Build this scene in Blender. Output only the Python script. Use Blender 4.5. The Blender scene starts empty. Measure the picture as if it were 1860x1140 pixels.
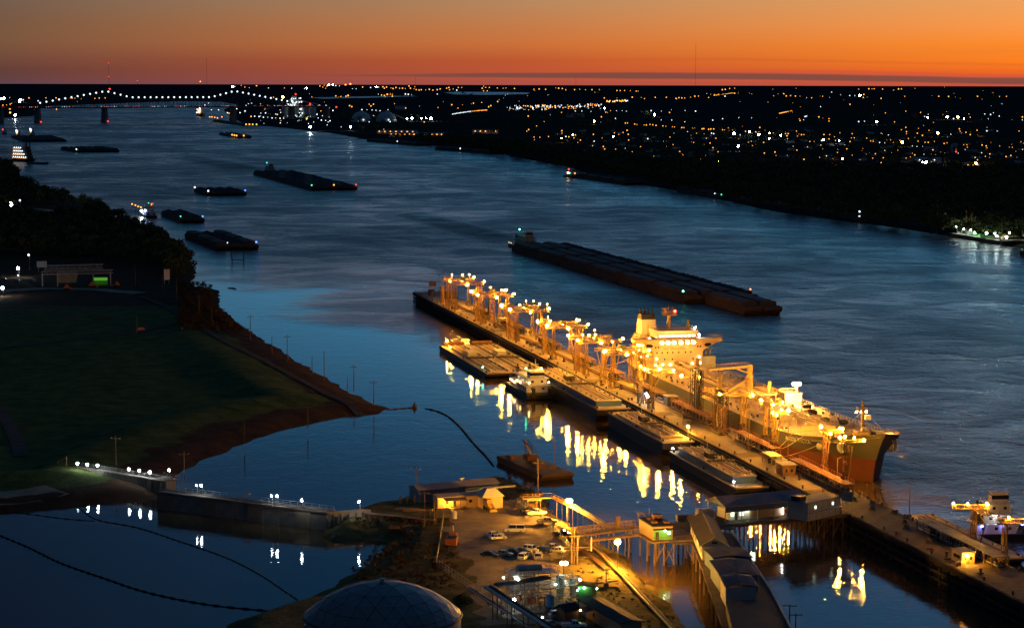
import bpy, math, random
import numpy as np
from mathutils import Matrix, Vector
random.seed(7); rng = np.random.default_rng(7)
SC = bpy.context.scene
COL = SC.collection
R = math.radians

# ------------------------------------------------------------------ camera
CAM_H, FPX, CX, CY, YH = 125.0, 3900.0, 930.0, 570.0, 148.0
pitch = math.atan((CY - YH) / FPX); roll = math.atan(4.6 / 1860)
FW = np.array([0, math.cos(pitch), -math.sin(pitch)])
_dn = np.array([0, -math.sin(pitch), -math.cos(pitch)]); _rt = np.array([1.0, 0, 0])
RT = math.cos(roll) * _rt - math.sin(roll) * _dn
DN = math.sin(roll) * _rt + math.cos(roll) * _dn
cam_data = bpy.data.cameras.new('camera'); cam = bpy.data.objects.new('camera', cam_data); COL.objects.link(cam)
cam_data.sensor_width = 36; cam_data.lens = 36 * FPX / 1860
cam_data.clip_start = 1; cam_data.clip_end = 200000
m = Matrix.Identity(4)
for i in range(3):
    m[i][0] = RT[i]; m[i][1] = -DN[i]; m[i][2] = -FW[i]
m[2][3] = CAM_H
cam.matrix_world = m
SC.camera = cam

def P(x, y, z=0.0):
    """where the sight line through a point of the photograph meets height z"""
    d = FW * FPX + RT * (x - CX) + DN * (y - CY)
    t = (z - CAM_H) / d[2]
    return Vector((d[0] * t, d[1] * t, z))
def pxm(q):
    return FPX / (q[1] * FW[1] + (q[2] - CAM_H) * FW[2])

# ------------------------------------------------------------------ view, world
SC.view_settings.view_transform = 'Standard'; SC.view_settings.look = 'None'
SC.view_settings.exposure = 0.0; SC.view_settings.gamma = 1.0
try: SC.view_settings.use_curve_mapping = False
except Exception: pass
SC.cycles.use_denoising = True
SC.cycles.max_bounces = 5; SC.cycles.diffuse_bounces = 2; SC.cycles.glossy_bounces = 3
SC.cycles.sample_clamp_indirect = 4.0
SC.cycles.caustics_reflective = False; SC.cycles.caustics_refractive = False

def lin(c):
    return tuple(((v / 255) / 12.92 if v / 255 <= 0.04045 else ((v / 255 + 0.055) / 1.055) ** 2.4) for v in c) + (1.0,)

world = bpy.data.worlds.new('World'); SC.world = world; world.use_nodes = True
nt = world.node_tree; N = nt.nodes; Lk = nt.links; N.clear()
def nd(t, **k):
    n = N.new(t)
    for a, b in k.items(): setattr(n, a, b)
    return n
def mth(op, a, b=None, c=None, clamp=False):
    n = nd('ShaderNodeMath', operation=op, use_clamp=clamp)
    for i, v in enumerate((a, b, c)):
        if v is None: continue
        if isinstance(v, (int, float)): n.inputs[i].default_value = v
        else: Lk.new(v, n.inputs[i])
    return n.outputs[0]
def mrange(v, a, b, c, d, smooth=True):
    n = nd('ShaderNodeMapRange', interpolation_type='SMOOTHSTEP' if smooth else 'LINEAR')
    Lk.new(v, n.inputs[0])
    for i, q in enumerate((a, b, c, d)): n.inputs[i + 1].default_value = q
    return n.outputs[0]
def mixc(f, a, b):
    n = nd('ShaderNodeMix', data_type='RGBA')
    if isinstance(f, (int, float)): n.inputs[0].default_value = f
    else: Lk.new(f, n.inputs[0])
    for i, v in ((6, a), (7, b)):
        if isinstance(v, tuple): n.inputs[i].default_value = v
        else: Lk.new(v, n.inputs[i])
    return n.outputs[2]
SUN_AZ = 22.0
tc = nd('ShaderNodeTexCoord'); sp = nd('ShaderNodeSeparateXYZ'); Lk.new(tc.outputs['Generated'], sp.inputs[0])
X, Y, Z = sp.outputs
el = mth('MULTIPLY', mth('ARCSINE', Z), 180 / math.pi)
az = mth('MULTIPLY', mth('ARCTAN2', X, Y), 180 / math.pi)
hl = mth('MAXIMUM', mth('SQRT', mth('ADD', mth('MULTIPLY', X, X), mth('MULTIPLY', Y, Y))), 1e-5)
cs = mth('DIVIDE', mth('ADD', mth('MULTIPLY', X, math.sin(R(SUN_AZ))), mth('MULTIPLY', Y, math.cos(R(SUN_AZ)))), hl)
dist_sun = mth('MULTIPLY', mth('ARCCOSINE', mth('MINIMUM', mth('MAXIMUM', cs, -1.0), 1.0)), 180 / math.pi)
tpos = mth('POWER', mth('DIVIDE', mth('MAXIMUM', el, 0.0), 90.0), 0.4)
def ramp(stops):
    n = nd('ShaderNodeValToRGB'); Lk.new(tpos, n.inputs[0]); e = n.color_ramp.elements
    while len(e) > 1: e.remove(e[-1])
    e[0].position = stops[0][0]; e[0].color = lin(stops[0][1])
    for p, c in stops[1:]:
        q = e.new(p); q.color = lin(c)
    return n.outputs[0]
ZEN = (14, 52, 90)
near_sun = ramp([(0, (205, 85, 60)), (.1, (240, 105, 35)), (.125, (252, 126, 30)), (.165, (254, 139, 42)), (.195, (248, 152, 75)), (.225, (235, 160, 92)), (.245, (188, 166, 138)), (.265, (152, 196, 216)), (.31, (134, 208, 246)), (.36, (122, 210, 252)), (.415, (94, 172, 222)), (.455, (76, 132, 178)), (.55, (56, 120, 174)), (.76, (34, 92, 144)), (1, ZEN)])
mid_sun = ramp([(0, (172, 82, 70)), (.1, (187, 84, 54)), (.13, (188, 86, 48)), (.165, (202, 112, 58)), (.195, (196, 124, 74)), (.225, (178, 134, 95)), (.242, (124, 126, 120)), (.26, (100, 160, 188)), (.31, (80, 174, 222)), (.36, (60, 150, 198)), (.415, (36, 96, 140)), (.455, (28, 86, 130)), (.55, (25, 84, 130)), (.76, (18, 70, 114)), (1, ZEN)])
far_sun = ramp([(0, (95, 66, 72)), (.1, (97, 62, 56)), (.13, (110, 72, 58)), (.165, (120, 85, 62)), (.195, (116, 86, 66)), (.225, (111, 91, 79)), (.245, (86, 94, 96)), (.265, (84, 116, 136)), (.31, (76, 122, 152)), (.36, (48, 100, 134)), (.415, (10, 54, 90)), (.455, (6, 48, 84)), (.55, (6, 50, 88)), (.76, (10, 52, 90)), (1, ZEN)])
anti_sun = ramp([(0, (46, 52, 68)), (.225, (50, 58, 76)), (.415, (22, 46, 72)), (.76, (14, 44, 72)), (1, ZEN)])
c = mixc(mrange(dist_sun, 8.6, 22, 0, 1, False), near_sun, mid_sun)
c = mixc(mrange(dist_sun, 22, 35.4, 0, 1, False), c, far_sun)
c = mixc(mrange(dist_sun, 38, 110, 0, 1), c, anti_sun)
# thin evening cloud lying low over the horizon
mp = nd('ShaderNodeCombineXYZ'); Lk.new(mth('MULTIPLY', az, 0.22), mp.inputs[0]); Lk.new(mth('MULTIPLY', el, 2.2), mp.inputs[1])
nz = nd('ShaderNodeTexNoise'); nz.inputs['Scale'].default_value = 1.0; nz.inputs['Detail'].default_value = 4; Lk.new(mp.outputs[0], nz.inputs['Vector'])
wob = mth('MULTIPLY', mth('SUBTRACT', nz.outputs[0], 0.5), 0.075)
cen = mth('SUBTRACT', 0.155, mrange(az, 5.5, 14, 0, .115))
thick = mth('MULTIPLY', mrange(az, -6, 3, 0.008, .062, False), mrange(az, 12, 40, 1.5, .2))
dd = mth('ABSOLUTE', mth('ADD', mth('SUBTRACT', el, cen), wob))
band = mth('SUBTRACT', 1.0, mrange(mth('DIVIDE', dd, thick), .6, 1.25, 0, 1))
band = mth('MULTIPLY', band, mrange(az, -8, 0, 0, .85))
c = mixc(band, c, lin((112, 72, 66)))
cen2 = mth('ADD', cen, mrange(az, 0, 14, .12, .12)); dd2 = mth('ABSOLUTE', mth('ADD', mth('SUBTRACT', el, cen2), mth('MULTIPLY', wob, 2.0)))
band2 = mth('MULTIPLY', mth('SUBTRACT', 1.0, mrange(dd2, .03, .075, 0, 1)), mrange(az, 2, 10, 0, .55))
c = mixc(band2, c, lin((205, 84, 62)))
cen3 = mth('ADD', cen, .42); dd3 = mth('ABSOLUTE', mth('ADD', mth('SUBTRACT', el, cen3), mth('MULTIPLY', wob, 2.6)))
band3 = mth('MULTIPLY', mth('SUBTRACT', 1.0, mrange(dd3, .01, .06, 0, 1)), mrange(az, -2, 6, 0, .22))
c = mixc(band3, c, lin((190, 80, 52)))
mp2 = nd('ShaderNodeCombineXYZ'); Lk.new(mth('MULTIPLY', az, 0.09), mp2.inputs[0]); Lk.new(mth('MULTIPLY', el, .9), mp2.inputs[1])
nz2 = nd('ShaderNodeTexNoise'); nz2.inputs['Scale'].default_value = 1.0; nz2.inputs['Detail'].default_value = 5; nz2.inputs['Distortion'].default_value = .6; Lk.new(mp2.outputs[0], nz2.inputs['Vector'])
veil = mrange(nz2.outputs[0], .42, .72, 0, .16)                      # faint high veil
c = mixc(veil, c, mixc(.5, c, lin((120, 78, 74))))
sky = nd('ShaderNodeTexSky', sky_type='NISHITA'); sky.sun_disc = False
sky.sun_elevation = R(-3.5); sky.sun_rotation = R(SUN_AZ); sky.altitude = 10
bg1 = nd('ShaderNodeBackground'); Lk.new(c, bg1.inputs[0]); bg1.inputs[1].default_value = 1.0
bg2 = nd('ShaderNodeBackground'); Lk.new(sky.outputs[0], bg2.inputs[0]); bg2.inputs[1].default_value = 0.05
ad = nd('ShaderNodeAddShader'); Lk.new(bg1.outputs[0], ad.inputs[0]); Lk.new(bg2.outputs[0], ad.inputs[1])
wo = nd('ShaderNodeOutputWorld'); Lk.new(ad.outputs[0], wo.inputs[0])

# ------------------------------------------------------------------ materials
def M(name, col, rough=.75, metal=0.0, var=.35, scale=.5, col2=None, bump=0.0, spec=.35):
    """painted or bare surface with procedural wear"""
    mt = bpy.data.materials.new(name); mt.use_nodes = True
    t = mt.node_tree; b = t.nodes['Principled BSDF']
    b.inputs['Roughness'].default_value = rough; b.inputs['Metallic'].default_value = metal
    b.inputs['Specular IOR Level'].default_value = spec
    tcx = t.nodes.new('ShaderNodeTexCoord'); no = t.nodes.new('ShaderNodeTexNoise')
    no.inputs['Scale'].default_value = scale; no.inputs['Detail'].default_value = 6; no.inputs['Roughness'].default_value = .65
    t.links.new(tcx.outputs['Object'], no.inputs['Vector'])
    cr = t.nodes.new('ShaderNodeValToRGB'); cr.color_ramp.elements[0].position = .32; cr.color_ramp.elements[1].position = .68
    lo = col2 or tuple(v * (1 - var) for v in col)
    cr.color_ramp.elements[0].color = (*lo, 1); cr.color_ramp.elements[1].color = (*col, 1)
    t.links.new(no.outputs[0], cr.inputs[0]); t.links.new(cr.outputs[0], b.inputs['Base Color'])
    if bump:
        bp = t.nodes.new('ShaderNodeBump'); bp.inputs['Strength'].default_value = bump; bp.inputs['Distance'].default_value = .2
        t.links.new(no.outputs[0], bp.inputs['Height']); t.links.new(bp.outputs[0], b.inputs['Normal'])
    return mt
def M2(name, c1a, c1b, c2a, c2b, attr, scale):
    """two kinds of ground that meet along a worn edge kept in the mesh"""
    mt = bpy.data.materials.new(name); mt.use_nodes = True; t = mt.node_tree; b = t.nodes['Principled BSDF']
    b.inputs['Roughness'].default_value = 1; b.inputs['Specular IOR Level'].default_value = .02
    tcx = t.nodes.new('ShaderNodeTexCoord'); at = t.nodes.new('ShaderNodeAttribute'); at.attribute_name = attr
    def no(sc, det):
        n = t.nodes.new('ShaderNodeTexNoise'); n.inputs['Scale'].default_value = sc; n.inputs['Detail'].default_value = det; n.inputs['Roughness'].default_value = .65; t.links.new(tcx.outputs['Object'], n.inputs['Vector']); return n.outputs[0]
    def rp(f, a, bb, lo=.34, hi=.66):
        n = t.nodes.new('ShaderNodeValToRGB'); n.color_ramp.elements[0].position = lo; n.color_ramp.elements[1].position = hi
        n.color_ramp.elements[0].color = (*a, 1); n.color_ramp.elements[1].color = (*bb, 1); t.links.new(f, n.inputs[0]); return n.outputs[0]
    big, fine = no(scale, 6), no(scale * 6, 5)
    ad = t.nodes.new('ShaderNodeMath'); ad.operation = 'MULTIPLY_ADD'; t.links.new(fine, ad.inputs[0]); ad.inputs[1].default_value = 1.1; t.links.new(at.outputs['Fac'], ad.inputs[2])
    fac = rp(ad.outputs[0], (0, 0, 0), (1, 1, 1), .92, 1.18)
    mx = t.nodes.new('ShaderNodeMix'); mx.data_type = 'RGBA'; t.links.new(fac, mx.inputs[0]); t.links.new(rp(big, c1a, c1b), mx.inputs[6]); t.links.new(rp(big, c2a, c2b, .3, .7), mx.inputs[7])
    t.links.new(mx.outputs[2], b.inputs['Base Color'])
    bp = t.nodes.new('ShaderNodeBump'); bp.inputs['Strength'].default_value = .8; bp.inputs['Distance'].default_value = .3
    t.links.new(fine, bp.inputs['Height']); t.links.new(bp.outputs[0], b.inputs['Normal']); return mt
def E(name, col, strength, lights=True):
    """the glowing part of a lamp, window or screen"""
    mt = bpy.data.materials.new(name); mt.use_nodes = True; t = mt.node_tree; t.nodes.clear()
    e = t.nodes.new('ShaderNodeEmission'); e.inputs[0].default_value = (*col, 1); e.inputs[1].default_value = strength
    o = t.nodes.new('ShaderNodeOutputMaterial'); t.links.new(e.outputs[0], o.inputs[0])
    mt.cycles.emission_sampling = 'FRONT' if lights else 'NONE'
    return mt

DOCK_O = Vector((-55.8, 1209.7, 0)); DOCK_U = Vector((.2322, -.9727, 0)).normalized(); DOCK_V = Vector((.9727, .2322, 0)).normalized()
DRZ = math.atan2(DOCK_U.y, DOCK_U.x)
def DW(u, v, z=0.0):
    q = DOCK_O + DOCK_U * u + DOCK_V * v
    return Vector((q.x, q.y, z))
def DF(w):
    d = Vector((w[0], w[1], 0)) - DOCK_O
    return d.dot(DOCK_U), d.dot(DOCK_V)

def water_material():
    mt = bpy.data.materials.new('river_water'); mt.use_nodes = True; t = mt.node_tree; L = t.links
    b = t.nodes['Principled BSDF']
    b.inputs['Base Color'].default_value = (.060, .040, .020, 1); b.inputs['IOR'].default_value = 1.33
    b.inputs['Roughness'].default_value = .06
    g = t.nodes.new('ShaderNodeNewGeometry')
    def n(ty, **k):
        q = t.nodes.new(ty)
        for a, v in k.items(): setattr(q, a, v)
        return q
    def mm(op, a, bb=None, c=None, clamp=False):
        q = n('ShaderNodeMath', operation=op, use_clamp=clamp)
        for i, v in enumerate((a, bb, c)):
            if v is None: continue
            if isinstance(v, (int, float)): q.inputs[i].default_value = v
            else: L.new(v, q.inputs[i])
        return q.outputs[0]
    def noise(sc, det, dis=0.0, stretch=None):
        mp = n('ShaderNodeMapping'); L.new(g.outputs['Position'], mp.inputs[0])
        mp.inputs['Scale'].default_value = stretch or (1, 1, 1)
        q = n('ShaderNodeTexNoise'); q.inputs['Scale'].default_value = sc; q.inputs['Detail'].default_value = det
        q.inputs['Distortion'].default_value = dis; L.new(mp.outputs[0], q.inputs['Vector']); return q.outputs[0]
    s = n('ShaderNodeSeparateXYZ'); L.new(g.outputs['Position'], s.inputs[0])
    # current: out in the stream the water is choppy, behind the dock and in the ponds it lies still
    dv = mm('ADD', mm('MULTIPLY', mm('SUBTRACT', s.outputs[0], DOCK_O.x), DOCK_V.x), mm('MULTIPLY', mm('SUBTRACT', s.outputs[1], DOCK_O.y), DOCK_V.y))
    a0, a1 = P(360, 455), P(760, 545); nx, ny = -(a1 - a0).y, (a1 - a0).x
    ln = math.hypot(nx, ny); nx /= ln; ny /= ln
    if ny < 0: nx, ny = -nx, -ny
    dg = mm('ADD', mm('MULTIPLY', mm('SUBTRACT', s.outputs[0], a0.x), nx), mm('MULTIPLY', mm('SUBTRACT', s.outputs[1], a0.y), ny))
    warp = mm('MULTIPLY', mm('SUBTRACT', noise(.006, 3), .5), 220)
    def mr(v, a, b2, c0=0.0, c1=1.0):
        q = n('ShaderNodeMapRange', interpolation_type='SMOOTHSTEP'); L.new(v, q.inputs[0])
        for i, w in enumerate((a, b2, c0, c1)): q.inputs[i + 1].default_value = w
        return q.outputs[0]
    chop = mm('MAXIMUM', mr(mm('ADD', dg, warp), -90, 170), mr(dv, 24, 70))
    patch = noise(.004, 4, .6)                      # boils and slicks, tens of metres across
    patch2 = noise(.022, 4, .8)
    pm = mm('ADD', mr(patch, .35, .65, .55, 1.25), mr(patch2, .35, .65, -.35, .35))
    amp = mm('ADD', .018, mm('MULTIPLY', mm('MULTIPLY', chop, .98), pm))
    def seg(p0, p1, w0, w1_):
        ax, ay = (p1 - p0).x, (p1 - p0).y; l_ = math.hypot(ax, ay); ax /= l_; ay /= l_
        dx = mm('SUBTRACT', s.outputs[0], p0.x); dy = mm('SUBTRACT', s.outputs[1], p0.y)
        al = mm('ADD', mm('MULTIPLY', dx, ax), mm('MULTIPLY', dy, ay)); pe = mm('SUBTRACT', mm('MULTIPLY', dx, ay), mm('MULTIPLY', dy, ax))
        return al, pe, l_
    wake = None
    for p0, p1, w_ in ((P(938, 441), P(690, 372), 17), (P(455, 308), P(300, 277), 26)):
        al, pe, l_ = seg(p0, p1, 0, 0); pe = mm('ADD', mm('ABSOLUTE', pe), mm('MULTIPLY', mm('SUBTRACT', patch2, .5), w_ * 1.4))
        k = mm('MULTIPLY', mm('SUBTRACT', 1.0, mr(pe, w_ * .5, w_ * 1.5)), mm('MULTIPLY', mr(al, -5, 25), mm('SUBTRACT', 1.0, mr(al, l_ * .4, l_))))
        wake = k if wake is None else mm('MAXIMUM', wake, k)
    amp = mm('MULTIPLY', amp, mm('ADD', 1.0, mm('MULTIPLY', wake, 1.6)))
    al, pe, l_ = seg(P(1391, 545), P(1150, 470), 0, 0)
    bowm = mm('MULTIPLY', mm('MULTIPLY', mr(pe, 2, 14), mm('SUBTRACT', 1.0, mr(pe, 40, 110))), mm('MULTIPLY', mr(al, -40, 0), mm('SUBTRACT', 1.0, mr(al, 60, 260))))
    bowv = mm('MULTIPLY', mm('SINE', mm('ADD', mm('MULTIPLY', al, .42), mm('ADD', mm('MULTIPLY', pe, .26), mm('MULTIPLY', patch2, 5.0)))), mm('MULTIPLY', bowm, .42))
    w1 = noise(.10, 3, .4); w2 = noise(.42, 3, .3); w3 = noise(1.5, 2)
    h = mm('ADD', mm('ADD', mm('MULTIPLY', w1, .75), mm('MULTIPLY', w2, .42)), mm('MULTIPLY', w3, .12))
    calm = mm('ADD', mm('MULTIPLY', noise(.25, 2), .6), mm('MULTIPLY', noise(1.1, 2), .5))
    hh = mm('ADD', mm('MULTIPLY', mm('MULTIPLY', h, amp), 4.6), mm('ADD', bowv, mm('MULTIPLY', mm('MULTIPLY', calm, mr(dv, -165, -75, .12, 1.0)), .024)))
    bp = n('ShaderNodeBump'); bp.inputs['Strength'].default_value = 1.0; bp.inputs['Distance'].default_value = 1.0
    L.new(hh, bp.inputs['Height']); L.new(bp.outputs[0], b.inputs['Normal'])
    rr = mm('ADD', .008, mm('MULTIPLY', mm('POWER', chop, .32), mm('ADD', .15, mm('MULTIPLY', pm, .15)), None, True)); rr = mm('ADD', rr, mm('MULTIPLY', wake, mm('MULTIPLY', patch2, .26))); L.new(rr, b.inputs['Roughness'])
    return mt

MAT = dict(
    water=water_material(),
    grass=M('grass_field', (.034, .056, .016), 1, var=.5, scale=.16, col2=(.014, .028, .008), spec=0, bump=.8),
    roughgrass=M('rough_grass', (.16, .12, .05), .95, var=.5, scale=.35, col2=(.05, .05, .018), spec=0, bump=.9),
    fieldmix=M2('field_and_bank', (.026, .050, .014), (.098, .112, .030), (.040, .022, .013), (.085, .046, .025), 'cover', .14), yardmix=M2('yard_and_rough_grass', (.05, .05, .018), (.16, .12, .05), (.15, .125, .085), (.31, .25, .165), 'cover', .2),
    dirt=M('dirt_bank', (.075, .042, .024), 1, var=.5, scale=.2, spec=0, bump=.8),
    farland=M('dark_land', (.040, .048, .044), 1, var=.6, scale=.006, spec=0),
    yard=M('gravel_yard', (.30, .25, .17), 1, var=.45, scale=.13, spec=.05, bump=.3),
    road=M('gravel_road', (.12, .10, .08), 1, var=.4, scale=.3, spec=0),
    leaf=M('foliage', (.115, .135, .05), 1, var=.6, scale=.25, spec=.03),
    bark=M('bark', (.09, .07, .05), .95),
    brush=M('dry_brush', (.105, .072, .036), 1, var=.6, scale=.3, spec=0),
    concrete=M('concrete', (.26, .21, .15), .85, var=.35, scale=.18, bump=.2),
    oldconc=M('stained_concrete', (.30, .29, .25), .9, var=.5, scale=.22, bump=.3),
    apron=M('weathered_apron', (.165, .128, .085), .95, var=.5, scale=.25, bump=.3), deckplank=M('weathered_planks', (.095, .075, .052), .95, var=.5, scale=.4),
    timber=M('timber', (.20, .14, .09), .9, var=.45, scale=.4),
    pile=M('dark_pile', (.035, .030, .026), .85, var=.4, scale=.5),
    galv=M('galvanised_steel', (.42, .42, .40), .5, .5, scale=.5),
    yellow=M('yellow_steel', (.36, .225, .055), .6, var=.4, scale=.5),
    darksteel=M('dark_steel', (.06, .055, .05), .6, .2, scale=.5),
    rust=M('rusty_steel', (.22, .10, .05), .85, var=.5, scale=.35, col2=(.08, .045, .03)),
    hullgrey=M('grey_hull_paint', (.125, .125, .118), .45, var=.25, scale=.06),
    bootred=M('red_boot_paint', (.150, .052, .038), .6, var=.3, scale=.08),
    hullblack=M('black_hull_paint', (.022, .022, .024), .5, var=.3, scale=.1),
    deckbuff=M('buff_deck_paint', (.58, .42, .26), .8, var=.3, scale=.07),
    cream=M('cream_paint', (.43, .30, .18), .55, var=.12, scale=.2),
    white=M('white_paint', (.78, .77, .73), .5, var=.15, scale=.25),
    black=M('black_paint', (.02, .02, .02), .5),
    redpaint=M('red_paint', (.55, .06, .04), .5),
    bargebrown=M('brown_barge_steel', (.13, .075, .045), .8, var=.5, scale=.09, col2=(.05, .035, .028)),
    bargedeck=M('barge_deck', (.52, .43, .30), .8, var=.4, scale=.12),
    coal=M('coal_cargo', (.03, .028, .027), .95, var=.4, scale=.6, bump=.6),
    bluesteel=M('blue_cladding', (.07, .13, .22), .55, var=.2, scale=.2),
    roofgrey=M('grey_roof', (.27, .235, .22), .75, 0, var=.3, scale=.25),
    roofslate=M('slate_metal_roof', (.085, .095, .11), .7, var=.35, scale=.25),
    roofdark=M('dark_roof', (.032, .029, .027), .85, var=.4, scale=.3),
    cladding=M('pale_cladding', (.50, .49, .42), .65, var=.2, scale=.3),
    panel=M('dome_panel', (.17, .155, .15), .5, .2, var=.3, scale=.12),
    glass=M('dark_glass', (.02, .025, .03), .12, spec=.6),
    rubber=M('rubber', (.02, .02, .02), .9),
    carwhite=M('white_car_paint', (.75, .75, .73), .3, var=.05),
    cardark=M('dark_car_paint', (.03, .035, .045), .25, var=.1),
    carblue=M('blue_car_paint', (.05, .08, .16), .25, var=.1),
    cargreen=M('pale_green_car_paint', (.30, .40, .36), .3, var=.1),
    carsilver=M('silver_car_paint', (.38, .38, .39), .3, .4, var=.1),
    greenpaint=M('green_paint', (.12, .45, .10), .6, var=.2),
    bluepaint=M('blue_plastic', (.03, .16, .42), .5),
    orange=M('orange_plastic', (.60, .16, .04), .7),
    sodium=E('sodium_lamp', (1, .41, .03), 2500), yardsodium=E('yard_sodium_lamp', (1, .43, .04), 7500),
    warm=E('warm_lamp', (1, .60, .22), 30), shipflood=E('ship_floodlight', (1, .50, .11), 150), towersodium=E('tower_sodium_lamp', (1, .42, .035), 4800), deckflood=E('deck_floodlight', (1, .46, .07), 4200), plantlamp=E('plant_lamp', (.80, 1, .84), 48), landing=E('landing_lamp', (.80, 1, .92), 60),
    cool=E('cool_lamp', (.80, .92, 1), 150),
    dimcool=E('tube_lamp', (.88, 1, .72), 40),
    green=E('green_lamp', (.10, 1, .42), 30), red=E('red_lamp', (1, .05, .02), 25), blue=E('blue_lamp', (.16, .20, 1), 40),
    window=E('lit_window', (1, .86, .42), 2.2, False), window2=E('bright_window', (.92, 1, .75), 2.6, False),
    far_orange=E('distant_sodium', (1, .36, .045), 3.0, False), far_white=E('distant_white', (.78, .92, 1), 2.4, False),
    district_orange=E('strong_far_sodium', (1, .40, .055), 240), district_white=E('strong_far_white', (.85, .95, 1), 150),
    far_red=E('distant_red', (1, .06, .03), 2.5, False), far_green=E('distant_green', (.08, 1, .55), 2.0, False),
    far_blue=E('distant_blue', (.12, .22, 1), 3.0, False),
)

# ------------------------------------------------------------------ geometry collector
class MB:
    def __init__(s): s.v = []; s.f = []; s.mi = []; s.cur = 0
    def add(s, vs, fs):
        o = len(s.v); s.v += [tuple(q) for q in vs]; s.f += [tuple(i + o for i in f) for f in fs]; s.mi += [s.cur] * len(fs); return s
    def slot(s, i): s.cur = i; return s
    def box(s, x0, x1, y0, y1, z0, z1):
        return s.add([(x0, y0, z0), (x1, y0, z0), (x1, y1, z0), (x0, y1, z0), (x0, y0, z1), (x1, y0, z1), (x1, y1, z1), (x0, y1, z1)],
                     [(0, 3, 2, 1), (4, 5, 6, 7), (0, 1, 5, 4), (1, 2, 6, 5), (2, 3, 7, 6), (3, 0, 4, 7)])
    def frust(s, x0, x1, y0, y1, z0, z1, ix=0.0, iy=0.0, ix1=None):
        ix1 = ix if ix1 is None else ix1
        return s.add([(x0, y0, z0), (x1, y0, z0), (x1, y1, z0), (x0, y1, z0), (x0 + ix, y0 + iy, z1), (x1 - ix1, y0 + iy, z1), (x1 - ix1, y1 - iy, z1), (x0 + ix, y1 - iy, z1)],
                     [(0, 3, 2, 1), (4, 5, 6, 7), (0, 1, 5, 4), (1, 2, 6, 5), (2, 3, 7, 6), (3, 0, 4, 7)])
    def beam(s, p, q, w, h=None):
        p, q = Vector(p), Vector(q); d = q - p
        if d.length < 1e-6: return s
        d.normalize(); up = Vector((0, 0, 1)) if abs(d.z) < .95 else Vector((1, 0, 0))
        a = d.cross(up).normalized() * (w / 2); b = a.cross(d).normalized() * ((h or w) / 2)
        vs = [p - a - b, p + a - b, p + a + b, p - a + b, q - a - b, q + a - b, q + a + b, q - a + b]
        return s.add(vs, [(0, 3, 2, 1), (4, 5, 6, 7), (0, 1, 5, 4), (1, 2, 6, 5), (2, 3, 7, 6), (3, 0, 4, 7)])
    def tube(s, pts, r, n=6, cap=True):
        pts = [Vector(p) for p in pts]; rings = []
        for i, p in enumerate(pts):
            d = (pts[min(i + 1, len(pts) - 1)] - pts[max(i - 1, 0)]).normalized()
            up = Vector((0, 0, 1)) if abs(d.z) < .95 else Vector((1, 0, 0))
            a = d.cross(up).normalized(); b = a.cross(d)
            rr = r[i] if isinstance(r, (list, tuple)) else r
            rings.append([p + (a * math.cos(2 * math.pi * k / n) + b * math.sin(2 * math.pi * k / n)) * rr for k in range(n)])
        vs = [v for g in rings for v in g]; fs = []
        for i in range(len(pts) - 1):
            for k in range(n):
                fs.append((i * n + k, i * n + (k + 1) % n, (i + 1) * n + (k + 1) % n, (i + 1) * n + k))
        if cap: fs += [tuple(range(n))[::-1], tuple(range((len(pts) - 1) * n, len(pts) * n))]
        return s.add(vs, fs)
    def cyl(s, x, y, z0, z1, r, n=10, r2=None): return s.tube([(x, y, z0), (x, y, z1)], [r, r if r2 is None else r2], n)
    def prism(s, poly, z0, z1):
        n = len(poly)
        return s.add([(a, b, z0) for a, b in poly] + [(a, b, z1) for a, b in poly],
                     [tuple(range(n))[::-1], tuple(range(n, 2 * n))] + [(i, (i + 1) % n, n + (i + 1) % n, n + i) for i in range(n)])
    def prism_y(s, prof, y0, y1):
        """an x-z profile carried along y"""
        n = len(prof)
        return s.add([(a, y0, b) for a, b in prof] + [(a, y1, b) for a, b in prof],
                     [tuple(range(n)), tuple(range(n, 2 * n))[::-1]] + [(i, n + i, n + (i + 1) % n, (i + 1) % n) for i in range(n)])
    def prism_x(s, prof, x0, x1):
        n = len(prof)
        return s.add([(x0, a, b) for a, b in prof] + [(x1, a, b) for a, b in prof],
                     [tuple(range(n))[::-1], tuple(range(n, 2 * n))] + [(i, (i + 1) % n, n + (i + 1) % n, n + i) for i in range(n)])
    def gable(s, x0, x1, y0, y1, z0, z1, t=.25):
        ym = (y0 + y1) / 2
        s.prism_x([(y0, z0), (ym, z1), (ym, z1 + t), (y0, z0 + t)], x0, x1)
        return s.prism_x([(ym, z1), (y1, z0), (y1, z0 + t), (ym, z1 + t)], x0, x1)
    def ball(s, c, r, n=8, m=5, zs=1.0):
        vs = [(c[0], c[1], c[2] + r * zs)]
        for i in range(1, m):
            a = math.pi * i / m
            for k in range(n):
                b = 2 * math.pi * k / n
                vs.append((c[0] + r * math.sin(a) * math.cos(b), c[1] + r * math.sin(a) * math.sin(b), c[2] + r * zs * math.cos(a)))
        vs.append((c[0], c[1], c[2] - r * zs)); fs = []
        for k in range(n):
            fs.append((0, 1 + k, 1 + (k + 1) % n))
            for i in range(m - 2):
                a = 1 + i * n
                fs.append((a + k, a + n + k, a + n + (k + 1) % n, a + (k + 1) % n))
            a = 1 + (m - 2) * n
            fs.append((len(vs) - 1, a + (k + 1) % n, a + k))
        return s.add(vs, fs)
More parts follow.
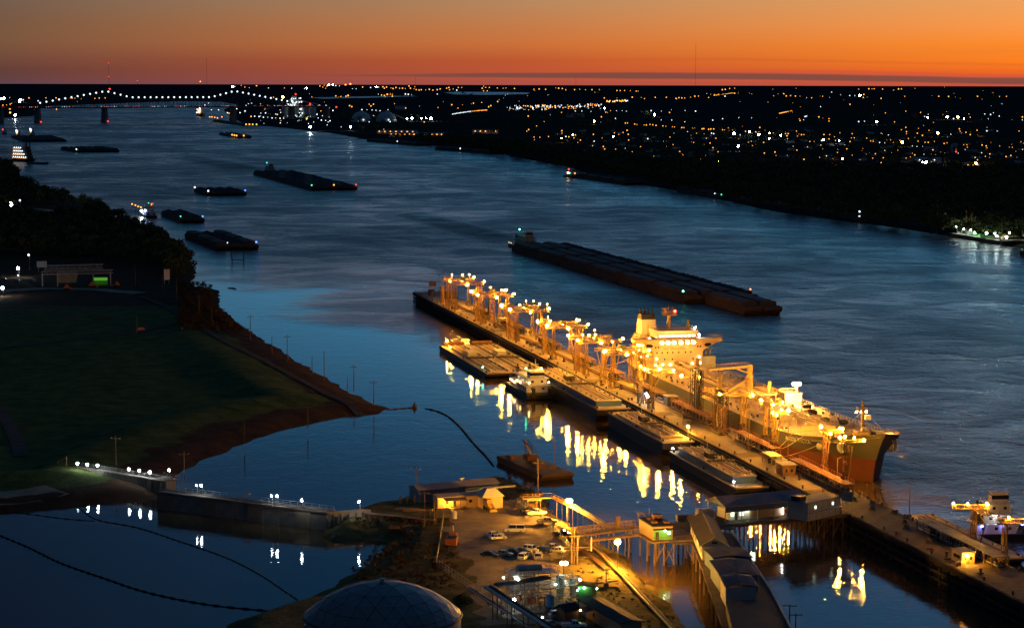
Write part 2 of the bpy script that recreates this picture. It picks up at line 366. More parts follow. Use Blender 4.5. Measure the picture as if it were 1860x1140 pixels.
    def lattice(s, x, y, z0, z1, w0, w1, n, t):
        def c(z, i):
            f = (z - z0) / (z1 - z0); w = (w0 + (w1 - w0) * f) / 2
            return (x + w * (1 if i in (0, 3) else -1), y + w * (1 if i < 2 else -1), z)
        zs = [z0 + (z1 - z0) * k / n for k in range(n + 1)]
        for i in range(4):
            s.beam(c(z0, i), c(z1, i), t)
            for k in range(n):
                j = (i + 1) % 4
                s.beam(c(zs[k], i), c(zs[k + 1], j), t * .6) if k % 2 == 0 else s.beam(c(zs[k], j), c(zs[k + 1], i), t * .6)
                s.beam(c(zs[k + 1], i), c(zs[k + 1], j), t * .6)
        return s
    def truss(s, p, q, w, h, n, t):
        """a box truss between two points"""
        p, q = Vector(p), Vector(q); d = (q - p).normalized(); a = d.cross(Vector((0, 0, 1))).normalized() * (w / 2); b = Vector((0, 0, h / 2))
        cs_ = [a + b, -a + b, -a - b, a - b]
        for i in range(4):
            s.beam(p + cs_[i], q + cs_[i], t)
            for k in range(n):
                u, v = p.lerp(q, k / n), p.lerp(q, (k + 1) / n); j = (i + 1) % 4
                s.beam(u + cs_[i], v + cs_[j], t * .6); s.beam(u + cs_[i], u + cs_[j], t * .6)
        return s
    def rail(s, pts, h=1.1, step=2.0, t=.07, mid=True):
        pts = [Vector(p) for p in pts]; up = Vector((0, 0, h))
        for a, b in zip(pts[:-1], pts[1:]):
            n = max(1, int((b - a).length / step))
            for k in range(n + 1):
                q = a.lerp(b, k / n); s.beam(q, q + up, t)
            s.beam(a + up, b + up, t)
            if mid: s.beam(a + up * .5, b + up * .5, t * .8)
        return s
    def mesh(s, name, mats):
        me = bpy.data.meshes.new(name); me.from_pydata(s.v, [], s.f)
        for mt in mats: me.materials.append(mt)
        if len(mats) > 1: me.polygons.foreach_set('material_index', s.mi)
        me.update(); return me

def mats_of(mat):
    return [MAT[q] if isinstance(q, str) else q for q in (mat if isinstance(mat, (list, tuple)) else [mat])]
def obj(name, mb, mat, parent=None, loc=(0, 0, 0), rz=0.0):
    me = mb if isinstance(mb, bpy.types.Mesh) else mb.mesh(name, mats_of(mat))
    o = bpy.data.objects.new(name, me); COL.objects.link(o)
    o.location = loc; o.rotation_euler = (0, 0, rz)
    if parent: o.parent = parent
    return o
def tag(o, label=None, cat=None, group=None, kind=None):
    if label: o['label'] = label
    if cat: o['category'] = cat
    if group: o['group'] = group
    if kind: o['kind'] = kind
    return o
def thing(name, label, cat, loc=(0, 0, 0), rz=0.0, group=None):
    o = bpy.data.objects.new(name, None); COL.objects.link(o); o.location = loc; o.rotation_euler = (0, 0, rz)
    return tag(o, label, cat, group)
def one(name, mb, mat, label, cat, loc=(0, 0, 0), rz=0.0, group=None):
    return tag(obj(name, mb, mat, None, loc, rz), label, cat, group)
def struct(name, mb, mat, loc=(0, 0, 0), rz=0.0):
    return tag(obj(name, mb, mat, None, loc, rz), kind='structure')
KIDS = {}
def copy_tree(o, parent=None, loc=None, rz=None, label=None):
    c_ = o.copy(); COL.objects.link(c_)
    if parent: c_.parent = parent
    for ch in list(o.children): copy_tree(ch, c_)
    if loc is not None: c_.location = loc
    if rz is not None: c_.rotation_euler = (0, 0, rz)
    if label: c_['label'] = label
    return c_
def local(t, w):
    """world point in the frame of a thing that is turned about z only"""
    d = Vector(w) - t.location; a = -t.rotation_euler.z
    return Vector((d.x * math.cos(a) - d.y * math.sin(a), d.x * math.sin(a) + d.y * math.cos(a), d.z))
def ang(a, b):
    return math.atan2(b[1] - a[1], b[0] - a[0])
BULB = {}
def bulb(parent, loc, r=.5, mat='sodium', name='lamp'):
    k = (mat, round(r, 2))
    if k not in BULB: BULB[k] = MB().ball((0, 0, 0), r, 8, 5).mesh(name, [MAT[mat]])
    return obj(name, BULB[k], None, parent, loc)

# ------------------------------------------------------------------ ground and water
def seg_dist(px, py, poly):
    poly = np.asarray(poly, float); n = len(poly); d = np.full(px.shape, 1e18); inside = np.zeros(px.shape, bool)
    for i in range(n):
        x0, y0 = poly[i]; x1, y1 = poly[(i + 1) % n]; dx, dy = x1 - x0, y1 - y0; l2 = dx * dx + dy * dy + 1e-9
        t = np.clip(((px - x0) * dx + (py - y0) * dy) / l2, 0, 1)
        d = np.minimum(d, (px - x0 - t * dx) ** 2 + (py - y0 - t * dy) ** 2)
        cr = ((y0 > py) != (y1 > py)) & (px < dx * (py - y0) / (dy if abs(dy) > 1e-9 else 1e-9) + x0)
        inside ^= cr
    d = np.sqrt(d); return np.where(inside, d, -d)
def vnoise(x, y, s, seed=0):
    x = x / s; y = y / s; xi = np.floor(x).astype(int); yi = np.floor(y).astype(int); fx = x - xi; fy = y - yi
    fx = fx * fx * (3 - 2 * fx); fy = fy * fy * (3 - 2 * fy)
    def h(a, b):
        q = np.sin(a * 127.1 + b * 311.7 + seed * 74.7) * 43758.5453; return q - np.floor(q)
    return (h(xi, yi) * (1 - fx) + h(xi + 1, yi) * fx) * (1 - fy) + (h(xi, yi + 1) * (1 - fx) + h(xi + 1, yi + 1) * fx) * fy
def terrain(name, poly, hfun, res, mats, pick=None):
    poly = [(p[0], p[1]) for p in poly]; a = np.array(poly); x0, y0 = a.min(0) - 12; x1, y1 = a.max(0) + 12
    xs = np.arange(x0, x1 + res, res); ys = np.arange(y0, y1 + res, res); gx, gy = np.meshgrid(xs, ys)
    d = seg_dist(gx, gy, poly) + (vnoise(gx, gy, 9, 1) - .5) * 3.0 + (vnoise(gx, gy, 3.5, 2) - .5) * 1.4
    z = hfun(d, gx, gy); keep = d > -9
    cell = keep[:-1, :-1] | keep[1:, :-1] | keep[:-1, 1:] | keep[1:, 1:]
    nx = len(xs); idx = np.arange(nx * len(ys)).reshape(len(ys), nx)
    q = np.stack([idx[:-1, :-1][cell], idx[:-1, 1:][cell], idx[1:, 1:][cell], idx[1:, :-1][cell]], 1)
    used = np.unique(q); remap = np.full(nx * len(ys), -1); remap[used] = np.arange(len(used))
    vs = np.stack([gx.ravel(), gy.ravel(), z.ravel()], 1)[used]; q = remap[q]
    me = bpy.data.meshes.new(name); me.vertices.add(len(vs)); me.vertices.foreach_set('co', vs.astype('f').ravel())
    me.loops.add(q.size); me.loops.foreach_set('vertex_index', q.astype('i').ravel())
    me.polygons.add(len(q)); me.polygons.foreach_set('loop_start', np.arange(0, q.size, 4, dtype='i'))
    for mt in mats_of(mats): me.materials.append(mt)
    if pick is not None:
        at = me.attributes.new('cover', 'FLOAT', 'POINT'); at.data.foreach_set('value', pick(d, gx, gy).ravel()[used].astype('f'))
    me.update(calc_edges=True)
    me.polygons.foreach_set('use_smooth', [True] * len(q))
    return struct(name, me, None)
# ------------------------------------------------------------------ river, banks, far country
wq = MB().add([(-4200, 150, 0), (4200, 150, 0), (4200, 16500, 0), (-4200, 16500, 0)], [(0, 1, 2, 3)])
struct('river_water', wq, 'water')

def jitter_line(pts, step, amp):
    out = []
    for a, b in zip(pts[:-1], pts[1:]):
        n = max(1, int((b - a).length / step)); d = (b - a).normalized(); nrm = Vector((-d.y, d.x, 0))
        for k in range(n):
            out.append(a.lerp(b, k / n) + nrm * random.uniform(-amp, amp) * (1 if k else .3))
    return out + [pts[-1]]
FAR_SHORE = [(2150, 486), (2000, 470), (1860, 453), (1780, 440), (1720, 429), (1620, 413), (1500, 398), (1400, 384), (1250, 352), (1100, 324), (1020, 302),
             (900, 279), (780, 264), (660, 253), (600, 242), (520, 233), (470, 228.5), (440, 226), (415, 209), (404, 199), (432, 190), (400, 185), (330, 184), (250, 186.5), (165, 190), (92, 192.5), (62, 200), (76, 206), (60, 211), (0, 215), (-60, 223), (-240, 236)]
shore = jitter_line([P(x, y) for x, y in FAR_SHORE], 60, 5)
inl = []
for i, p in enumerate(shore):
    d = (shore[min(i + 1, len(shore) - 1)] - shore[max(i - 1, 0)]).normalized(); nrm = Vector((d.y, -d.x, 0))
    inl.append(p + nrm * 14 + Vector((0, 0, 3.2)))
fl = MB(); n = len(shore)
fl.add([(p.x, p.y, -.6) for p in shore] + [tuple(p) for p in inl], [(i, n + i, n + i + 1, i + 1) for i in range(n - 1)])
far_edge = [(-9000, 3500, 3.2), (-40000, 72000, 3.2), (40000, 72000, 3.2), (9000, 700, 3.2)]
fl.add([tuple(p) for p in inl] + far_edge, [tuple(range(n + 4))[::-1]])
struct('far_bank_ground', fl, 'farland')
for poly in ([(806, 168.4), (830, 167), (900, 167.2), (963, 168.4), (958, 171), (880, 172.6), (826, 171.6)], [(560, 177.5), (640, 175.8), (745, 174), (760, 175), (680, 177.4), (590, 179.5)]):
    struct('distant_lake', MB().add([tuple(P(x, y, 3.4)) for x, y in poly], [tuple(range(len(poly)))[::-1]]), 'water')

LEFT = [(-300, 290), (-60, 283), (0, 285), (22, 300), (45, 330), (90, 356), (130, 364), (165, 372), (205, 396), (250, 418), (294, 438), (330, 458), (348, 480), (356, 500), (346, 514), (332, 523),
        (398, 527), (400, 560), (442, 594), (463, 606), (470, 613), (520, 642), (600, 692), (655, 722), (702, 741), (690, 752), (640, 754), (560, 770), (460, 797), (340, 850), (316, 872), (288, 906), (160, 918), (0, 931), (-300, 962)]
LEFT_W = [P(x, y) for x, y in LEFT]
def h_left(d, x, y):
    fade = np.clip((1150 - y) / 250, 0, 1)
    return np.clip(d * .25, -2.5, 2.4) + 2.6 * fade * np.exp(-((d - 36) / 13.0) ** 2) + np.clip(d - 8, 0, 1) * (vnoise(x, y, 18, 3) - .5) * .5
def pick_left(d, x, y):
    return np.clip(np.maximum((13 + 9 * vnoise(x, y, 12, 5) - d) / 8, (y - 1170) / 20) + .5, 0, 1)
terrain('levee_field_ground', LEFT_W, h_left, 3.0, ['fieldmix'], pick_left)
LP = np.array([(p.x, p.y) for p in LEFT_W])
def z_left(w):
    d = seg_dist(np.array([w.x]), np.array([w.y]), LP); return float(h_left(d, np.array([w.x]), np.array([w.y]))[0])
def ribbon(name, pts, width, mat, zf, lift=.12):
    q = []
    for a, b in zip(pts[:-1], pts[1:]):
        k = max(1, int((b - a).length / 6)); q += [a.lerp(b, i / k) for i in range(k)]
    q.append(pts[-1]); mb = MB(); vs = []
    for i, p in enumerate(q):
        d = (q[min(i + 1, len(q) - 1)] - q[max(i - 1, 0)]); d.z = 0; d.normalize(); nn = Vector((-d.y, d.x, 0)) * width / 2
        for sgn in (-1, 0, 1):
            w = p + nn * sgn; vs.append((w.x, w.y, zf(w) + lift))
    mb.add(vs, [f for i in range(len(q) - 1) for f in ((3 * i, 3 * i + 1, 3 * i + 4, 3 * i + 3), (3 * i + 1, 3 * i + 2, 3 * i + 5, 3 * i + 4))])
    return struct(name, mb, mat)
ribbon('levee_road', [P(x, y, 4) for x, y in ((255, 533), (300, 552), (345, 578), (400, 612), (460, 640), (530, 676), (600, 712), (655, 735))], 3.4, 'road', z_left, .3)
ribbon('field_track', [P(x, y, 2.5) for x, y in ((-20, 632), (60, 625), (170, 612), (250, 602), (310, 592), (355, 594))], 5, 'road', z_left, .25)
ribbon('field_track', [P(x, y, 2.5) for x, y in ((-10, 735), (15, 770), (30, 800), (40, 830))], 5, 'road', z_left, .25)
ribbon('yard_road', [P(x, y, 2.4) for x, y in ((-60, 535), (20, 528), (90, 524), (180, 526), (255, 533))], 12, 'yard', z_left, .25)
ribbon('clearing_road', [P(x, y, 2.4) for x, y in ((36, 379), (70, 381), (105, 385), (130, 391))], 16, 'yard', z_left, .25)

ribbon('gravel_bank', [P(x, y, 2.0) for x, y in ((-40, 908), (20, 904), (60, 900), (104, 893))], 13, 'yard', z_left, .2)
TERM = [(585, 948), (640, 930), (700, 919), (760, 902), (835, 884), (905, 868), (948, 880), (985, 905), (1006, 935), (1046, 960), (1090, 990), (1130, 1010), (1175, 1056), (1215, 1098), (1262, 1150), (1290, 1190), (380, 1190), (408, 1142), (470, 1118), (540, 1096), (610, 1064), (660, 1032), (700, 1000), (704, 985), (660, 978), (610, 982), (578, 974)]
TERM_W = [P(x, y) for x, y in TERM]
def h_term(d, x, y): return np.clip(d * .45, -2.2, 3.4) + np.clip(d - 8, 0, 1) * (vnoise(x, y, 6, 8) - .5) * .25
GA = [P(x, y, 3.4) for x, y in ((815, 925), (960, 900), (1040, 985), (1015, 1020), (1050, 1130), (880, 1130), (850, 1010), (815, 985))]
GAP = np.array([(p.x, p.y) for p in GA])
def pick_term(d, x, y):
    g = seg_dist(x, y, GAP) + (vnoise(x, y, 5, 4) - .5) * 5
    return np.clip(np.maximum(g / 3 + .5, (vnoise(x, y, 7, 9) - .5) * .8), 0, 1)
terrain('terminal_ground', TERM_W, h_term, 1.2, ['yardmix'], pick_term)
GZ = 3.42

# ------------------------------------------------------------------ trees
def crown_arrays(n, rx, rz, lobes, leaf, seed):
    g = np.random.default_rng(seed); c = g.normal(size=(lobes, 3)); c /= np.linalg.norm(c, axis=1)[:, None]
    c *= np.array([rx * .55, rx * .55, rz * .45]); c[:, 2] += rz * .1; rl = g.uniform(.38, .6, lobes) * rx
    k = g.integers(0, lobes, n); d = g.normal(size=(n, 3)); d /= np.linalg.norm(d, axis=1)[:, None]
    pos = c[k] + d * (rl[k] * g.uniform(.45, 1.02, n) ** .5)[:, None] * np.array([1, 1, .8])
    a = g.normal(size=(n, 3)); a /= np.linalg.norm(a, axis=1)[:, None]; b = np.cross(a, g.normal(size=(n, 3))); b /= np.linalg.norm(b, axis=1)[:, None]
    s = g.uniform(.6, 1.35, n)[:, None] * leaf
    v = np.stack([pos - a * s, pos + b * s * .75, pos + a * s, pos - b * s * .75], 1)
    return v.reshape(-1, 3)
def quads_mesh(name, v, mat):
    n = len(v) // 4; me = bpy.data.meshes.new(name); me.vertices.add(len(v)); me.vertices.foreach_set('co', v.astype('f').ravel())
    me.loops.add(len(v)); me.loops.foreach_set('vertex_index', np.arange(len(v), dtype='i')); me.polygons.add(n)
    me.polygons.foreach_set('loop_start', np.arange(0, 4 * n, 4, dtype='i')); me.materials.append(MAT[mat]); me.update(calc_edges=True); return me
CROWNS = [quads_mesh('crown', crown_arrays(420, 5.2, 5.6, 7, .62, 20 + i) + np.array([0, 0, 9.0]), 'leaf') for i in range(4)]
TRUNKS = []
for i in range(4):
    mb = MB(); mb.tube([(0, 0, -.5), (random.uniform(-.3, .3), random.uniform(-.3, .3), 4), (random.uniform(-.6, .6), random.uniform(-.6, .6), 9.5)], [.38, .28, .12], 6)
    for k in range(5):
        a = k * 1.3 + random.random(); mb.tube([(0, 0, 3.6 + k * .8), (1.5 * math.cos(a), 1.5 * math.sin(a), 6 + k * .7), (3.0 * math.cos(a), 3.0 * math.sin(a), 8.2 + k * .6)], [.16, .11, .05], 5)
    TRUNKS.append(mb.mesh('trunk', [MAT['bark']]))
def tree(w, s, label, group):
    t = thing('tree', label, 'tree', w, random.uniform(0, 6.28), group); t.scale = (s, s, s * random.uniform(.85, 1.15)); k = random.randrange(4)
    obj('trunk', TRUNKS[k], None, t); obj('crown', CROWNS[k], None, t); return t
def in_poly(w, poly):
    return float(seg_dist(np.array([w.x]), np.array([w.y]), np.array([(p.x, p.y) for p in poly]))[0])
# wood on the near side bank, the trees along its edges one by one
edge = [P(x, y, 2) for x, y in ((18, 304), (40, 334), (85, 360), (130, 369), (170, 380), (205, 402), (248, 425), (290, 445), (325, 463), (343, 484), (351, 502), (338, 516))]
for a, b in zip(edge[:-1], edge[1:]):
    n = max(2, int((b - a).length / 9))
    for k in range(n):
        if random.random() < min(1, 900 / a.y):
            w = a.lerp(b, k / n) + Vector((random.uniform(-13, 1), random.uniform(-8, 5), 0)); w.z = 1.6
            tree(w, random.uniform(.75, 1.25), 'dark leafy tree at the water edge of the wood beside the moored barges', 'trees along the edge of the wood by the moored barges')
fr = [P(x, y, 2) for x, y in ((205, 478), (240, 482), (275, 488), (310, 497), (332, 515))]
for a, b in zip(fr[:-1], fr[1:]):
    for k in range(5):
        w = a.lerp(b, k / 5) + Vector((random.uniform(-4, 4), random.uniform(-8, 20), 0)); w.z = 2
        tree(w, random.uniform(.6, 1.05), 'dark leafy tree behind the signboard at the head of the levee road', 'trees behind the signboard at the levee road')
def woodland(name, pts, mat, n_leaf=90):
    base = [crown_arrays(n_leaf, 5.6, 5.0, 6, 1.15, 50 + i) + np.array([0, 0, 7.0]) for i in range(5)]
    out = []
    for (w, s) in pts:
        b = base[random.randrange(5)]; a = random.uniform(0, 6.28); ca, sa = math.cos(a), math.sin(a)
        v = np.stack([b[:, 0] * ca - b[:, 1] * sa, b[:, 0] * sa + b[:, 1] * ca, b[:, 2] * random.uniform(.8, 1.2)], 1) * s
        out.append(v + np.array([w.x, w.y, w.z]))
    o = obj(name, quads_mesh(name, np.concatenate(out), mat), None); tag(o, kind='stuff'); return o
wp = [P(x, y, 2) for x, y in ((-120, 300), (18, 305), (42, 338), (95, 364), (170, 386), (250, 426), (318, 462), (342, 490), (334, 512), (255, 478), (190, 474), (90, 468), (-120, 462))]
cl = [P(x, y, 2) for x, y in ((28, 374), (140, 374), (150, 400), (28, 398))]
mnx, mxx = min(p.x for p in wp), max(p.x for p in wp); mny, mxy = min(p.y for p in wp), max(p.y for p in wp)
pts = []
while len(pts) < 1500:
    w = Vector((random.uniform(mnx, mxx), mny + (mxy - mny) * random.random() ** 1.6, 1.8))
    if in_poly(w, wp) > 2 and in_poly(w, cl) < -4: pts.append((w, random.uniform(.75, 1.3)))
woodland('woods', pts, 'leaf', 100)
# far bank: a belt of wood behind the shore
fs = [P(x, y, 3) for x, y in ((1900, 458), (1780, 441), (1700, 427), (1600, 411), (1500, 397), (1400, 383), (1250, 351), (1100, 323), (1020, 301), (900, 278), (780, 263))]
for a, b in zip(fs[:-1], fs[1:]):
    n = int((b - a).length / 24)
    for k in range(n):
        w = a.lerp(b, k / n) + Vector((random.uniform(5, 22), random.uniform(16, 40), 0)); w.z = 3
        if 1705 < CX + FPX * w.x / w.y: continue
        tree(w, random.uniform(.8, 1.35), 'dark tree on the far shore behind the moored barges', 'trees along the far shore')
bp_ = [P(x, y, 3) for x, y in ((1960, 462), (1700, 424), (1500, 394), (1250, 349), (1020, 299), (780, 262), (700, 252), (900, 262), (1120, 292), (1300, 305), (1560, 312), (1960, 318))]
mnx, mxx = min(p.x for p in bp_), max(p.x for p in bp_); mny, mxy = min(p.y for p in bp_), max(p.y for p in bp_)
pts = []
while len(pts) < 2600:
    w = Vector((random.uniform(mnx, mxx), mny + (mxy - mny) * random.random() ** 1.5, 3))
    if in_poly(w, bp_) > 0: pts.append((w, random.uniform(.8, 1.5)))
woodland('far_woods', pts, 'leaf', 60)
# thin woods and gardens through the far town
pts = []
while len(pts) < 1500:
    x, y = random.uniform(-20, 1900), 172 + 135 * random.random() ** .8
    if x < 470 or (x < 640 and y > 225) or (x < 1000 and y > 240 + (x - 640) * .05): continue
    if x < 1350 and 181 < y < 212: continue
    w = P(x, y, 3.2); pts.append((w, random.uniform(.8, 1.3) * max(1, w.y / 4500)))
woodland('town_woods', pts, 'leaf', 36)
pts = [(Vector((*(P(random.uniform(325, 470), random.uniform(525, 612), 0)).xy, 0)), random.uniform(.10, .30)) for _ in range(1300)]
pts = [(Vector((w.x, w.y, z_left(w))), s) for w, s in pts if 4 < in_poly(w, LEFT_W) < 40]
woodland('river_scrub', pts, 'brush', 60)

# ------------------------------------------------------------------ far lights
LM = {}
def far_lamp(w, r, mat, name, label, group, h=9.0):
    key = (round(math.log(r) * 6), mat); rq = math.exp(key[0] / 6)
    if key not in LM:
        mb = MB(); mb.slot(0).cyl(0, 0, 0, h, min(.25, rq * .3), 5); mb.slot(1).ball((0, 0, h), rq, 7, 4); LM[key] = mb.mesh(name, [MAT['darksteel'], MAT[mat]])
    o = bpy.data.objects.new(name, LM[key]); COL.objects.link(o); o.location = (w.x, w.y, 3.2); tag(o, label, 'lamp' if name != 'street_lamp' else 'street lamp', group); return o
def spots(text, ox, oy, k=3.8):
    for q in text.split():
        big = q.endswith('b'); q = q.rstrip('b'); a, b = q.split(','); yield ox + float(a) / k, oy + float(b) / k, big
OR3 = "55,232 188,238 225,235 270,238 340,228 360,230 385,232 410,240 470,240 505,237 545,240 590,240 640,240 762,246 785,246 815,246 855,247 895,250 908,250 708,260 675,297 868,292 930,293 952,302 1027,293 1103,293 1170,300 1190,295 1210,297 1230,297 1270,292 1300,285 1325,284 1395,294 1435,275 1465,272 1490,240 1510,238 1540,232 1575,230 1575,265 1600,263 1630,262 380,398 150,422 655,427 685,395 718,384 1125,397 605,458b 820,470 835,470 885,477 900,478 950,483 965,483 990,480 1010,482 1032,486 1080,491 1100,492 1145,496 1160,496 1210,501 1225,501 1285,505 1300,506 1350,510 1362,509 1395,513 1410,511 1430,511 1490,517 1505,517 1530,505 1560,521 1578,522 1650,527 1680,530 1720,531 1742,532 1748,500 260,460 208,490 140,526 153,515 382,523 383,540 190,567 193,585 230,568 290,563 380,576b 430,565 457,550b 475,552 465,572 510,588 492,604 467,633 600,548 745,538 805,535 832,520 840,548 775,548 660,573 668,632 678,650 753,650 868,668 843,587 925,633 1083,596 1103,597 1128,567 1105,630 1150,619 1195,667 1218,690 1127,700 1275,597 1293,603 1337,720 1405,608 1425,640 1460,668 1478,637 1463,732b 1445,575 1312,540 1670,602 1697,626 1775,604 1780,677"
WH3 = "820,310 678,367b 475,387 520,387 583,390 760,385 798,385 828,388 998,385 1023,411b 1069,388 1233,384 1305,388 303,411 752,438 1230,460 1140,450 1068,448 1492,440 1423,450 1605,432 1692,435 652,461 737,563b 1250,529 1600,630b 1570,542b 1613,552 1678,532b 1740,550b 1415,540 1430,543 605,595 975,578 820,645 410,563 1508,285"
OR4 = "645,236 715,234 737,234 752,234 810,236 920,235 940,235 963,286 1198,286 1265,287 1350,301 1465,286 1578,285 1617,287 1665,286 58,282 90,268 128,268 145,283 175,280 208,284 240,284 320,296 380,285 395,285 680,273 677,294 800,300 585,341 750,345 830,400 970,388 1072,397 892,462 1160,467 1255,428b 1330,428b 1415,430 78,434 235,440 240,452 370,428 397,435 440,440 440,457 30,540b 55,538 140,543 158,543 150,558 215,525 225,545 250,550 267,550 222,560 315,540 308,597 405,549 445,550 440,580 478,565 515,537 600,543 595,572 615,572 585,598 700,574 728,594 745,594 800,540 840,585 865,587 885,604 930,590 945,601b 988,577 970,500 975,530 975,543 940,517 1057,507 1050,540 1085,555 1130,520 1190,538b 1055,595 1103,603 1125,603 1167,597 1235,611 1255,606 1288,616 1340,510 1345,527 1385,534 1415,550 1462,520 1472,537 1370,620 1392,620 1395,637 1157,655 1175,690 1200,681 1018,678 1032,690 1002,703 972,712 915,658 825,659 870,672 880,683 760,682 742,712 800,743 815,710 563,648 498,673 397,648 600,692 532,718b 375,707 292,634 193,630 218,657 67,670 75,695 267,720 153,742 205,742 1458,677 1497,622 1525,628 1530,641 1618,628 1685,638 1705,637 1763,620 1765,600 1752,525 1550,683 1520,700 1465,724 1457,748b 1662,701 1695,694 1148,738 1105,758 1410,770 1730,665 1775,428"
WH4 = "458,257 583,280 653,280b 618,280 382,357 265,447 275,425 285,422 685,458 770,461b 645,460 1253,392 1125,408 1100,425 1122,431b 1300,440 1372,441b 1405,408 1515,408 1555,411 1575,400 1615,422 1492,441 1540,441 1700,448 1775,448 108,556b 28,577b 153,578 400,585b 390,590 485,590 510,593b 790,604 825,606 1015,628 1047,632 1085,632 1280,548 1530,524 1602,526 1095,685 1145,686 1085,738b 1110,740b 1380,653 1333,678 500,650 550,620 850,552"
OR2 = "25,213 215,228 140,292 205,290b 460,215 480,222 490,210 500,230 510,215 637,207b 670,202b 755,222 895,220 905,230 920,222 950,228 965,232 985,225 1010,230 1030,230 1050,232 1075,215 1085,230 1115,220 1110,235 1125,240 1145,243 1160,240 1190,242 1215,238 1240,243 1270,240 1290,235 1335,230 1350,225 1355,240 1380,235 1415,225 1440,225 1580,230 1590,215 1605,225 1615,248 1590,248 1630,225 1685,228 1725,230 1745,228 570,283 590,287 605,287 640,285 655,280b 885,277 905,280 925,272b 945,270b 960,272 960,285 665,350b 680,357b 800,340 830,340 812,352 975,337 1052,367 830,420 1275,363 1370,344b 1413,367 1520,333 1577,328 1687,322 1625,358 1640,350 1228,408 1180,463 370,438b 155,408 405,290"
WH2 = "105,228 265,230 355,232 370,230b 520,207b 535,207 550,207b 570,212 595,214 685,233 710,233 810,225 850,222b 865,222 1050,270 1070,272 1090,275 865,272 1270,270 1405,243 750,378 785,378 820,380 847,382 875,385 930,378 1060,437b 1095,437b 1160,438b 1193,437b 1228,438b 945,460 725,455 800,462 672,498b 607,497 510,483 393,496b 300,423 320,425 85,400 120,398 220,398 10,423 40,425 70,430 100,430 130,435 155,435 185,437 210,437 500,452 530,455 470,450 515,385 550,383 440,410"
OR1 = "20,347 45,345 70,340 80,335 68,370b 70,398b 67,295 200,297 317,297 387,297 450,297 485,298 500,298 517,297 560,303 655,300 685,298 727,297 535,322 390,375 1665,210 1690,222 1720,227 1770,213"
WH1 = "5,302b 28,300b 140,310b 150,315 160,310 135,318b 263,317 105,415b 1605,220b 1620,218"
n_or = n_wh = 0; extra = []
def put(text, ox, oy, white):
    global n_or, n_wh
    for x, y, big in spots(text, ox, oy):
        w = P(x, y, 12.2); s = pxm(w); r = (1.7 if big else .95) * random.choice((.62, .8, 1.0, 1.1)) / s
        near = y > 208 or x < 60
        if y < 172: lab, grp = (('white' if white else 'orange') + ' light on the low line of plant lights under the horizon', ('white' if white else 'orange') + ' lights under the horizon')
        elif y < 214: lab, grp = (('white light' if white else 'orange light') + ' in the industrial belt between the bridge and the far highway', ('white' if white else 'orange') + ' lights of the industrial belt')
        else: lab, grp = (('white' if white else 'orange') + ' street lamp among the dark houses and trees of the far town', ('white' if white else 'orange') + ' street lamps of the far town')
        cnt = n_wh if white else n_or
        if cnt < 290:
            far_lamp(w, r, ('district_' if big else 'far_') + ('white' if white else 'orange'), 'floodlight_mast' if white else 'street_lamp', lab, grp)
            if white: n_wh += 1
            else: n_or += 1
        else: extra.append((w, r, white))
for t_, ox in ((OR4, 1390), (OR3, 920), (OR2, 460), (OR1, 0)): put(t_, ox, 100, False)
for t_, ox in ((WH4, 1390), (WH3, 920), (WH2, 460), (WH1, 0)): put(t_, ox, 100, True)
for k in range(150):                                   # the lit shopping street and highway
    f = random.random(); x = 925 + 165 * f + random.uniform(-6, 6); y = 196 - 3 * f - 1.5 * f * f + random.gauss(0, 2.2); w = P(x, y, 10); extra.append((w, random.choice((.45, .6, .85)) / pxm(w), random.random() < .55))
for k in range(26):
    f = k / 25; x = 822 + 62 * f; y = 207.5 - 9 * f + 4.0 * f * (f - .6); w = P(x, y, 8); extra.append((w, .8 / pxm(w), f < .6))
for k in range(34):
    x = 1102 + random.random() * 38; w = P(x, 184.5 + random.uniform(-1.5, 1) - (x - 1102) * .03, 10); extra.append((w, .85 / pxm(w), random.random() < .3))
for k in range(16): w = P(1297 + k * 2.3, 173.5 - k * .3, 10); extra.append((w, .6 / pxm(w), False))
for k in range(14): w = P(1416 + k * 1.7, 206 - k * .36, 10); extra.append((w, .75 / pxm(w), False))
for k in range(60):
    x = random.uniform(560, 1860); y = 158 + abs(random.gauss(0, 26)); w = P(x, y, 10); extra.append((w, random.uniform(.28, .45) / pxm(w), random.random() < .3))
for k in range(50):
    x = random.uniform(1150, 1860); y = random.uniform(228, 296); w = P(x, y, 10); extra.append((w, random.uniform(.28, .42) / pxm(w), random.random() < .25))
for k in range(60):
    x = random.uniform(470, 600); y = random.uniform(188, 226); w = P(x, y, 10); extra.append((w, random.uniform(.4, .8) / pxm(w), random.random() < .75))
el_ = MB()
for w, r, wh in extra: el_.slot(1 if wh else 0).ball((w.x, w.y, w.z), r, 6, 4)
tag(obj('town_lights', el_, ['far_orange', 'far_white']), kind='stuff')
for (x, y, mt_, lab) in ((1511, 294.7, 'far_red', 'small red light on a roof in front of the far town'), (1736.8, 273.7, 'far_red', 'red light beside a tall pale house in the far town'), (563.4, 187.4, 'far_red', 'large red light on top of the pale silo'),
                         (537, 171, 'far_red', 'red light over the grain terminal tower'), (611, 194, 'far_red', 'red light behind the two domes'), (199.5, 161.7, 'far_red', 'red aircraft light over the bridge peak'), (250, 146.9, 'far_red', 'red light on a far mast above the horizon'), (364, 148.4, 'far_orange', 'orange light of a far mast at the horizon')):
    w = P(x, y, 14); far_lamp(w, 1.5 / pxm(w) if y > 160 else 9, mt_, 'signal_lamp', lab, None) if y > 153 else None
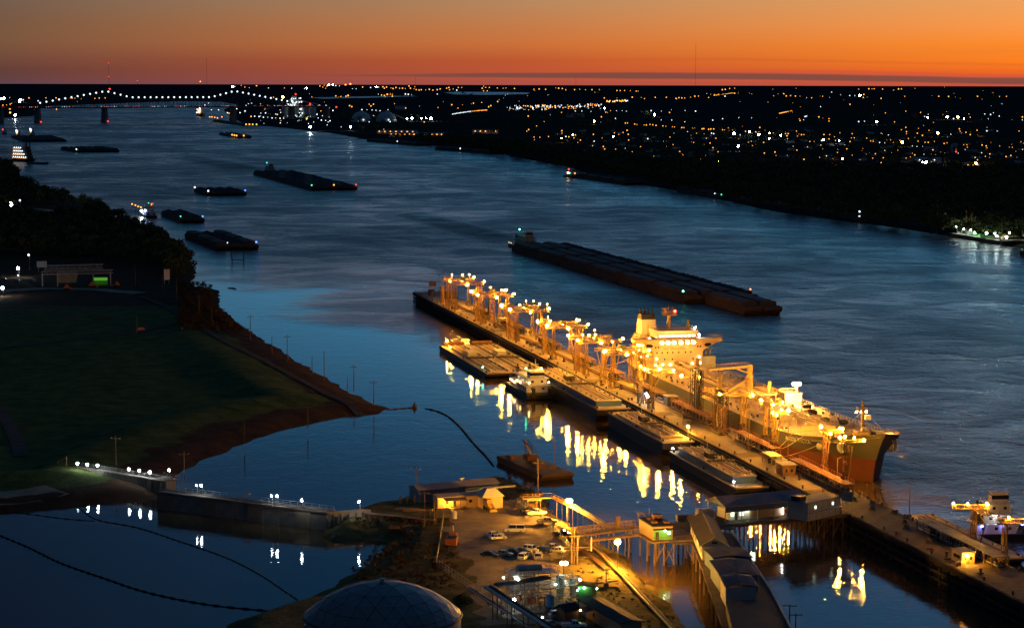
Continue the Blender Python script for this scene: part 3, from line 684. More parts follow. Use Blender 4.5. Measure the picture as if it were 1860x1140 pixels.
def mast(x, ybase, ytop, lights, label):
    w = P(x, ybase, 3.2); s = pxm(w); h = (ybase - ytop) / s
    mb = MB(); mb.beam((0, 0, 0), (0, 0, h), .32 / s)
    t = thing('radio_mast', label, 'radio mast', w); obj('mast', mb, 'darksteel', t)
    for y, c_ in lights: bulb(t, (0, 0, (ybase - y) / s), .75 / s if c_ == 'far_red' else 1.2 / s, c_)
mast(1263, 165, 80, [], 'tall thin radio mast rising into the orange sky')
mast(198, 166, 113, [(115, 'far_red'), (139.5, 'far_red'), (161.5, 'far_red')], 'radio mast with three small red lights behind the bridge')
mast(250, 166, 146, [(147, 'far_red')], 'short radio mast with one red light behind the bridge')
mast(364, 164, 147, [(148.5, 'far_orange')], 'short radio mast with one orange light near the bridge')
mast(376, 164, 106, [], 'unlit thin radio mast over the bridge')
mast(755, 166, 139, [], 'thin radio mast over the far plant lights')
mast(1046, 166, 140, [], 'thin radio mast under the dark cloud band')

# ------------------------------------------------------------------ domes, silos, houses of the far town
for x0, x1, yb, yt, lab in ((637.6, 674.5, 221, 202.5, 'pale round storage dome beside the grain terminal, nearer the silos'), (683, 720, 221, 200, 'pale round storage dome with a conveyor head, nearer the white floodlights')):
    w = P((x0 + x1) / 2, yb, 3.2); s = pxm(w); r = (x1 - x0) / 2 / s
    t = thing('storage_dome', lab, 'dome', w); mb = MB(); n = 20; rings = []
    for i in range(7):
        a = math.pi / 2 * i / 6.2; rings.append([(r * math.cos(a) * math.cos(2 * math.pi * k / n), r * math.cos(a) * math.sin(2 * math.pi * k / n), r * math.sin(a)) for k in range(n)])
    mb.add([v for g in rings for v in g], [(i * n + k, i * n + (k + 1) % n, (i + 1) * n + (k + 1) % n, (i + 1) * n + k) for i in range(6) for k in range(n)])
    obj('shell', mb, 'cladding', t); obj('head_house', MB().box(-4, 4, -4, 4, r * .97, r * 1.12), 'galv', t); obj('conveyor', MB().beam((0, 0, r * 1.05), (r * 1.7, r, 8), 2.5), 'galv', t)
    bulb(t, (r * .3, -r * 1.05, 6), 1.2 / s, 'far_white')
w = P(535, 214, 3.2); s = pxm(w)
t = thing('grain_elevator', 'tall white lit grain terminal tower at the bridge end', 'grain elevator', w)
obj('tower', MB().box(-14, 14, -14, 14, 0, 60).box(-8, 8, -8, 8, 60, 72), 'cladding', t); [obj('silo', MB().cyl(a, b, 0, 38, 12, 14), 'cladding', t) for a, b in ((30, 0), (56, 4), (-30, 0))]
obj('conveyor', MB().beam((14, 0, 58), (80, 8, 44), 3).beam((-14, 0, 58), (-110, -10, 20), 3), 'galv', t)
for k in range(30): bulb(t, (random.uniform(-24, 30), -16, random.uniform(2, 66)), random.uniform(.7, 1.4) / s, 'far_white')
w = P(565, 213, 3.2)
t = thing('silo', 'pale round silo standing beside the grain terminal tower', 'silo', w); obj('wall', MB().cyl(0, 0, 0, 36, 17, 18), 'cladding', t); obj('roof', MB().cyl(0, 0, 36, 42, 17.4, 18, 2), 'galv', t); bulb(t, (-2, -17.5, 41), 1.7 / s, 'far_red')
HM = []
for k in range(4):
    L_, W_, H_ = random.uniform(10, 16), random.uniform(7, 9), random.uniform(3, 4.4)
    HM.append((MB().box(-L_ / 2, L_ / 2, -W_ / 2, W_ / 2, 0, H_).mesh('wall', [MAT['cladding']]), MB().gable(-L_ / 2 - .5, L_ / 2 + .5, -W_ / 2 - .5, W_ / 2 + .5, H_, H_ + 2.4).mesh('roof', [MAT['roofdark']]), MB().box(-1.4, -.2, -W_ / 2 - .05, -W_ / 2 + .1, 1, 2.2).mesh('window', [MAT['window']]), MB().box(1.6, 2.6, -W_ / 2 - .05, -W_ / 2 + .1, 0, 2.1).mesh('door', [MAT['timber']])))
for k in range(90):
    x = random.uniform(1010, 1860); y = random.uniform(236, 296); w = P(x, y, 3.2); h = HM[random.randrange(4)]
    t = thing('house', 'small dark house with a gable roof among the far town lamps', 'house', w, random.choice((.2, 1.7, -.5, .9)), 'houses of the far town')
    obj('wall', h[0], None, t); obj('roof', h[1], None, t); obj('door', h[3], None, t)
    if random.random() < .4: obj('window', h[2], None, t)
def hall(x, y, L_, W_, H_, label, wallmat='cladding', lamps=0, lm='far_white', rz=.1):
    w = P(x, y, 3.2); t = thing('warehouse', label, 'warehouse', w, rz)
    obj('wall', MB().box(-L_ / 2, L_ / 2, -W_ / 2, W_ / 2, 0, H_), wallmat, t); obj('roof', MB().gable(-L_ / 2 - 1, L_ / 2 + 1, -W_ / 2 - 1, W_ / 2 + 1, H_, H_ + 3), 'roofgrey', t)
    for k in range(lamps): bulb(t, (-L_ / 2 + L_ * (k + .5) / lamps, -W_ / 2 - 2, H_ * .9), 1.0 / pxm(w), lm)
    return t
hall(1680, 296.5, 46, 18, 6, 'white lit building at the front edge of the far town', lamps=2)
hall(1764, 305, 22, 12, 5, 'low orange lit shed beside the yellow grass strip', lamps=3, lm='far_orange')
hall(1690, 275, 24, 16, 5, 'pale shop building in the middle of the far town')
hall(1733, 276, 9, 9, 12, 'tall pale narrow building with a red lamp beside it')
hall(722, 243, 95, 20, 6, 'long river warehouse under a first row of orange lamps', lamps=7, lm='far_orange', rz=-.25)
hall(757, 249, 120, 26, 7, 'long river warehouse with the brightest row of orange lamps', lamps=12, lm='far_orange', rz=-.02)
hall(882, 243, 60, 20, 7, 'orange lit shed standing back from the far shore', lamps=5, lm='far_orange', rz=0)
hall(1045, 213, 60, 20, 9, 'grey warehouse beside the white yard lamps')
hall(728, 199, 50, 22, 12, 'grey block building behind the storage domes')

# ------------------------------------------------------------------ bridge
BR = Vector((-1228, 6490, 0)); BA = math.atan2(.594, .806)
bridge = thing('cantilever_bridge', 'long cantilever truss bridge with strings of white lights over two peaks', 'bridge', BR, BA)
prof = [(-215, 58), (0, 93), (82, 74), (356, 74), (438, 93), (650, 57)]
def chord(t_):
    for (a, za), (b, zb) in zip(prof[:-1], prof[1:]):
        if a <= t_ <= b: return za + (zb - za) * (t_ - a) / (b - a)
    return 57
obj('deck', MB().box(-430, 800, -11, 11, 42, 45.5), 'darksteel', bridge)
tr = MB(); NS = 42; ts = [-215 + 865 * k / NS for k in range(NS + 1)]
for yy in (-11.5, 11.5):
    for k in range(NS):
        a, b = ts[k], ts[k + 1]
        tr.beam((a, yy, chord(a) - 2), (b, yy, chord(b) - 2), 1.6); tr.beam((a, yy, 45.5), (a, yy, chord(a) - 2), 1.0)
        tr.beam((a, yy, 45.5), (b, yy, chord(b) - 2), .9) if k % 2 else tr.beam((a, yy, chord(a) - 2), (b, yy, 45.5), .9)
obj('truss', tr, 'darksteel', bridge)
for t_ in (-215, 0, 438, 650, 780): obj('pier', MB().frust(t_ - 4.5, t_ + 4.5, -18, 18, -2, 42, 1.2, 5), 'oldconc', bridge)
for t_ in (-330, -430): obj('pier', MB().frust(t_ - 4, t_ + 4, -14, 14, -2, 42, 1, 2), 'oldconc', bridge)
for k in range(44):
    t_ = -212 + 860 * k / 43; o = bulb(bridge, (t_, -12, chord(t_)), 2.5, 'far_white')
for t_ in (-215, 0): bulb(bridge, (t_, -22, 3), 2.2, 'far_red')
CARM = MB(); CARM.slot(0).box(-2.2, 2.2, -.9, .9, .4, 1.1).frust(-1.2, 1.2, -.85, .85, 1.1, 1.7, .5, .1); CARM.slot(1).box(2.2, 2.5, -1.0, 1.0, .5, 1.3).box(-2.5, -2.2, -1.0, 1.0, .5, 1.3)
CM = [CARM.mesh('car', [MAT['cardark'], MAT[q]]) for q in ('far_red', 'far_white')]
for k in range(70):
    t_ = random.uniform(-420, 760); w = BR + Vector((math.cos(BA) * t_ + math.sin(BA) * 8, math.sin(BA) * t_ - math.cos(BA) * 8, 45.5))
    i = 0 if random.random() < .6 else 1
    o = obj('car', CM[i], None, None, w, BA); o.scale = (1.2, 1.2, 1.2)
    tag(o, ('car showing red tail lamps' if i == 0 else 'car showing white head lamps') + ' on the bridge deck', 'car', ('red lit' if i == 0 else 'white lit') + ' cars crossing the bridge')
# ------------------------------------------------------------------ barges and towboats
def barge_mesh(L_, W_, H_, cover, rake_f=6.0, rake_a=1.5):
    """hull, cargo box and cover of a river hopper barge; x runs from stern 0 to bow L_"""
    hull = MB().prism_y([(rake_a, -1.2), (L_ - rake_f, -1.2), (L_, H_ * .55), (L_, H_), (0, H_), (0, H_ * .4)], 0.15, W_ - .15)
    for xx in (1.5, L_ - 2.5): hull.cyl(xx, 1.2, H_, H_ + .55, .25, 6).cyl(xx, W_ - 1.2, H_, H_ + .55, .25, 6)
    coam = MB(); a, b = 3.0, L_ - 6.5
    coam.box(a, b, 1.0, 1.25, H_, H_ + 1.3).box(a, b, W_ - 1.25, W_ - 1.0, H_, H_ + 1.3).box(a, a + .25, 1.25, W_ - 1.25, H_, H_ + 1.3).box(b - .25, b, 1.25, W_ - 1.25, H_, H_ + 1.3)
    top = MB(); n = 9
    if cover == 'lid':
        for k in range(n):
            x0 = a + .1 + (b - a - .2) * k / n; x1 = a + .1 + (b - a - .2) * (k + 1) / n - .12; dz = .18 * (k % 2)
            ym = W_ / 2; top.prism_x([(.8, H_ + 1.32), (W_ - .8, H_ + 1.32), (W_ - 1.6, H_ + 2.3 + dz), (ym, H_ + 2.75 + dz), (1.6, H_ + 2.3 + dz)], x0, x1)
    else:
        m_ = 16; vs = []; fs = []
        for i in range(m_ + 1):
            for j in range(5):
                x = a + .3 + (b - a - .6) * i / m_; y = 1.3 + (W_ - 2.6) * j / 4
                hmp = (1 - abs(j - 2) / 2) ** .8 * (1.6 + .7 * math.sin(i * 1.9) ** 2) * min(1, min(i, m_ - i) / 1.5)
                vs.append((x, y, H_ + .7 + hmp))
        fs = [(i * 5 + j, (i + 1) * 5 + j, (i + 1) * 5 + j + 1, i * 5 + j + 1) for i in range(m_) for j in range(4)]; top.add(vs, fs)
    return hull, coam, top
BM = {}
def barge(loc, rz, cover, label, group, L_=59.4, W_=10.7, H_=3.6, mat='bargebrown'):
    k = (cover, round(L_, 1), W_, H_, mat)
    if k not in BM:
        h, c_, t_ = barge_mesh(L_, W_, H_, cover)
        BM[k] = (h.mesh('hull', [MAT[mat]]), c_.mesh('coaming', [MAT[mat]]), t_.mesh('cover' if cover == 'lid' else 'cargo', [MAT['bargebrown' if cover == 'lid' else 'coal']]))
    t = thing('hopper_barge', label, 'barge', loc, rz, group)
    for q in BM[k]: obj(q.name.split('.')[0], q, None, t)
    return t
def fleet(p0, p1, cols, label, group, gap=.25, rows=None, skip=None, cover=None, W_=10.7, H_=3.6, side=1, extra=0):
    """rafted barges; p0 p1 are the near waterline corners at stern and bow; side=+1 puts further columns to the left of travel"""
    a, b = P(*p0), P(*p1); rz = ang(a, b); ln = (b - a).length; n = rows or max(1, round(ln / 60)); L_ = ln / n - gap
    ux, uy = math.cos(rz), math.sin(rz); out = []
    for c_ in range(cols):
        for r_ in range(n + extra):
            if skip and skip(c_, r_, n): continue
            o = c_ * (W_ + gap); y = o if side > 0 else -o - W_
            loc = (a.x + ux * r_ * (ln / n) - uy * y, a.y + uy * r_ * (ln / n) + ux * y, 0)
            cv = cover(c_, r_) if cover else 'lid'
            out.append(barge(loc, rz, cv, label(c_, r_, n) if callable(label) else label, group, L_, W_, H_))
    return out, rz, a, L_
def towboat(loc, rz, L_=36, W_=11, tiers=3, label='', hullmat='hullblack', housemat='white', lamps=(), winlit=0, group=None, name='towboat', ph=3.0):
    t = thing(name, label, 'towboat', loc, rz, group)
    obj('hull', MB().prism_y([(1, -1), (L_ - 1, -1), (L_, .4), (L_, 2.0), (0, 2.0), (0, .6)], -W_ / 2, W_ / 2).box(-.3, L_ + .3, -W_ / 2 - .18, W_ / 2 + .18, 1.35, 1.75), hullmat, t)
    for s in (-1, 1): obj('push_knee', MB().prism_y([(L_ - .6, 2.0), (L_ + .9, .8), (L_ + .9, 4.6), (L_ + .2, 4.8)], s * W_ * .28 - .6, s * W_ * .28 + .6), 'darksteel', t)
    z = 2.0; x0, x1, w = L_ * .16, L_ * .84, W_ * .40
    for k in range(tiers):
        obj('deckhouse', MB().box(x0, x1, -w, w, z, z + 2.6), housemat, t)
        sl = MB().box(x0 - .8, x1 + .8, -w - .9, w + .9, z + 2.6, z + 2.75); obj('deck', sl, housemat, t)
        obj('railing', MB().rail([(x0 - .7, -w - .8, z + 2.75), (x1 + .7, -w - .8, z + 2.75), (x1 + .7, w + .8, z + 2.75), (x0 - .7, w + .8, z + 2.75), (x0 - .7, -w - .8, z + 2.75)], 1.0, 2.2, .06), 'galv', t)
        nw = max(2, int((x1 - x0) / 3.2)); lit = 0
        for i in range(nw):
            for s in (-1, 1):
                xx = x0 + (x1 - x0) * (i + .5) / nw
                obj('window', MB().box(xx - .45, xx + .45, s * w - .04, s * w + .04, z + 1.1, z + 1.9), 'window' if lit < winlit and i % 2 == k % 2 else 'glass', t); lit += 1
        for s in (-.5, .5): obj('window', MB().box(x1 - .04, x1 + .04, s * w - .5, s * w + .5, z + 1.1, z + 1.9), 'glass', t)
        z += 2.75; x0 += (x1 - x0) * .18; x1 -= .7; w *= .84
    obj('pilothouse', MB().frust(x1 - 4.6, x1 + .2, -w * .85, w * .85, z, z + ph, .15, .15), housemat, t)
    obj('pilothouse_window', MB().box(x1 - 4.5, x1 + .26, -w * .87, w * .87, z + 1.1, z + 2.2), 'glass', t)
    obj('pilothouse_roof', MB().box(x1 - 5.0, x1 + .7, -w * .95, w * .95, z + ph, z + ph + .18), housemat, t)
    obj('mast', MB().cyl(x1 - 2.5, 0, z + ph, z + ph + 4.5, .12, 6).box(x1 - 2.6, x1 - 2.4, -1.4, 1.4, z + ph + 2.4, z + ph + 2.55).box(x1 - 2.9, x1 - 2.1, -.25, .25, z + ph + 3.2, z + ph + 3.4), 'galv', t)
    for s in (-1, 1): obj('funnel', MB().frust(L_ * .2, L_ * .2 + 1.8, s * W_ * .22 - .7, s * W_ * .22 + .7, 2, 9.5, .25, .15).cyl(L_ * .2 + .9, s * W_ * .22, 9.5, 10.6, .3, 8), 'darksteel', t)
    for (x, y, zz, r, mt_) in lamps: bulb(t, (x, y, zz), r, mt_)
    t['top'] = z + ph
    return t

ORD = ['first', 'second', 'third', 'fourth', 'fifth', 'sixth', 'seventh', 'eighth']
def place(base):
    return lambda c_, r_, n: '%s, %s row out, %s along' % (base, ORD[c_], ORD[r_])
# large tow in mid river
G1 = 'barges of the long tow in mid river'
def l1(c_, r_, n, ORD=('first', 'second', 'third', 'fourth', 'fifth', 'sixth', 'seventh')):
    return 'mid river tow barge, ' + ['row nearest the dock', 'second row from the dock', 'third row from the dock', 'peaked far row'][c_] + ', %s ahead of the towboat' % ORD[r_]
fleet((929, 456), (1246, 551.5), 4, l1, G1, rows=6, extra=1, H_=4.2, skip=lambda c_, r_, n: c_ in (0, 3) and r_ == 6, cover=lambda c_, r_: 'lid' if c_ < 3 else 'heap')
a, b = P(929, 456), P(1246, 551.5); rz1 = ang(a, b); q = a + Vector((math.cos(rz1) * -44 - math.sin(rz1) * 16, math.sin(rz1) * -44 + math.cos(rz1) * 16, 0))
towboat(q, rz1, 44, 14, 3, 'dim white towboat pushing the long tow in mid river with one green light', housemat='cladding', lamps=((30, -6, 15, .5, 'green'),), winlit=0)
for i in range(3): bulb(bpy.data.objects['towboat'], (2 + i * 4, -7.2, 3.4), .3, 'window')
f0 = [o for o in bpy.data.objects if o.get('group') == G1]
bulb(f0[5], (57, 1, 6.4), .42, 'green', 'signal_lamp'); bulb([o for o in f0 if 'far row' in o['label']][-1], (57, 9, 6.6), .42, 'red', 'signal_lamp')
# second tow further upriver
G2 = 'barges of the second tow further upriver'
o2, rz2, a2, L2 = fleet((460, 317), (565, 346), 5, place('dark barge of the second tow upriver'), G2, rows=7, cover=lambda c_, r_: 'heap' if (c_ + r_) % 3 else 'lid')
q = a2 + Vector((math.cos(rz2) * -46 - math.sin(rz2) * 26, math.sin(rz2) * -46 + math.cos(rz2) * 26, 0))
towboat(q, rz2, 44, 14, 3, 'dark towboat with a green light pushing the second tow upriver', housemat='cladding', lamps=((30, -5, 15, .9, 'far_green'),))
bulb(o2[6], (L2 - 1, 1, 6), .9, 'far_green', 'signal_lamp'); bulb(o2[20], (L2 - 1, 5, 6), .9, 'far_orange', 'signal_lamp'); bulb(o2[34], (L2 - 1, 9, 6), .9, 'far_red', 'signal_lamp')
# loose groups further up
def small_fleet(p0, p1, cols, label, group, rows, cover, lights=()):
    o, rz, a_, L_ = fleet(p0, p1, cols, place(label), group, rows=rows, cover=cover)
    for (i, x, y, r, mt_) in lights: bulb(o[i % len(o)], (x * L_, y, 5.5), r, mt_, 'signal_lamp')
    return o, rz, a_
small_fleet((352, 349), (377, 356), 4, 'dark barge in the small raft adrift below the second tow', 'barges of the small raft below the second tow', 2, lambda c_, r_: 'heap', ((0, 0.02, 1, 1.0, 'far_white'), (1, .98, 1, 1.0, 'far_white'), (7, .98, 9, .9, 'far_blue')))
small_fleet((110, 272), (138, 277), 7, 'dark barge between the riverboat and the bridge', 'barges of the raft between riverboat and bridge', 3, lambda c_, r_: 'heap' if c_ % 3 else 'lid', ((2, .98, 1, 1.2, 'far_white'),))
o5, r5, a5 = small_fleet((20, 250), (42, 258), 8, 'dark barge around the two lit upper river towboats', 'barges round the two lit towboats', 3, lambda c_, r_: 'heap', ())
for (x, y, lab) in ((33, 249, 'towboat with a bright pilothouse at the near end of the upper raft'), (58, 246, 'taller towboat with the brightest pilothouse in the upper raft')):
    towboat(P(x, y), r5, 34, 11, 3, lab, lamps=((20, -4, 13, 2.6, 'far_white'), (22, -4, 9, 2.0, 'far_orange'), (18, -5, 15, 1.8, 'far_white')))
small_fleet((398, 245), (430, 251), 3, 'low barge with orange lamps in the upper river', 'barges with orange lamps in the upper river', 2, lambda c_, r_: 'lid', ((1, .5, 0, 1.7, 'far_orange'), (1, .75, 0, 1.7, 'far_orange'), (1, .98, 0, 1.7, 'far_orange'), (3, .98, 5, 1.7, 'far_orange'), (0, .2, 8, 1.2, 'far_blue')))
towboat(P(7, 243), r5, 30, 10, 3, 'small dark boat with one red lamp near the bridge', lamps=((20, -3, 10, 2.0, 'far_red'),))
# moored fleet below the wood
o6, r6, a6 = small_fleet((335, 432), (392, 455), 3, 'dark barge of the large raft moored off the wooded point', 'barges moored off the wooded point', 3, lambda c_, r_: 'heap' if c_ % 2 else 'lid', ((2, .98, 9, .45, 'far_white'), (8, .96, 9, .8, 'far_blue')))
o7, r7, a7 = small_fleet((292, 391), (328, 405), 2, 'dark barge moored tight under the trees', 'barges moored tight under the trees', 2, lambda c_, r_: 'heap', ((1, .9, 1, .6, 'far_green'), (3, .98, 9, .8, 'far_blue')))
towboat(P(266, 392), r7, 32, 10, 3, 'towboat with blue and white deck lights under the trees', lamps=((6, -5.5, 5, .9, 'cool'), (24, -4, 4, .8, 'far_blue'), (28, -4, 6, .7, 'far_blue'), (26, 1, 12, .6, 'far_orange'), (29, 2, 13, .5, 'far_red'), (28, -2, 13.4, .5, 'far_green')))
for x, y in ((240, 375), (246, 377), (251, 379.5), (256, 381)): far_lamp(P(x, y, 10), .75, 'far_orange', 'street_lamp', 'warm lamp in the row over the landing upriver of the blue lit towboat', 'lamps over the landing by the blue lit towboat')
# barges along the far shore
for p0, p1, cols, rows, lab, lights in (((1040, 322), (1135, 336), 3, 4, 'dark barge behind the red lit far shore boat', ((0, .02, 0, .9, 'far_orange'), (0, .2, 0, .9, 'far_orange'))),
        ((1228, 347), (1310, 363), 2, 3, 'dark barge in the green lit far shore raft', ((2, .95, 1, .8, 'far_green'), (2, .6, 0, .6, 'far_white'))),
        ((1330, 366), (1560, 404), 2, 6, 'dark barge in the longest far shore raft', ((5, .98, 1, .8, 'far_white'),)),
        ((666, 257), (755, 265), 3, 3, 'dark barge under the orange lit river warehouses', ((1, .9, 1, 1.2, 'far_white'),)),
        ((790, 272), (890, 280), 3, 3, 'dark barge between the river warehouses and far wood', ((1, .4, 1, 1.3, 'far_white'),))):
    small_fleet(p0, p1, cols, lab, lab.replace('dark barge', 'barges').split(',')[0], rows, lambda c_, r_: 'heap' if c_ else 'lid', lights)
towboat(P(1030, 321), ang(P(1040, 322), P(1135, 336)), 34, 10, 2, 'small boat lit red and white at the head of the far shore barges', lamps=((17, -4, 6, 1.1, 'warm'), (17, -3, 10.5, 1.2, 'far_red'), (27, -4, 6, .7, 'far_green')))
# old riverboat
rv = thing('riverboat', 'brightly lit old style riverboat of four open decks with two tall stacks', 'riverboat', P(22, 293), ang(P(22, 293), P(80, 296)))
rv.scale = (1.3, 1.3, 1.45)
obj('hull', MB().prism_y([(2, -1), (26, -1), (32, 2), (32, 3), (0, 3), (0, 1)], 0, 12), 'hullblack', rv)
for k in range(4):
    z = 3 + k * 3.3
    obj('deck', MB().box(k * .8, 34 - k * 1.6, .3, 11.7, z + 3.0, z + 3.25), 'galv', rv); obj('cabin', MB().box(2 + k * .8, 30 - k * 1.6, 2, 10, z, z + 3.0), 'timber', rv)
    obj('column_row', MB().rail([(k * .8 + .3, .5, z), (33.5 - k * 1.6, .5, z)], 3.0, 3.2, .25, False), 'white', rv)
    for i in range(7 - k): bulb(rv, (3 + k * .8 + i * 4.4, .2, z + 1.9), .7, 'far_white')
    for i in range(7 - k): bulb(rv, (1 + k * .8 + i * 4.4, -.1, z + .9), .35, 'far_orange')
for y in (3.5, 8.5): obj('smokestack', MB().cyl(26 - y * 0, y, 16, 27, .7, 8), 'black', rv)
obj('pilothouse', MB().frust(19, 23, 4, 8, 16.2, 19.2, .3, .3), 'white', rv)
one('landing_pontoon', MB().prism_y([(0, -1), (36, -1), (40, 2.4), (0, 2.4)], 0, 14), 'darksteel', 'dark low pontoon moored against the lit riverboat', 'pontoon', P(48, 297), ang(P(22, 293), P(80, 296)))
ld = thing('landing_bridge', 'dim red trussed landing bridge behind the riverboat', 'gangway', P(-6, 277, 5), -.15)
obj('deck', MB().box(0, 44, 0, 6, 0, .6), 'redpaint', ld); obj('truss', MB().truss((0, 3, 3), (44, 3, 3), 6, 5, 10, .5), 'redpaint', ld)
# old ship and plant at the bridge end
fsip = thing('cargo_ship', 'yellow white lit cargo ship moored at the far end of the bridge', 'ship', P(357, 211), ang(P(357, 211), P(400, 217)))
obj('hull', MB().prism([(0, 0), (100, 0), (118, 9), (100, 18), (0, 18)], -1, 11), 'hullblack', fsip); obj('deck_house', MB().box(6, 26, 2, 16, 11, 28), 'cream', fsip); obj('funnel', MB().box(2, 7, 6, 12, 11, 32), 'black', fsip)
for x in (45, 70, 92): obj('crane', MB().cyl(x, 9, 11, 27, 1.2, 6).beam((x, 9, 26), (x + 16, 9, 33), 1), 'galv', fsip)
for k in range(16): bulb(fsip, (random.uniform(2, 105), -1 + random.random() * 3, random.choice((13, 18, 24, 29))), random.uniform(1.6, 3.2), 'far_white' if k % 3 else 'far_orange')
for k, (x, y) in enumerate(((379, 187), (372, 190), (384, 199), (397, 199), (422, 206), (426, 203), (430, 197), (436, 204), (445, 201), (451, 188), (454, 182), (457, 187), (447, 191), (413, 204))): far_lamp(P(x, y, 14), random.uniform(1.5, 2.6), 'far_white', 'floodlight_mast', 'white light in the cluster over the wharf at the far end of the bridge', 'white lights of the wharf at the bridge end')
for k, (x, y) in enumerate(((381, 215), (385, 215), (390, 216), (395, 217), (403, 215), (416, 208), (456, 214), (447, 229), (453, 229), (459, 229), (466, 229))): far_lamp(P(x, y, 8), 1.9, 'far_orange', 'street_lamp', 'orange lamp low over the water at the wharf at the far end of the bridge', 'orange lamps of the wharf at the bridge end')
small_fleet((387, 221), (440, 229), 2, 'dark barge at the wharf below the bridge end', 'barges at the wharf at the bridge end', 4, lambda c_, r_: 'lid')
one('fleet_pontoon', MB().box(0, 70, 0, 25, -1, 7), 'darksteel', 'dark moored pontoon across the river from the wharf lights', 'pontoon', P(-40, 215), -.1)
# lit landing at the far shore, right of the picture
dk = thing('landing_barge', 'brightly lit dock barge with gear on deck, moored off the far wood', 'barge', P(1722, 430), ang(P(1722, 430), P(1822, 446)))
sL = pxm(P(1770, 438)); LL = (P(1822, 446) - P(1722, 430)).length
obj('hull', MB().prism_y([(2, -1), (LL - 3, -1), (LL, 2.6), (LL, 3.2), (0, 3.2), (0, 1)], 0, 16), 'hullblack', dk); obj('deck', MB().box(1, LL - 2, .6, 15.4, 3.2, 3.3), 'bargedeck', dk)
obj('winch_house', MB().box(8, 16, 4, 11, 3.3, 7).box(24, 30, 5, 11, 3.3, 6), 'cladding', dk); obj('equipment', MB().box(34, 40, 3, 8, 3.3, 5).cyl(46, 6, 3.3, 5.4, 1.6, 10).cyl(52, 6, 3.3, 5.4, 1.6, 10).box(58, 66, 4, 9, 3.3, 4.6), 'greenpaint', dk)
for x in (14, 24): obj('mast', MB().lattice(x, 9, 3.3, 22, 1.2, .4, 8, .12).beam((x, 9, 3.3), (x + 7, 9, 19), .3), 'yellow', dk)
for x, zz in ((13, 9), (26, 8.5), (38, 8), (46, 6.5), (66, 7.5), (84, 6)): obj('lamp_post', MB().cyl(x, 1.2, 3.3, zz, .09, 6), 'galv', dk); bulb(dk, (x, 1.2, zz), .85, 'landing')
gw = thing('conveyor_gangway', 'lit yellow gangway on posts running from the landing barge into the wood', 'gangway', P(1785, 433, 7), ang(P(1785, 433, 7), P(1900, 416, 12)))
obj('deck', MB().box(0, 100, 0, 3, 0, .5).rail([(0, 0, .5), (100, 0, .5)], 1.4, 5, .15), 'yellow', gw)
for x in (20, 45, 70, 95): obj('post', MB().box(x, x + .8, 1, 2, -9, 0), 'galv', gw)
for x in (12, 27, 42, 58): bulb(gw, (x, -.2, 3.4), .55, 'landing'); 
wh = thing('landing_wharf', 'dark wharf deck on posts with two white lamps, joined to the lit landing barge', 'wharf', P(1818, 448), -.1)
obj('deck', MB().box(0, 60, 0, 12, 4.5, 5.2), 'timber', wh); [obj('post', MB().box(x, x + .7, .3, 1, -1, 4.5), 'pile', wh) for x in (2, 14, 26, 38, 50)]
for x in (4, 19): bulb(wh, (x, -.3, 7.4), .85, 'landing')
small_fleet((1852, 465), (1890, 471), 2, 'dark barge at the picture edge by the lit wharf', 'barges at the lit wharf', 1, lambda c_, r_: 'lid')
for x, y, mt_ in ((1666, 386.5, 'far_white'), (1697, 396, 'far_white'), (1704, 396.5, 'far_white'), (1561, 397, 'far_white'), (1716, 402, 'far_orange'), (1685, 400, 'far_white')): far_lamp(P(x, y, 6), .8, mt_, 'floodlight_mast', 'faint lamp among the trees upriver of the lit landing barge', 'faint lamps beside the lit landing barge', 4)

# ------------------------------------------------------------------ tanker
SL, SB = 243.0, 16.1
ship = thing('tanker_ship', 'floodlit oil tanker with grey and red hull moored along the dock', 'tanker', DW(335, 38.4, 0), DRZ)
def lerp_tab(tab, x):
    for (a, va), (b, vb) in zip(tab[:-1], tab[1:]):
        if x <= b:
            f = max(0, (x - a) / (b - a)); return va + (vb - va) * f
    return tab[-1][1]
DECKZ = [(0, 10.4), (20, 10), (178, 10), (200, 11), (213, 12.1), (228, 13.9), (237, 15.6), (243, 17)]
HBT = [(0, 11.5), (10, 14.6), (25, 16.1), (196, 16.1), (208, 15.6), (218, 14.4), (228, 11.6), (236, 7.2), (241, 2.6), (243, .15)]
HB5 = [(0, 8), (10, 12), (28, 16), (190, 16.1), (204, 14.6), (214, 12.4), (224, 8.4), (231, 4.6), (236, .9), (237, .1)]
HB0 = [(0, 1), (10, 6), (36, 15.6), (186, 16.1), (202, 14), (212, 11.4), (222, 7.4), (229, 3.6), (233, .3), (234, .1)]
XE = {0: 233.5, 1: 236.5, 2: 243}
sta = [0, 5, 10, 18, 26, 36, 60, 90, 120, 150, 178, 190, 200, 208, 214, 220, 226, 231, 235, 239, 243]
def hull_pts(zz):
    out = []
    for x in sta:
        f = x / 243.0; top = lerp_tab(DECKZ, x); red = lerp_tab([(0, 4.6), (178, 5.2), (225, 7.3), (243, 7.6)], x)
        pw = (x / 243.0) ** 8
        xa = x - pw * 10; xr = x - pw * 7.0
        if zz == 0: out.append((xa - .0, lerp_tab(HB0, x - pw * 9) if x > 120 else lerp_tab(HB0, x), -1.5))
        elif zz == 1: out.append((xr, lerp_tab(HB5, x - pw * 6) if x > 120 else lerp_tab(HB5, x), red))
        else: out.append((x, lerp_tab(HBT, x), top))
    return out
h0, h1, h2 = hull_pts(0), hull_pts(1), hull_pts(2)
hm = [(0.5 * (a[0] + b[0]), .42 * a[1] + .58 * b[1], .45 * a[2] + .55 * b[2]) for a, b in zip(h1, h2)]
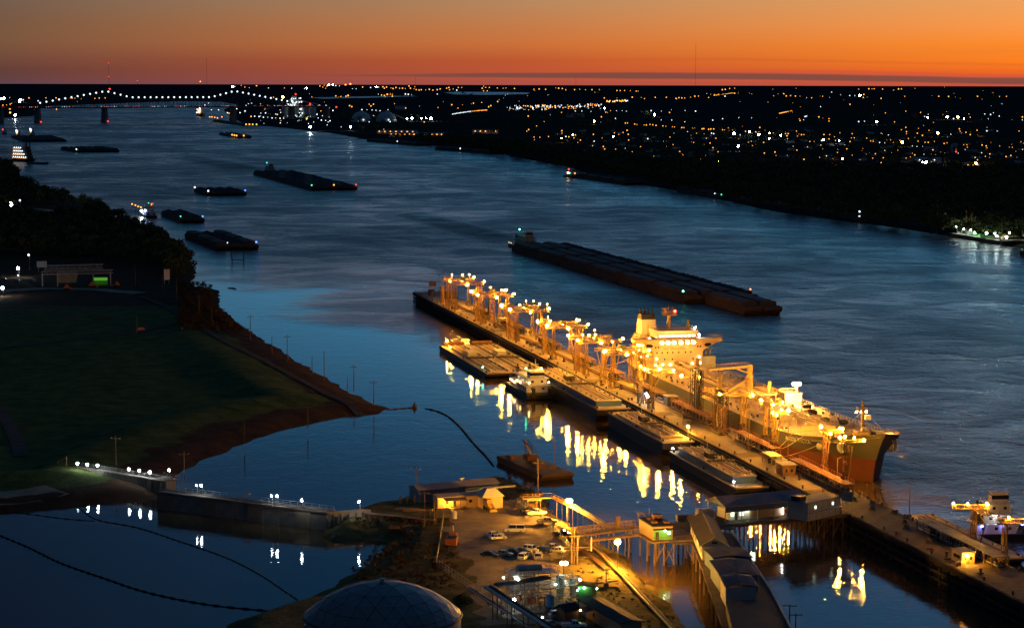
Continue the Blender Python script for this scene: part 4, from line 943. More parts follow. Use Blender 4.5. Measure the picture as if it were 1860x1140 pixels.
def skin(rows, cap=True):
    mb = MB(); n_ = len(sta); m_ = len(rows)
    for s in (-1, 1):
        vs = [(x, s * y, z) for r_ in rows for x, y, z in r_]
        fs = [(i * n_ + k, i * n_ + k + 1, (i + 1) * n_ + k + 1, (i + 1) * n_ + k) for i in range(m_ - 1) for k in range(n_ - 1)]
        mb.add(vs, fs if s < 0 else [f[::-1] for f in fs])
    mb.add([(r_[0][0], s * r_[0][1], r_[0][2]) for s in (-1, 1) for r_ in rows], [(i, i + 1, m_ + i + 1, m_ + i) for i in range(m_ - 1)])
    return mb
hull_me = skin([h1, hm, h2]).mesh('hull', [MAT['hullgrey']]); hull_me.polygons.foreach_set('use_smooth', [True] * len(hull_me.polygons)); obj('hull', hull_me, None, ship)
red_me = skin([h0, h1]).mesh('boot_topping', [MAT['bootred']]); red_me.polygons.foreach_set('use_smooth', [True] * len(red_me.polygons)); obj('boot_topping', red_me, None, ship)
dz = lambda x: lerp_tab(DECKZ, x) - (0.05 if x < 196 else .05 + 1.15 * min(1, (x - 196) / 14))
xs_ = [0.1, 5, 10, 18, 26, 36, 60, 90, 120, 150, 178, 190, 200, 208, 214, 220, 226, 231, 235, 239, 241.5]
dk_ = MB(); vs = []
for x in xs_:
    hb = lerp_tab(HBT, x) - .08
    for k in (-1, -.4, .4, 1): vs.append((x, hb * k, dz(x) + (.25 if abs(k) < 1 else 0)))
dk_.add(vs, [(4 * i + k, 4 * i + 4 + k, 4 * i + 5 + k, 4 * i + 1 + k) for i in range(len(xs_) - 1) for k in range(3)])
obj('deck', dk_, 'deckbuff', ship)
def dq(x): return dz(x) + .22
for s in (-1, 1):
    pts = [(x, s * (lerp_tab(HBT, x) - .35), dz(x)) for x in (36, 60, 90, 120, 150, 178, 190, 200, 208)]
    obj('railing', MB().rail(pts, 1.2, 2.5, .09), 'deckbuff', ship)
    obj('bulwark_rail', MB().rail([(x, s * (lerp_tab(HBT, x) - .2), lerp_tab(DECKZ, x)) for x in (208, 214, 220, 226, 231, 235, 239)], .9, 2.0, .09), 'deckbuff', ship)
# deck house
obj('deck_house', MB().box(4, 34, -10.2, 10.2, dq(34) - .2, 20.4), 'cream', ship)
obj('engine_casing', MB().box(0.8, 12, -6, 6, 10.2, 21.5), 'cream', ship)
obj('bridge_deck', MB().box(22, 34.3, -10.4, 10.4, 20.4, 22.0), 'cream', ship)
for s in (-1, 1):
    obj('bridge_wing', MB().prism_x([(s * 10.2, 17.0), (s * 10.2, 20.5), (s * 10.6, 22.0), (s * 18.6, 22.0), (s * 18.6, 20.6), (s * 15.6, 20.1)][::s], 29.5, 34.2), 'cream', ship)
    obj('wing_rail', MB().rail([(29.6, s * 14, 22), (29.6, s * 18.5, 22), (34, s * 18.5, 22), (34, s * 14, 22)], 1.3, 1.5, .1), 'cream', ship)
    obj('wing_opening_plate', MB().prism_x([(s * 12.3 + 1.5 * math.cos(a * .7) + s * .9 * math.sin(a * .7) * .3, 19.5 + .75 * math.sin(a * .7)) for a in range(9)], 34.15, 34.28), 'glass', ship)  # dark plate stands in for the shaded hole through the wing bracket
obj('wheelhouse', MB().box(22.5, 33, -8.4, 7.8, 22.0, 24.4), 'cream', ship)
obj('wheelhouse_brow', MB().prism_y([(22, 23.7), (33.3, 23.7), (34.6, 25.4), (22, 25.4)], -8.8, 8.2), 'cream', ship)
for k in range(9): obj('bridge_window', MB().box(32.96, 33.08, -8.0 + k * 1.74, -6.6 + k * 1.74, 22.7, 23.6), 'window2', ship)
obj('compass_rail', MB().rail([(22.3, -8.5, 25.4), (34, -8.5, 25.4), (34, 7.9, 25.4), (22.3, 7.9, 25.4), (22.3, -8.5, 25.4)], 1.2, 1.6, .09), 'cream', ship)
for s in (-1, 1):
    obj('lifeboat', MB().ball((13, s * 12.2, 17.5), 1.0, 10, 6).add([], []), 'orange', ship).scale = (1, 1, 1)
    obj('lifeboat_davit', MB().beam((10, s * 10.2, 17), (11, s * 13.2, 19.5), .3).beam((16, s * 10.2, 17), (16.5, s * 13.2, 19.5), .3), 'cream', ship)
    for k in range(3): obj('side_gallery', MB().box(4, 33, s * 10.2 if s > 0 else -11.6, 11.6 if s > 0 else -10.2, 12.8 + k * 2.7, 13.0 + k * 2.7).rail([(4, s * 11.5, 13 + k * 2.7), (33, s * 11.5, 13 + k * 2.7)], 1, 2.2, .08), 'cream', ship)
obj('provision_house', MB().box(22, 33.5, 10.4, 16.0, 10.0, 14.6), 'cladding', ship)
for y in (11.6, 13.4, 15): obj('vent', MB().cyl(29, y, 14.6, 16.4, .45, 8).beam((29, y, 16.3), (30.4, y + .4, 17.4), .6), 'cladding', ship)
obj('funnel', MB().frust(5, 12, -9.2, -2.4, 21.5, 27.6, .5, .4), 'white', ship)
obj('funnel_top', MB().frust(5.4, 11.6, -8.9, -2.7, 27.6, 29.6, .3, .3), 'black', ship)
for k in range(4): obj('exhaust_pipe', MB().tube([(6.6 + k * 1.3, -7.6 + k * 1.25, 29.5), (6.4 + k * 1.3, -7.6 + k * 1.25, 31.0), (5.4 + k * 1.3, -7.6 + k * 1.25, 31.6)], .42, 7), 'black', ship)
obj('funnel_base', MB().box(4, 13, -10, -1.4, 20.4, 21.6), 'cladding', ship)
obj('radar_mast', MB().tube([(27, -2, 25.4), (27, -2, 31)], [.9, .7], 8).frust(24.6, 29.4, -4.6, .8, 31, 31.3).rail([(24.7, -4.5, 31.3), (29.3, -4.5, 31.3), (29.3, .7, 31.3), (24.7, .7, 31.3), (24.7, -4.5, 31.3)], 1.1, 1.2, .12), 'yellow', ship)
obj('radar_scanner', MB().cyl(26, -3.4, 31.3, 33.4, .2, 6).box(25.7, 26.3, -4.8, -2, 33.4, 33.8).cyl(27.6, -.6, 31.3, 34.2, .15, 6).box(26.4, 28.8, -.8, -.4, 33.2, 33.5).beam((27, -2, 31.3), (27, -2.2, 35), .16).ball((28.3, -3.6, 32.6), .7, 8, 5), 'yellow', ship)
bulb(ship, (27.8, .3, 32.6), .55, 'red', 'signal_lamp')
obj('signal_mast', MB().frust(30.4, 31.6, 4.2, 5.4, 25.4, 29.3, .25, .25), 'yellow', ship); obj('signal_mast', MB().beam((31, -12, 22), (31, -12, 27.8), .35), 'yellow', ship)
for y in (-7.5, -4.9, -2.4, .5, 3.3, 5.7): bulb(ship, (36.2, y, 20.7), .6, 'shipflood', 'floodlight'); obj('lamp_shield', MB().beam((34.2, y, 21.5), (36.2, y, 21.5), .1).box(35.35, 35.5, y - .85, y + .85, 19.9, 21.6), 'galv', ship)  # arm, and a plate added behind each lamp to keep light off the wall
for y, z in ((-9.4, 14.3), (8.6, 14.6), (8.9, 12.2), (-9.8, 11.6), (-6.8, 11.9), (-3.6, 11.8), (5.6, 12.0), (-.7, 12.2)): bulb(ship, (34.8, y, z), .42, 'warm', 'floodlight')
for x, z in ((31, 18.6), (28, 18.4), (25, 16.2), (18, 16), (11, 14.0), (30, 15), (22, 13.6)): bulb(ship, (x, -11.9, z), .34, 'warm', 'floodlight')
for y, z in ((10, 23), (-11, 21.9), (8.2, 26)): bulb(ship, (30, y, z), .36, 'cool', 'floodlight')
for row, ys in ((16.6, (-9.1, -6.9, -4.6, -2.4, .1, 2.9, 5.2)), (18.8, (-9.6, -8.4, 8.1, 9.3)), (13.9, (-5.8, -2.6, 6.2)), (12.3, (-8.6, 3.4))):
    for y in ys: obj('porthole', MB().box(33.97, 34.06, y - .28, y + .28, row - .35, row + .35), 'glass', ship)
obj('door_porch', MB().box(34, 36.4, -2.6, -.4, 10.2, 13.4), 'cream', ship); obj('store_post', MB().cyl(36.5, 7.3, 10, 14.4, .9, 8), 'yellow', ship)
for k in range(6): obj('window', MB().box(33.98, 34.07, -.2 + k * .9, .5 + k * .9, 11.3, 12.0), 'glass', ship)
TEXTS = []
def letters(txt, size, mat, parent, loc, rot, name='lettering', space=1.0):
    cu = bpy.data.curves.new(name, 'FONT'); cu.body = txt; cu.size = size; cu.align_x = 'CENTER'; cu.align_y = 'CENTER'; cu.extrude = .012; cu.space_character = space
    cu.materials.append(MAT[mat]); o = bpy.data.objects.new(name, cu); TEXTS.append(o); COL.objects.link(o); o.parent = parent; o.location = loc; o.rotation_euler = rot; return o
letters('NO SMOKING', 1.35, 'redpaint', ship, (34.08, -1.6, 18.1), (R(90), 0, R(90)), space=1.18)
# cargo deck
for k, y in enumerate((-3.6, -2.6, -1.6, .4, 1.4, 2.6, 3.6)): obj('deck_pipe', MB().tube([(38, y, 11.4 + .2 * (k % 2)), (116, y, 11.4 + .2 * (k % 2))], .34, 7), 'deckbuff' if k % 3 else 'cream', ship)
for k, y in enumerate((-2.6, -1.2, .6, 2.4)): obj('deck_pipe', MB().tube([(116, y, 11.4), (196, y, 11.6)], .3, 7), 'deckbuff', ship)
obj('catwalk', MB().box(36, 196, -.75, .1, 12.7, 12.85).rail([(36, -.7, 12.85), (196, -.7, 12.85)], 1.1, 3, .08).rail([(36, .05, 12.85), (196, .05, 12.85)], 1.1, 3, .08), 'deckbuff', ship)
for x in range(42, 196, 9): obj('pipe_support', MB().box(x, x + .25, -4.4, 4.4, 10.9, 11.0).box(x, x + .25, -4.4, -4.15, 10.0, 11.0).box(x, x + .25, 4.15, 4.4, 10.0, 11.0).box(x, x + .25, -.4, -.2, 10.2, 12.7), 'deckbuff', ship)
for k in range(9):
    x = 104 + k * 2.3; obj('manifold_pipe', MB().tube([(x, -14, 11.8), (x, -4, 11.8), (x, 4, 11.8), (x, 14, 11.8)], .36, 7).cyl(x, -9, 11.8, 12.9, .22, 6).cyl(x, -12, 11.8, 12.9, .35, 6).cyl(x, 11, 11.8, 12.9, .3, 6), 'yellow' if k % 2 else 'deckbuff', ship)
for s in (-1, 1):
    obj('drip_tray', MB().box(102, 125, s * 13.0 - .9, s * 13 + .9, 10.3, 10.75), 'rust', ship)
    for x in range(48, 200, 13): obj('tank_hatch', MB().cyl(x + 2, s * 8.2, dq(x), dq(x) + .9, .75, 9).cyl(x + 2, s * 8.2, dq(x) + .9, dq(x) + 1.05, .9, 9), 'deckbuff', ship)
    for x in range(52, 200, 26): obj('vent_post', MB().cyl(x, s * 6, dq(x), dq(x) + 3.2, .17, 6).cyl(x, s * 6, dq(x) + 2.8, dq(x) + 3.5, .34, 7), 'deckbuff', ship)
    for x in (44, 70, 98, 134, 162, 190): obj('bollard', MB().cyl(x, s * 14.4, dq(x) - .1, dq(x) + .9, .32, 7).cyl(x + 1.4, s * 14.4, dq(x) - .1, dq(x) + .9, .32, 7), 'darksteel', ship)
for x, y in ((58, -12), (84, -11), (92, -12.5), (141, -10), (153, -12), (168, -9), (177, 6), (186, 9), (160, 8), (147, 11)): obj('winch', MB().cyl(x, y, dq(x), dq(x) + .4, .9, 8).tube([(x, y - 1.1, dq(x) + 1.0), (x, y + 1.1, dq(x) + 1.0)], .75, 8).box(x - .6, x + .6, y + 1.2, y + 1.8, dq(x), dq(x) + 1.4), 'darksteel' if y > -11 else 'deckbuff', ship)
for x in range(46, 190, 7): obj('deck_fitting', MB().cyl(x, -13.2, 10.05, 10.8, .3, 6).box(x + 2.2, x + 3.2, -12.4, -11.8, 10.1, 10.9).cyl(x + 1.2, 12.6, 10.05, 10.9, .3, 6), 'galv' if x % 2 else 'darksteel', ship)
# hose cranes amidships
lc = local(ship, P(1361, 716, 10.3)); cx, cy = lc.x, lc.y
obj('crane_pedestal', MB().cyl(cx, cy, 10, 17.5, 1.35, 12).cyl(cx, cy, 17.5, 21.5, 1.15, 12), 'yellow', ship)
tipL = local(ship, P(1288, 671, 22)); tipR = local(ship, P(1321, 710, 15))
obj('crane_jib', MB().beam((cx, cy, 20.8), tipL, .9, .8).beam((cx, cy, 18.0), Vector((cx, cy, 20.2)).lerp(tipL, .35), .5).rail([(cx, cy - .6, 21.5), (tipL.x, tipL.y - .6, tipL.z + .7)], 1.0, 2, .08), 'yellow', ship)
obj('crane_rest', MB().box(tipL.x + 5.2, tipL.x + 6.4, tipL.y + 1.4, tipL.y + 2.6, 10, 20.6), 'yellow', ship)
obj('crane_jib', MB().beam((cx, cy, 16.4), tipR, .8, .7), 'yellow', ship)
obj('hose_rail', MB().beam((cx + 10, cy + 4, 10.2), (cx + 8, cy + 5, 16), 1.0), 'cream', ship)
hb = local(ship, P(1436, 722, 11.5))
obj('deck_store', MB().box(hb.x - 3, hb.x + 3, hb.y - 3.2, hb.y + 3.2, dq(hb.x) - .1, dq(hb.x) + 3.4).rail([(hb.x - 3, hb.y - 3.2, dq(hb.x) + 3.4), (hb.x - 3, hb.y + 3.2, dq(hb.x) + 3.4)], 1, 1.5, .09), 'cladding', ship)
lt = local(ship, P(1447, 697, 18)); obj('lamp_post', MB().lattice(lt.x, lt.y, dq(lt.x) + 3.3, 17.5, .8, .5, 4, .1), 'deckbuff', ship)
for k in (-1, 0, 1): bulb(ship, (lt.x, lt.y + k * 1.0, 18), .6, 'deckflood', 'floodlight')
# helicopter mark, breakwater and forecastle
hp = local(ship, P(1520, 760, 12)); ring = MB(); n = 40
for r0, r1 in ((4.3, 4.9),):
    vs = []
    for k in range(n):
        a = 2 * math.pi * k / n
        for r_ in (r0, r1):
            x, y = hp.x + r_ * math.cos(a), hp.y + r_ * math.sin(a); vs.append((x, y, dq(x) + .09))
    ring.add(vs, [(2 * k, 2 * k + 1, (2 * k + 3) % (2 * n), (2 * k + 2) % (2 * n)) for k in range(n)])
obj('winching_mark', ring, 'hullgrey', ship)
obj('breakwater', MB().beam((196, -9, 11.6), (202, 0, 12.4), .25, 1.4).beam((202, 0, 12.4), (196, 9, 11.6), .25, 1.4), 'deckbuff', ship)
obj('store_house', MB().box(150, 162, -6.5, -1, dq(156) - .1, dq(156) + 2.3).box(164, 170, -7, -3, 10.1, 12), 'cladding', ship)
fm = local(ship, P(1566, 790, 14.2)); fz = dq(fm.x)
obj('mast_house', MB().box(fm.x - 2.2, fm.x + 2.2, fm.y - 2.2, fm.y + 1.8, fz - .4, fz + 2.8), 'yellow', ship)
obj('foremast', MB().tube([(fm.x, fm.y, fz + 2.8), (fm.x, fm.y, fz + 11.2)], [.62, .45], 8).box(fm.x - .9, fm.x + .9, fm.y - 1.6, fm.y + 1.6, fz + 9.2, fz + 9.4).rail([(fm.x - .9, fm.y - 1.6, fz + 9.4), (fm.x + .9, fm.y - 1.6, fz + 9.4), (fm.x + .9, fm.y + 1.6, fz + 9.4), (fm.x - .9, fm.y + 1.6, fz + 9.4)], .9, 1, .1).cyl(fm.x, fm.y, fz + 11.2, fz + 12.2, .3, 6), 'yellow', ship)
for dx, dy in ((-4, -6), (-4, 6), (6, 5.5), (5, -4)): obj('mast_stay', MB().beam((fm.x, fm.y, fz + 9.2), (fm.x + dx * 1.5, fm.y + dy, dq(min(240, fm.x + dx * 1.5)) + .4), .09), 'galv', ship)
for y in (-1.7, 0, 1.6): bulb(ship, (fm.x - .9, fm.y + y, fz + 8.6), .34, 'shipflood', 'floodlight')
obj('lamp_box', MB().box(fm.x - .5, fm.x + .7, fm.y + .9, fm.y + 2.6, fz + 6.2, fz + 7.7), 'white', ship)
for x, y in ((214, -7), (214, 5), (222, -4), (222, 4), (228, 0)): obj('windlass', MB().tube([(x, y - 1.4, dq(x) + 1), (x, y + 1.4, dq(x) + 1)], .9, 9).box(x - 1, x + 1, y - .3, y + .3, dq(x) - .2, dq(x) + 1.6), 'darksteel', ship)
obj('anchor_crane', MB().beam((226, 2, dq(226)), (228.5, -1.5, dq(228) + 4.0), .45).beam((229, -3.5, dq(229)), (228.5, -1.5, dq(228) + 4), .45), 'white', ship)
def on_hull(x, zf, s, out=.1):
    """a point on the flared side, zf from 0 at the red line to 1 at the deck edge"""
    def at(rows, x):
        for a, b in zip(rows[:-1], rows[1:]):
            if a[0] <= x <= b[0]:
                f = (x - a[0]) / (b[0] - a[0] + 1e-9); return [a[i] + (b[i] - a[i]) * f for i in range(3)]
        return list(rows[-1])
    lo, mi_, hi = at(h1, x), at(hm, x), at(h2, x)
    a, b, f = (lo, mi_, zf / .55) if zf < .55 else (mi_, hi, (zf - .55) / .45)
    return Vector((x, s * (a[1] + (b[1] - a[1]) * f + out), a[2] + (b[2] - a[2]) * f))
for s in (-1, 1):
    p_ = on_hull(229, .5, s, 0); nrm = Vector((.55, s * .83, -.1)).normalized()
    obj('anchor_bolster', MB().tube([p_ - nrm * .8, p_ + nrm * 1.1], [2.2, 1.9], 14), 'cladding', ship)
    obj('anchor', MB().tube([p_ + nrm * 1.1, p_ + nrm * 1.5], [1.0, .8], 10).beam(p_ + nrm * 1.5 + Vector((0, 0, 1.4)), p_ + nrm * 1.5 - Vector((0, 0, 1.6)), .4), 'galv', ship)
    obj('bow_rubbing_band', MB().tube([on_hull(x, .72, s, .05) for x in (216, 220, 224, 228, 232, 235)], .35, 6), 'cladding', ship)
    p2 = on_hull(219, .42, s, 0); obj('fairlead', MB().ball(p2, 1.4, 9, 6), 'cladding', ship)
    for x in (225, 229): q_ = on_hull(x, .86, s, .02); obj('hawse_pipe', MB().ball(q_, .42, 7, 5), 'cream', ship)
nm = 'AMAZON VICTOR'
for s, x0, x1 in ((-1, 198.5, 214.5), (1, 214.5, 198.5)):
    for k, ch in enumerate(nm):
        if ch == ' ': continue
        x = x0 + (x1 - x0) * k / (len(nm) - 1); q_ = on_hull(x, .60, s, .10)
        e1, e2 = on_hull(x - .5, .60, s), on_hull(x + .5, .60, s); up = (on_hull(x, .68, s) - on_hull(x, .52, s)).normalized()
        ex = ((e2 - e1) if s < 0 else (e1 - e2)).normalized(); ez = ex.cross(up).normalized(); ey = ez.cross(ex)
        o = letters(ch, 2.1, 'white', ship, (0, 0, 0), (0, 0, 0)); M4 = Matrix.Identity(4)
        for i in range(3): M4[i][0], M4[i][1], M4[i][2], M4[i][3] = ex[i], ey[i], ez[i], q_[i]
        o.matrix_local = M4
for i, (a, b) in enumerate((((205, -15.5, 12.4), (556 - 338, -29.5, 7.2)), ((214, -14.6, 13), (216.5, -30, 7.2)), ((12, -14.6, 11), (-4, -27.5, 7.2)), ((8, -13.5, 11), (2, -27.5, 7.2)), ((230, -10.5, 15.2), (224, -28, 7.2)), ((60, -16, 10.3), (76, -26, 7)), ((150, -16, 10.3), (132, -26, 7)))):
    w0, w1 = ship.location + Vector((0, 0, 0)), None
    t = thing('mooring_line', ['mooring rope from the forward deck to the walkway end', 'second mooring rope beside the ship name', 'stern rope of the tanker nearest the gantries', 'inner stern rope of the tanker', 'long bow rope of the tanker to the last bollards', 'spring rope of the tanker near the hose towers', 'forward spring rope of the tanker'][i], 'rope', ship.location, DRZ)
    a, b = Vector(a), Vector(b); pts = [a.lerp(b, k / 8) - Vector((0, 0, 1.0 * math.sin(math.pi * k / 8))) for k in range(9)]
    obj('rope', MB().tube(pts, .09, 5), 'cream', t)
# ------------------------------------------------------------------ dock
DZ = 6.5
dock = thing('loading_dock', 'long floodlit loading dock on dark piles between the tanker and the barges', 'dock', DW(0, 0, 0), DRZ)
slabm = {}
def slab(u, v, w, d, top=DZ, mat='concrete'):
    k = (w, d, mat)
    if k not in slabm: slabm[k] = MB().frust(0, w - .07, 0, d - .07, -.45, 0, .03, .03).mesh('slab', [MAT[mat]])
    return obj('slab', slabm[k], None, dock, (u, v, top))
for i in range(100):
    u = i * 8.0
    if u < 54: slab(u, 0, 8, 8.7, DZ, 'oldconc'); slab(u, 8.8, 8, 8.7, DZ, 'oldconc')
    else:
        wv = 17.5 if u < 520 else 14.0
        mt_ = 'apron' if u > 600 or (i * 7) % 11 == 3 else 'concrete'; slab(u, 0, 8, 7.0, DZ, mt_); slab(u, 7.0, 8, wv - 7.0, DZ - .012 * ((i * 5) % 3), 'apron' if u > 600 or (i * 5) % 9 == 2 else 'concrete')
obj('deck_beam', MB().box(0, 800, .25, .9, 5.3, 6.04).box(0, 520, 16.6, 17.2, 5.3, 6.04).box(520, 800, 13.2, 13.8, 5.3, 6.04), 'pile', dock)
obj('fender_wall', MB().box(0, 800, -.5, -.2, 5.0, 6.35).box(0, 800, -.45, -.15, 3.0, 3.6).box(0, 800, -.45, -.15, 1.0, 1.6).box(0, 800, 1.3, 1.6, -1, 6), 'pile', dock)
pm_ = MB().box(-.3, .3, -.3, .3, -2, 5.9).mesh('pile', [MAT['pile']])
for k in range(160): obj('pile', pm_, None, dock, (2 + k * 5, -.05, 0))
for k in range(100): obj('pile', pm_, None, dock, (4 + k * 8, 16.9 if 4 + k * 8 < 520 else 13.5, 0))
obj('side_pipe', MB().tube([(60, -.75, 5.6), (640, -.75, 5.6)], .22, 6).tube([(60, -.75, 4.4), (640, -.75, 4.4)], .16, 6), 'darksteel', dock)
bm_ = MB().cyl(0, 0, 0, .8, .28, 7).cyl(0, 0, .8, .95, .4, 7).mesh('bollard', [MAT['darksteel']])
for k in range(52): obj('bollard', bm_, None, dock, (20 + k * 15, .8, DZ))
for k in range(24): obj('bollard', bm_, None, dock, (540 + k * 10.5, 13.2, DZ))
obj('edge_rail', MB().rail([(60, .25, DZ), (560, .25, DZ)], 1.0, 4, .07), 'yellow', dock)
obj('edge_rail', MB().rail([(60, 17.2, DZ), (515, 17.2, DZ)], 1.0, 4, .07), 'yellow', dock)
obj('pipe_bundle', MB().tube([(60, 7.3, 7.3), (430, 7.3, 7.3)], .28, 6).tube([(60, 8.0, 7.3), (430, 8.0, 7.3)], .22, 6).tube([(60, 8.6, 7.4), (520, 8.6, 7.4)], .2, 6), 'rust', dock)
# end platform, darker and broader
en = thing('end_platform_gear', 'dark low control hut and poles on the far end of the dock', 'hut', DW(6, 0, DZ), DRZ)
obj('hut', MB().box(26, 36, 10, 16, 0, 3.6), 'darksteel', en); obj('tank', MB().cyl(16, 6, 0, 3.4, 1.8, 10), 'darksteel', en)
obj('signboard', MB().box(4, 4.2, 7, 11, 4.0, 6.6).box(4, 4.2, 8, 8.2, 0, 4).box(4, 4.2, 10, 10.2, 0, 4), 'rust', en)
obj('railing', MB().rail([(-5, .3, 0), (-5, 17, 0), (40, 17, 0)], 1.1, 2.5, .08).rail([(-5, .3, 0), (40, .3, 0)], 1.1, 2.5, .08), 'darksteel', en)
for u, h in ((-2, 10), (10, 13), (16, 9)): obj('pole', MB().cyl(u, 14, 0, h, .1, 6).box(u - .1, u + .1, 13, 15, h - .3, h - .1), 'darksteel', en)
one('mooring_dolphin', MB().cyl(0, 0, -8, 8.5, 1.1, 10).cyl(0, 0, 8.5, 9, 1.4, 10), 'rust', 'dark round mooring post standing before the first gantry', 'post', DW(62, 4, DZ))

# loading gantries
legM = MB().lattice(0, 0, 3.2, 13, 1.15, .85, 6, .2).lattice(0, 0, 0, 3.2, 1.8, 1.6, 2, .28).box(-1.2, 1.2, -1.2, 1.2, 0, .3).mesh('leg', [MAT['yellow']])
def gantry(u0, u1, label, hose=False, seed=0):
    g = random.Random(seed); t = thing('loading_gantry', label, 'loading gantry', DW(u0, 0, DZ), DRZ, 'loading gantries along the dock'); L_ = u1 - u0
    for u in (0, L_):
        for v in (3.5, 15.0): obj('leg', legM, None, t, (u, v, 0))
    for u in (0, L_):
        obj('cross_beam', MB().truss((u, .3, 13.6), (u, 18.6, 13.6), 1.3, 1.1, 9, .2), 'yellow', t)
    obj('link_beam', MB().truss((0, 9.5, 13.9), (L_, 9.5, 13.9), 1.2, 1.0, 7, .18).box(0, L_, 9.0, 10.0, 13.2, 13.3), 'yellow', t)
    obj('platform', MB().box(-1.2, 2.4, 1.6, 5.4, 14.4, 14.55).rail([(-1.2, 1.6, 14.5), (2.4, 1.6, 14.5), (2.4, 5.4, 14.5), (-1.2, 5.4, 14.5), (-1.2, 1.6, 14.5)], 1, 1.3, .09), 'yellow', t)
    for k in range(4):
        u = g.uniform(0, L_); v = 15.5 + g.uniform(-.5, 2.0)
        obj('loading_arm', MB().tube([(u, v - 1, .3), (u + g.uniform(-1, 1), v + g.uniform(0, 1.6), 7), (u + g.uniform(-1.5, 1.5), v + g.uniform(-.3, 1), 12.6)], .2, 6), 'rust' if k == 0 else 'yellow', t)
    for k in range(2): obj('hose', MB().tube([(g.uniform(0, L_), g.uniform(16, 18), 12.8), (g.uniform(0, L_), 17.6, 5), (g.uniform(0, L_), 16.6, .6)], .12, 5), 'rubber', t)
    obj('ladder', MB().rail([(g.choice((0, L_)) + .9, 3.0, 0), (g.choice((0, L_)) + .9, 3.0, .01)], 13.5, 1, .08, False), 'rust', t)
    obj('winch_cabin', MB().frust(L_ * .4, L_ * .4 + g.uniform(2, 3.5), 8.4, 10.6, 14.4, 14.4 + g.uniform(1.2, 2.2), .2, .1), 'darksteel', t)
    for k in range(3): u = g.uniform(0, L_); obj('stay', MB().beam((u, 9.5, 14.4), (u + g.uniform(-4, 4), g.choice((.5, 18.4)), 16.2), .09), 'darksteel', t)
    obj('loading_arm', MB().tube([(1.5, 2.4, .3), (2.6, 1.6, 8), (.4, 1.0, 13)], .17, 6).tube([(L_ - 1.2, 2.4, .3), (L_ - 2.6, 1.4, 8), (L_ - .4, 1.0, 13)], .17, 6), 'yellow', t)
    for (u, v, z, r) in ((0, .2, 14.7, .66), (0, 4.6, 13.0, .5), (L_, .0, 14.5, .6), (L_, 9.6, 13.0, .72), (L_, 18.4, 14.6, .6), (0, 18.2, 15.0, .45), (0, 11.0, 13.0, .62)):
        if g.random() < .28: continue
        bulb(t, (u, v + g.uniform(-.4, .4), z), round(r * .66, 2), 'sodium', 'floodlight')
    pm = MB()
    for k in range(g.choice((2, 3, 4))):
        u = g.choice((0, L_)) + g.uniform(-.8, .8); v = g.uniform(1, 18.5); pm.cyl(u, v, 14, 16.4, .07, 5); bulb(t, (u, v, 16.5), .2, 'sodium', 'floodlight')
    obj('lamp_post', pm, 'yellow', t)
    if hose:
        obj('hose_tower', MB().lattice(6.5, 9.5, 0, 15.5, 2.6, 2.2, 6, .3).box(4.9, 8.1, 7.9, 11.1, 13.2, 15.2), 'rust', t)
        for k in range(6): obj('hose', MB().tube([(5.2 + k * .5, 8.2, 13.8), (5.2 + k * .5, 7.9, 4)], .2, 6), 'darksteel', t)
    return t
GL = [(78, 100, 'loading gantry at the far end of the dock, nearest the round mooring post'), (151, 166, 'loading gantry with the tall dark hose tower inside it'), (219, 236, 'loading gantry abreast of the two wide barges, next after the hose tower one'),
      (288, 303, 'loading gantry abreast of the white towboat'), (341, 356, 'loading gantry at the stern of the long high barge'), (380, 394, 'loading gantry closest to the deck house of the tanker')]
for i, (a, b, l_) in enumerate(GL): gantry(a, b, l_, i == 1, i)
def tower(u, v, h, label, outs, seed, parent_mat='yellow', lamps=()):
    t = thing('lamp_tower', label, 'lamp tower', DW(u, v, DZ), DRZ, 'lattice lamp towers beside the tanker')
    obj('leg', MB().lattice(0, 0, 0, 4.2, 1.9, 1.7, 3, .26), 'darksteel', t); obj('shaft', MB().lattice(0, 0, 4.2, h, 1.1, .8, 7, .17), 'rust' if parent_mat == 'rust' else 'yellow', t)
    for k, (du, dv) in enumerate(outs): obj('arm', MB().truss((0, 0, h + .4), (du, dv, h + .4), .9, .8, 4, .14), 'yellow', t)
    for (du, dv, dz_, r) in lamps: bulb(t, (du, dv, h + dz_), round(r * .68, 2), 'towersodium', 'floodlight')
    g = random.Random(seed)
    for k in range(2): obj('loading_arm', MB().tube([(g.uniform(-2, 2), g.uniform(-1, 1), .3), (g.uniform(-2.5, 2.5), g.uniform(.5, 2), 6), (g.uniform(-1, 1), g.uniform(1, 3), h - 1)], .16, 6), 'yellow' if k else 'rust', t)
    return t
tower(435, 2.5, 13, 'lattice lamp tower on the water side of the dock, below the tanker deck house', [(0, 8), (6, 0)], 1, lamps=((0, 0, .9, .5), (0, 7.5, -.2, .5), (5, 0, .8, .35)))
tower(448, 2.5, 13, 'lattice lamp tower on the water side of the dock, second past the last gantry', [(0, 9), (-5, 0)], 2, lamps=((0, 8.6, .9, .5), (-4, 0, .8, .35), (0, 3, 1.4, .3)))
tower(462, 15, 13, 'lattice lamp tower against the grey hull, before the black hose rack', [(0, -6), (5, 0)], 3, lamps=((0, -5.4, .9, .45), (4, 0, .9, .4)))
tower(512, 15.0, 14, 'lattice lamp tower with a broad dark top frame just past the black hose rack', [(0, -9), (7, 1), (-4, 0)], 4, lamps=((6.6, 1, .9, .5), (0, -8, .4, .35)))
tower(536, 14.4, 14, 'tall lattice lamp tower abreast of the deck lamp and store on the tanker', [(0, 6), (6, 0), (-5, 0)], 5, lamps=((-4.6, 0, 1, .48), (0, 5.8, .8, .4), (5, .6, 1, .35)))
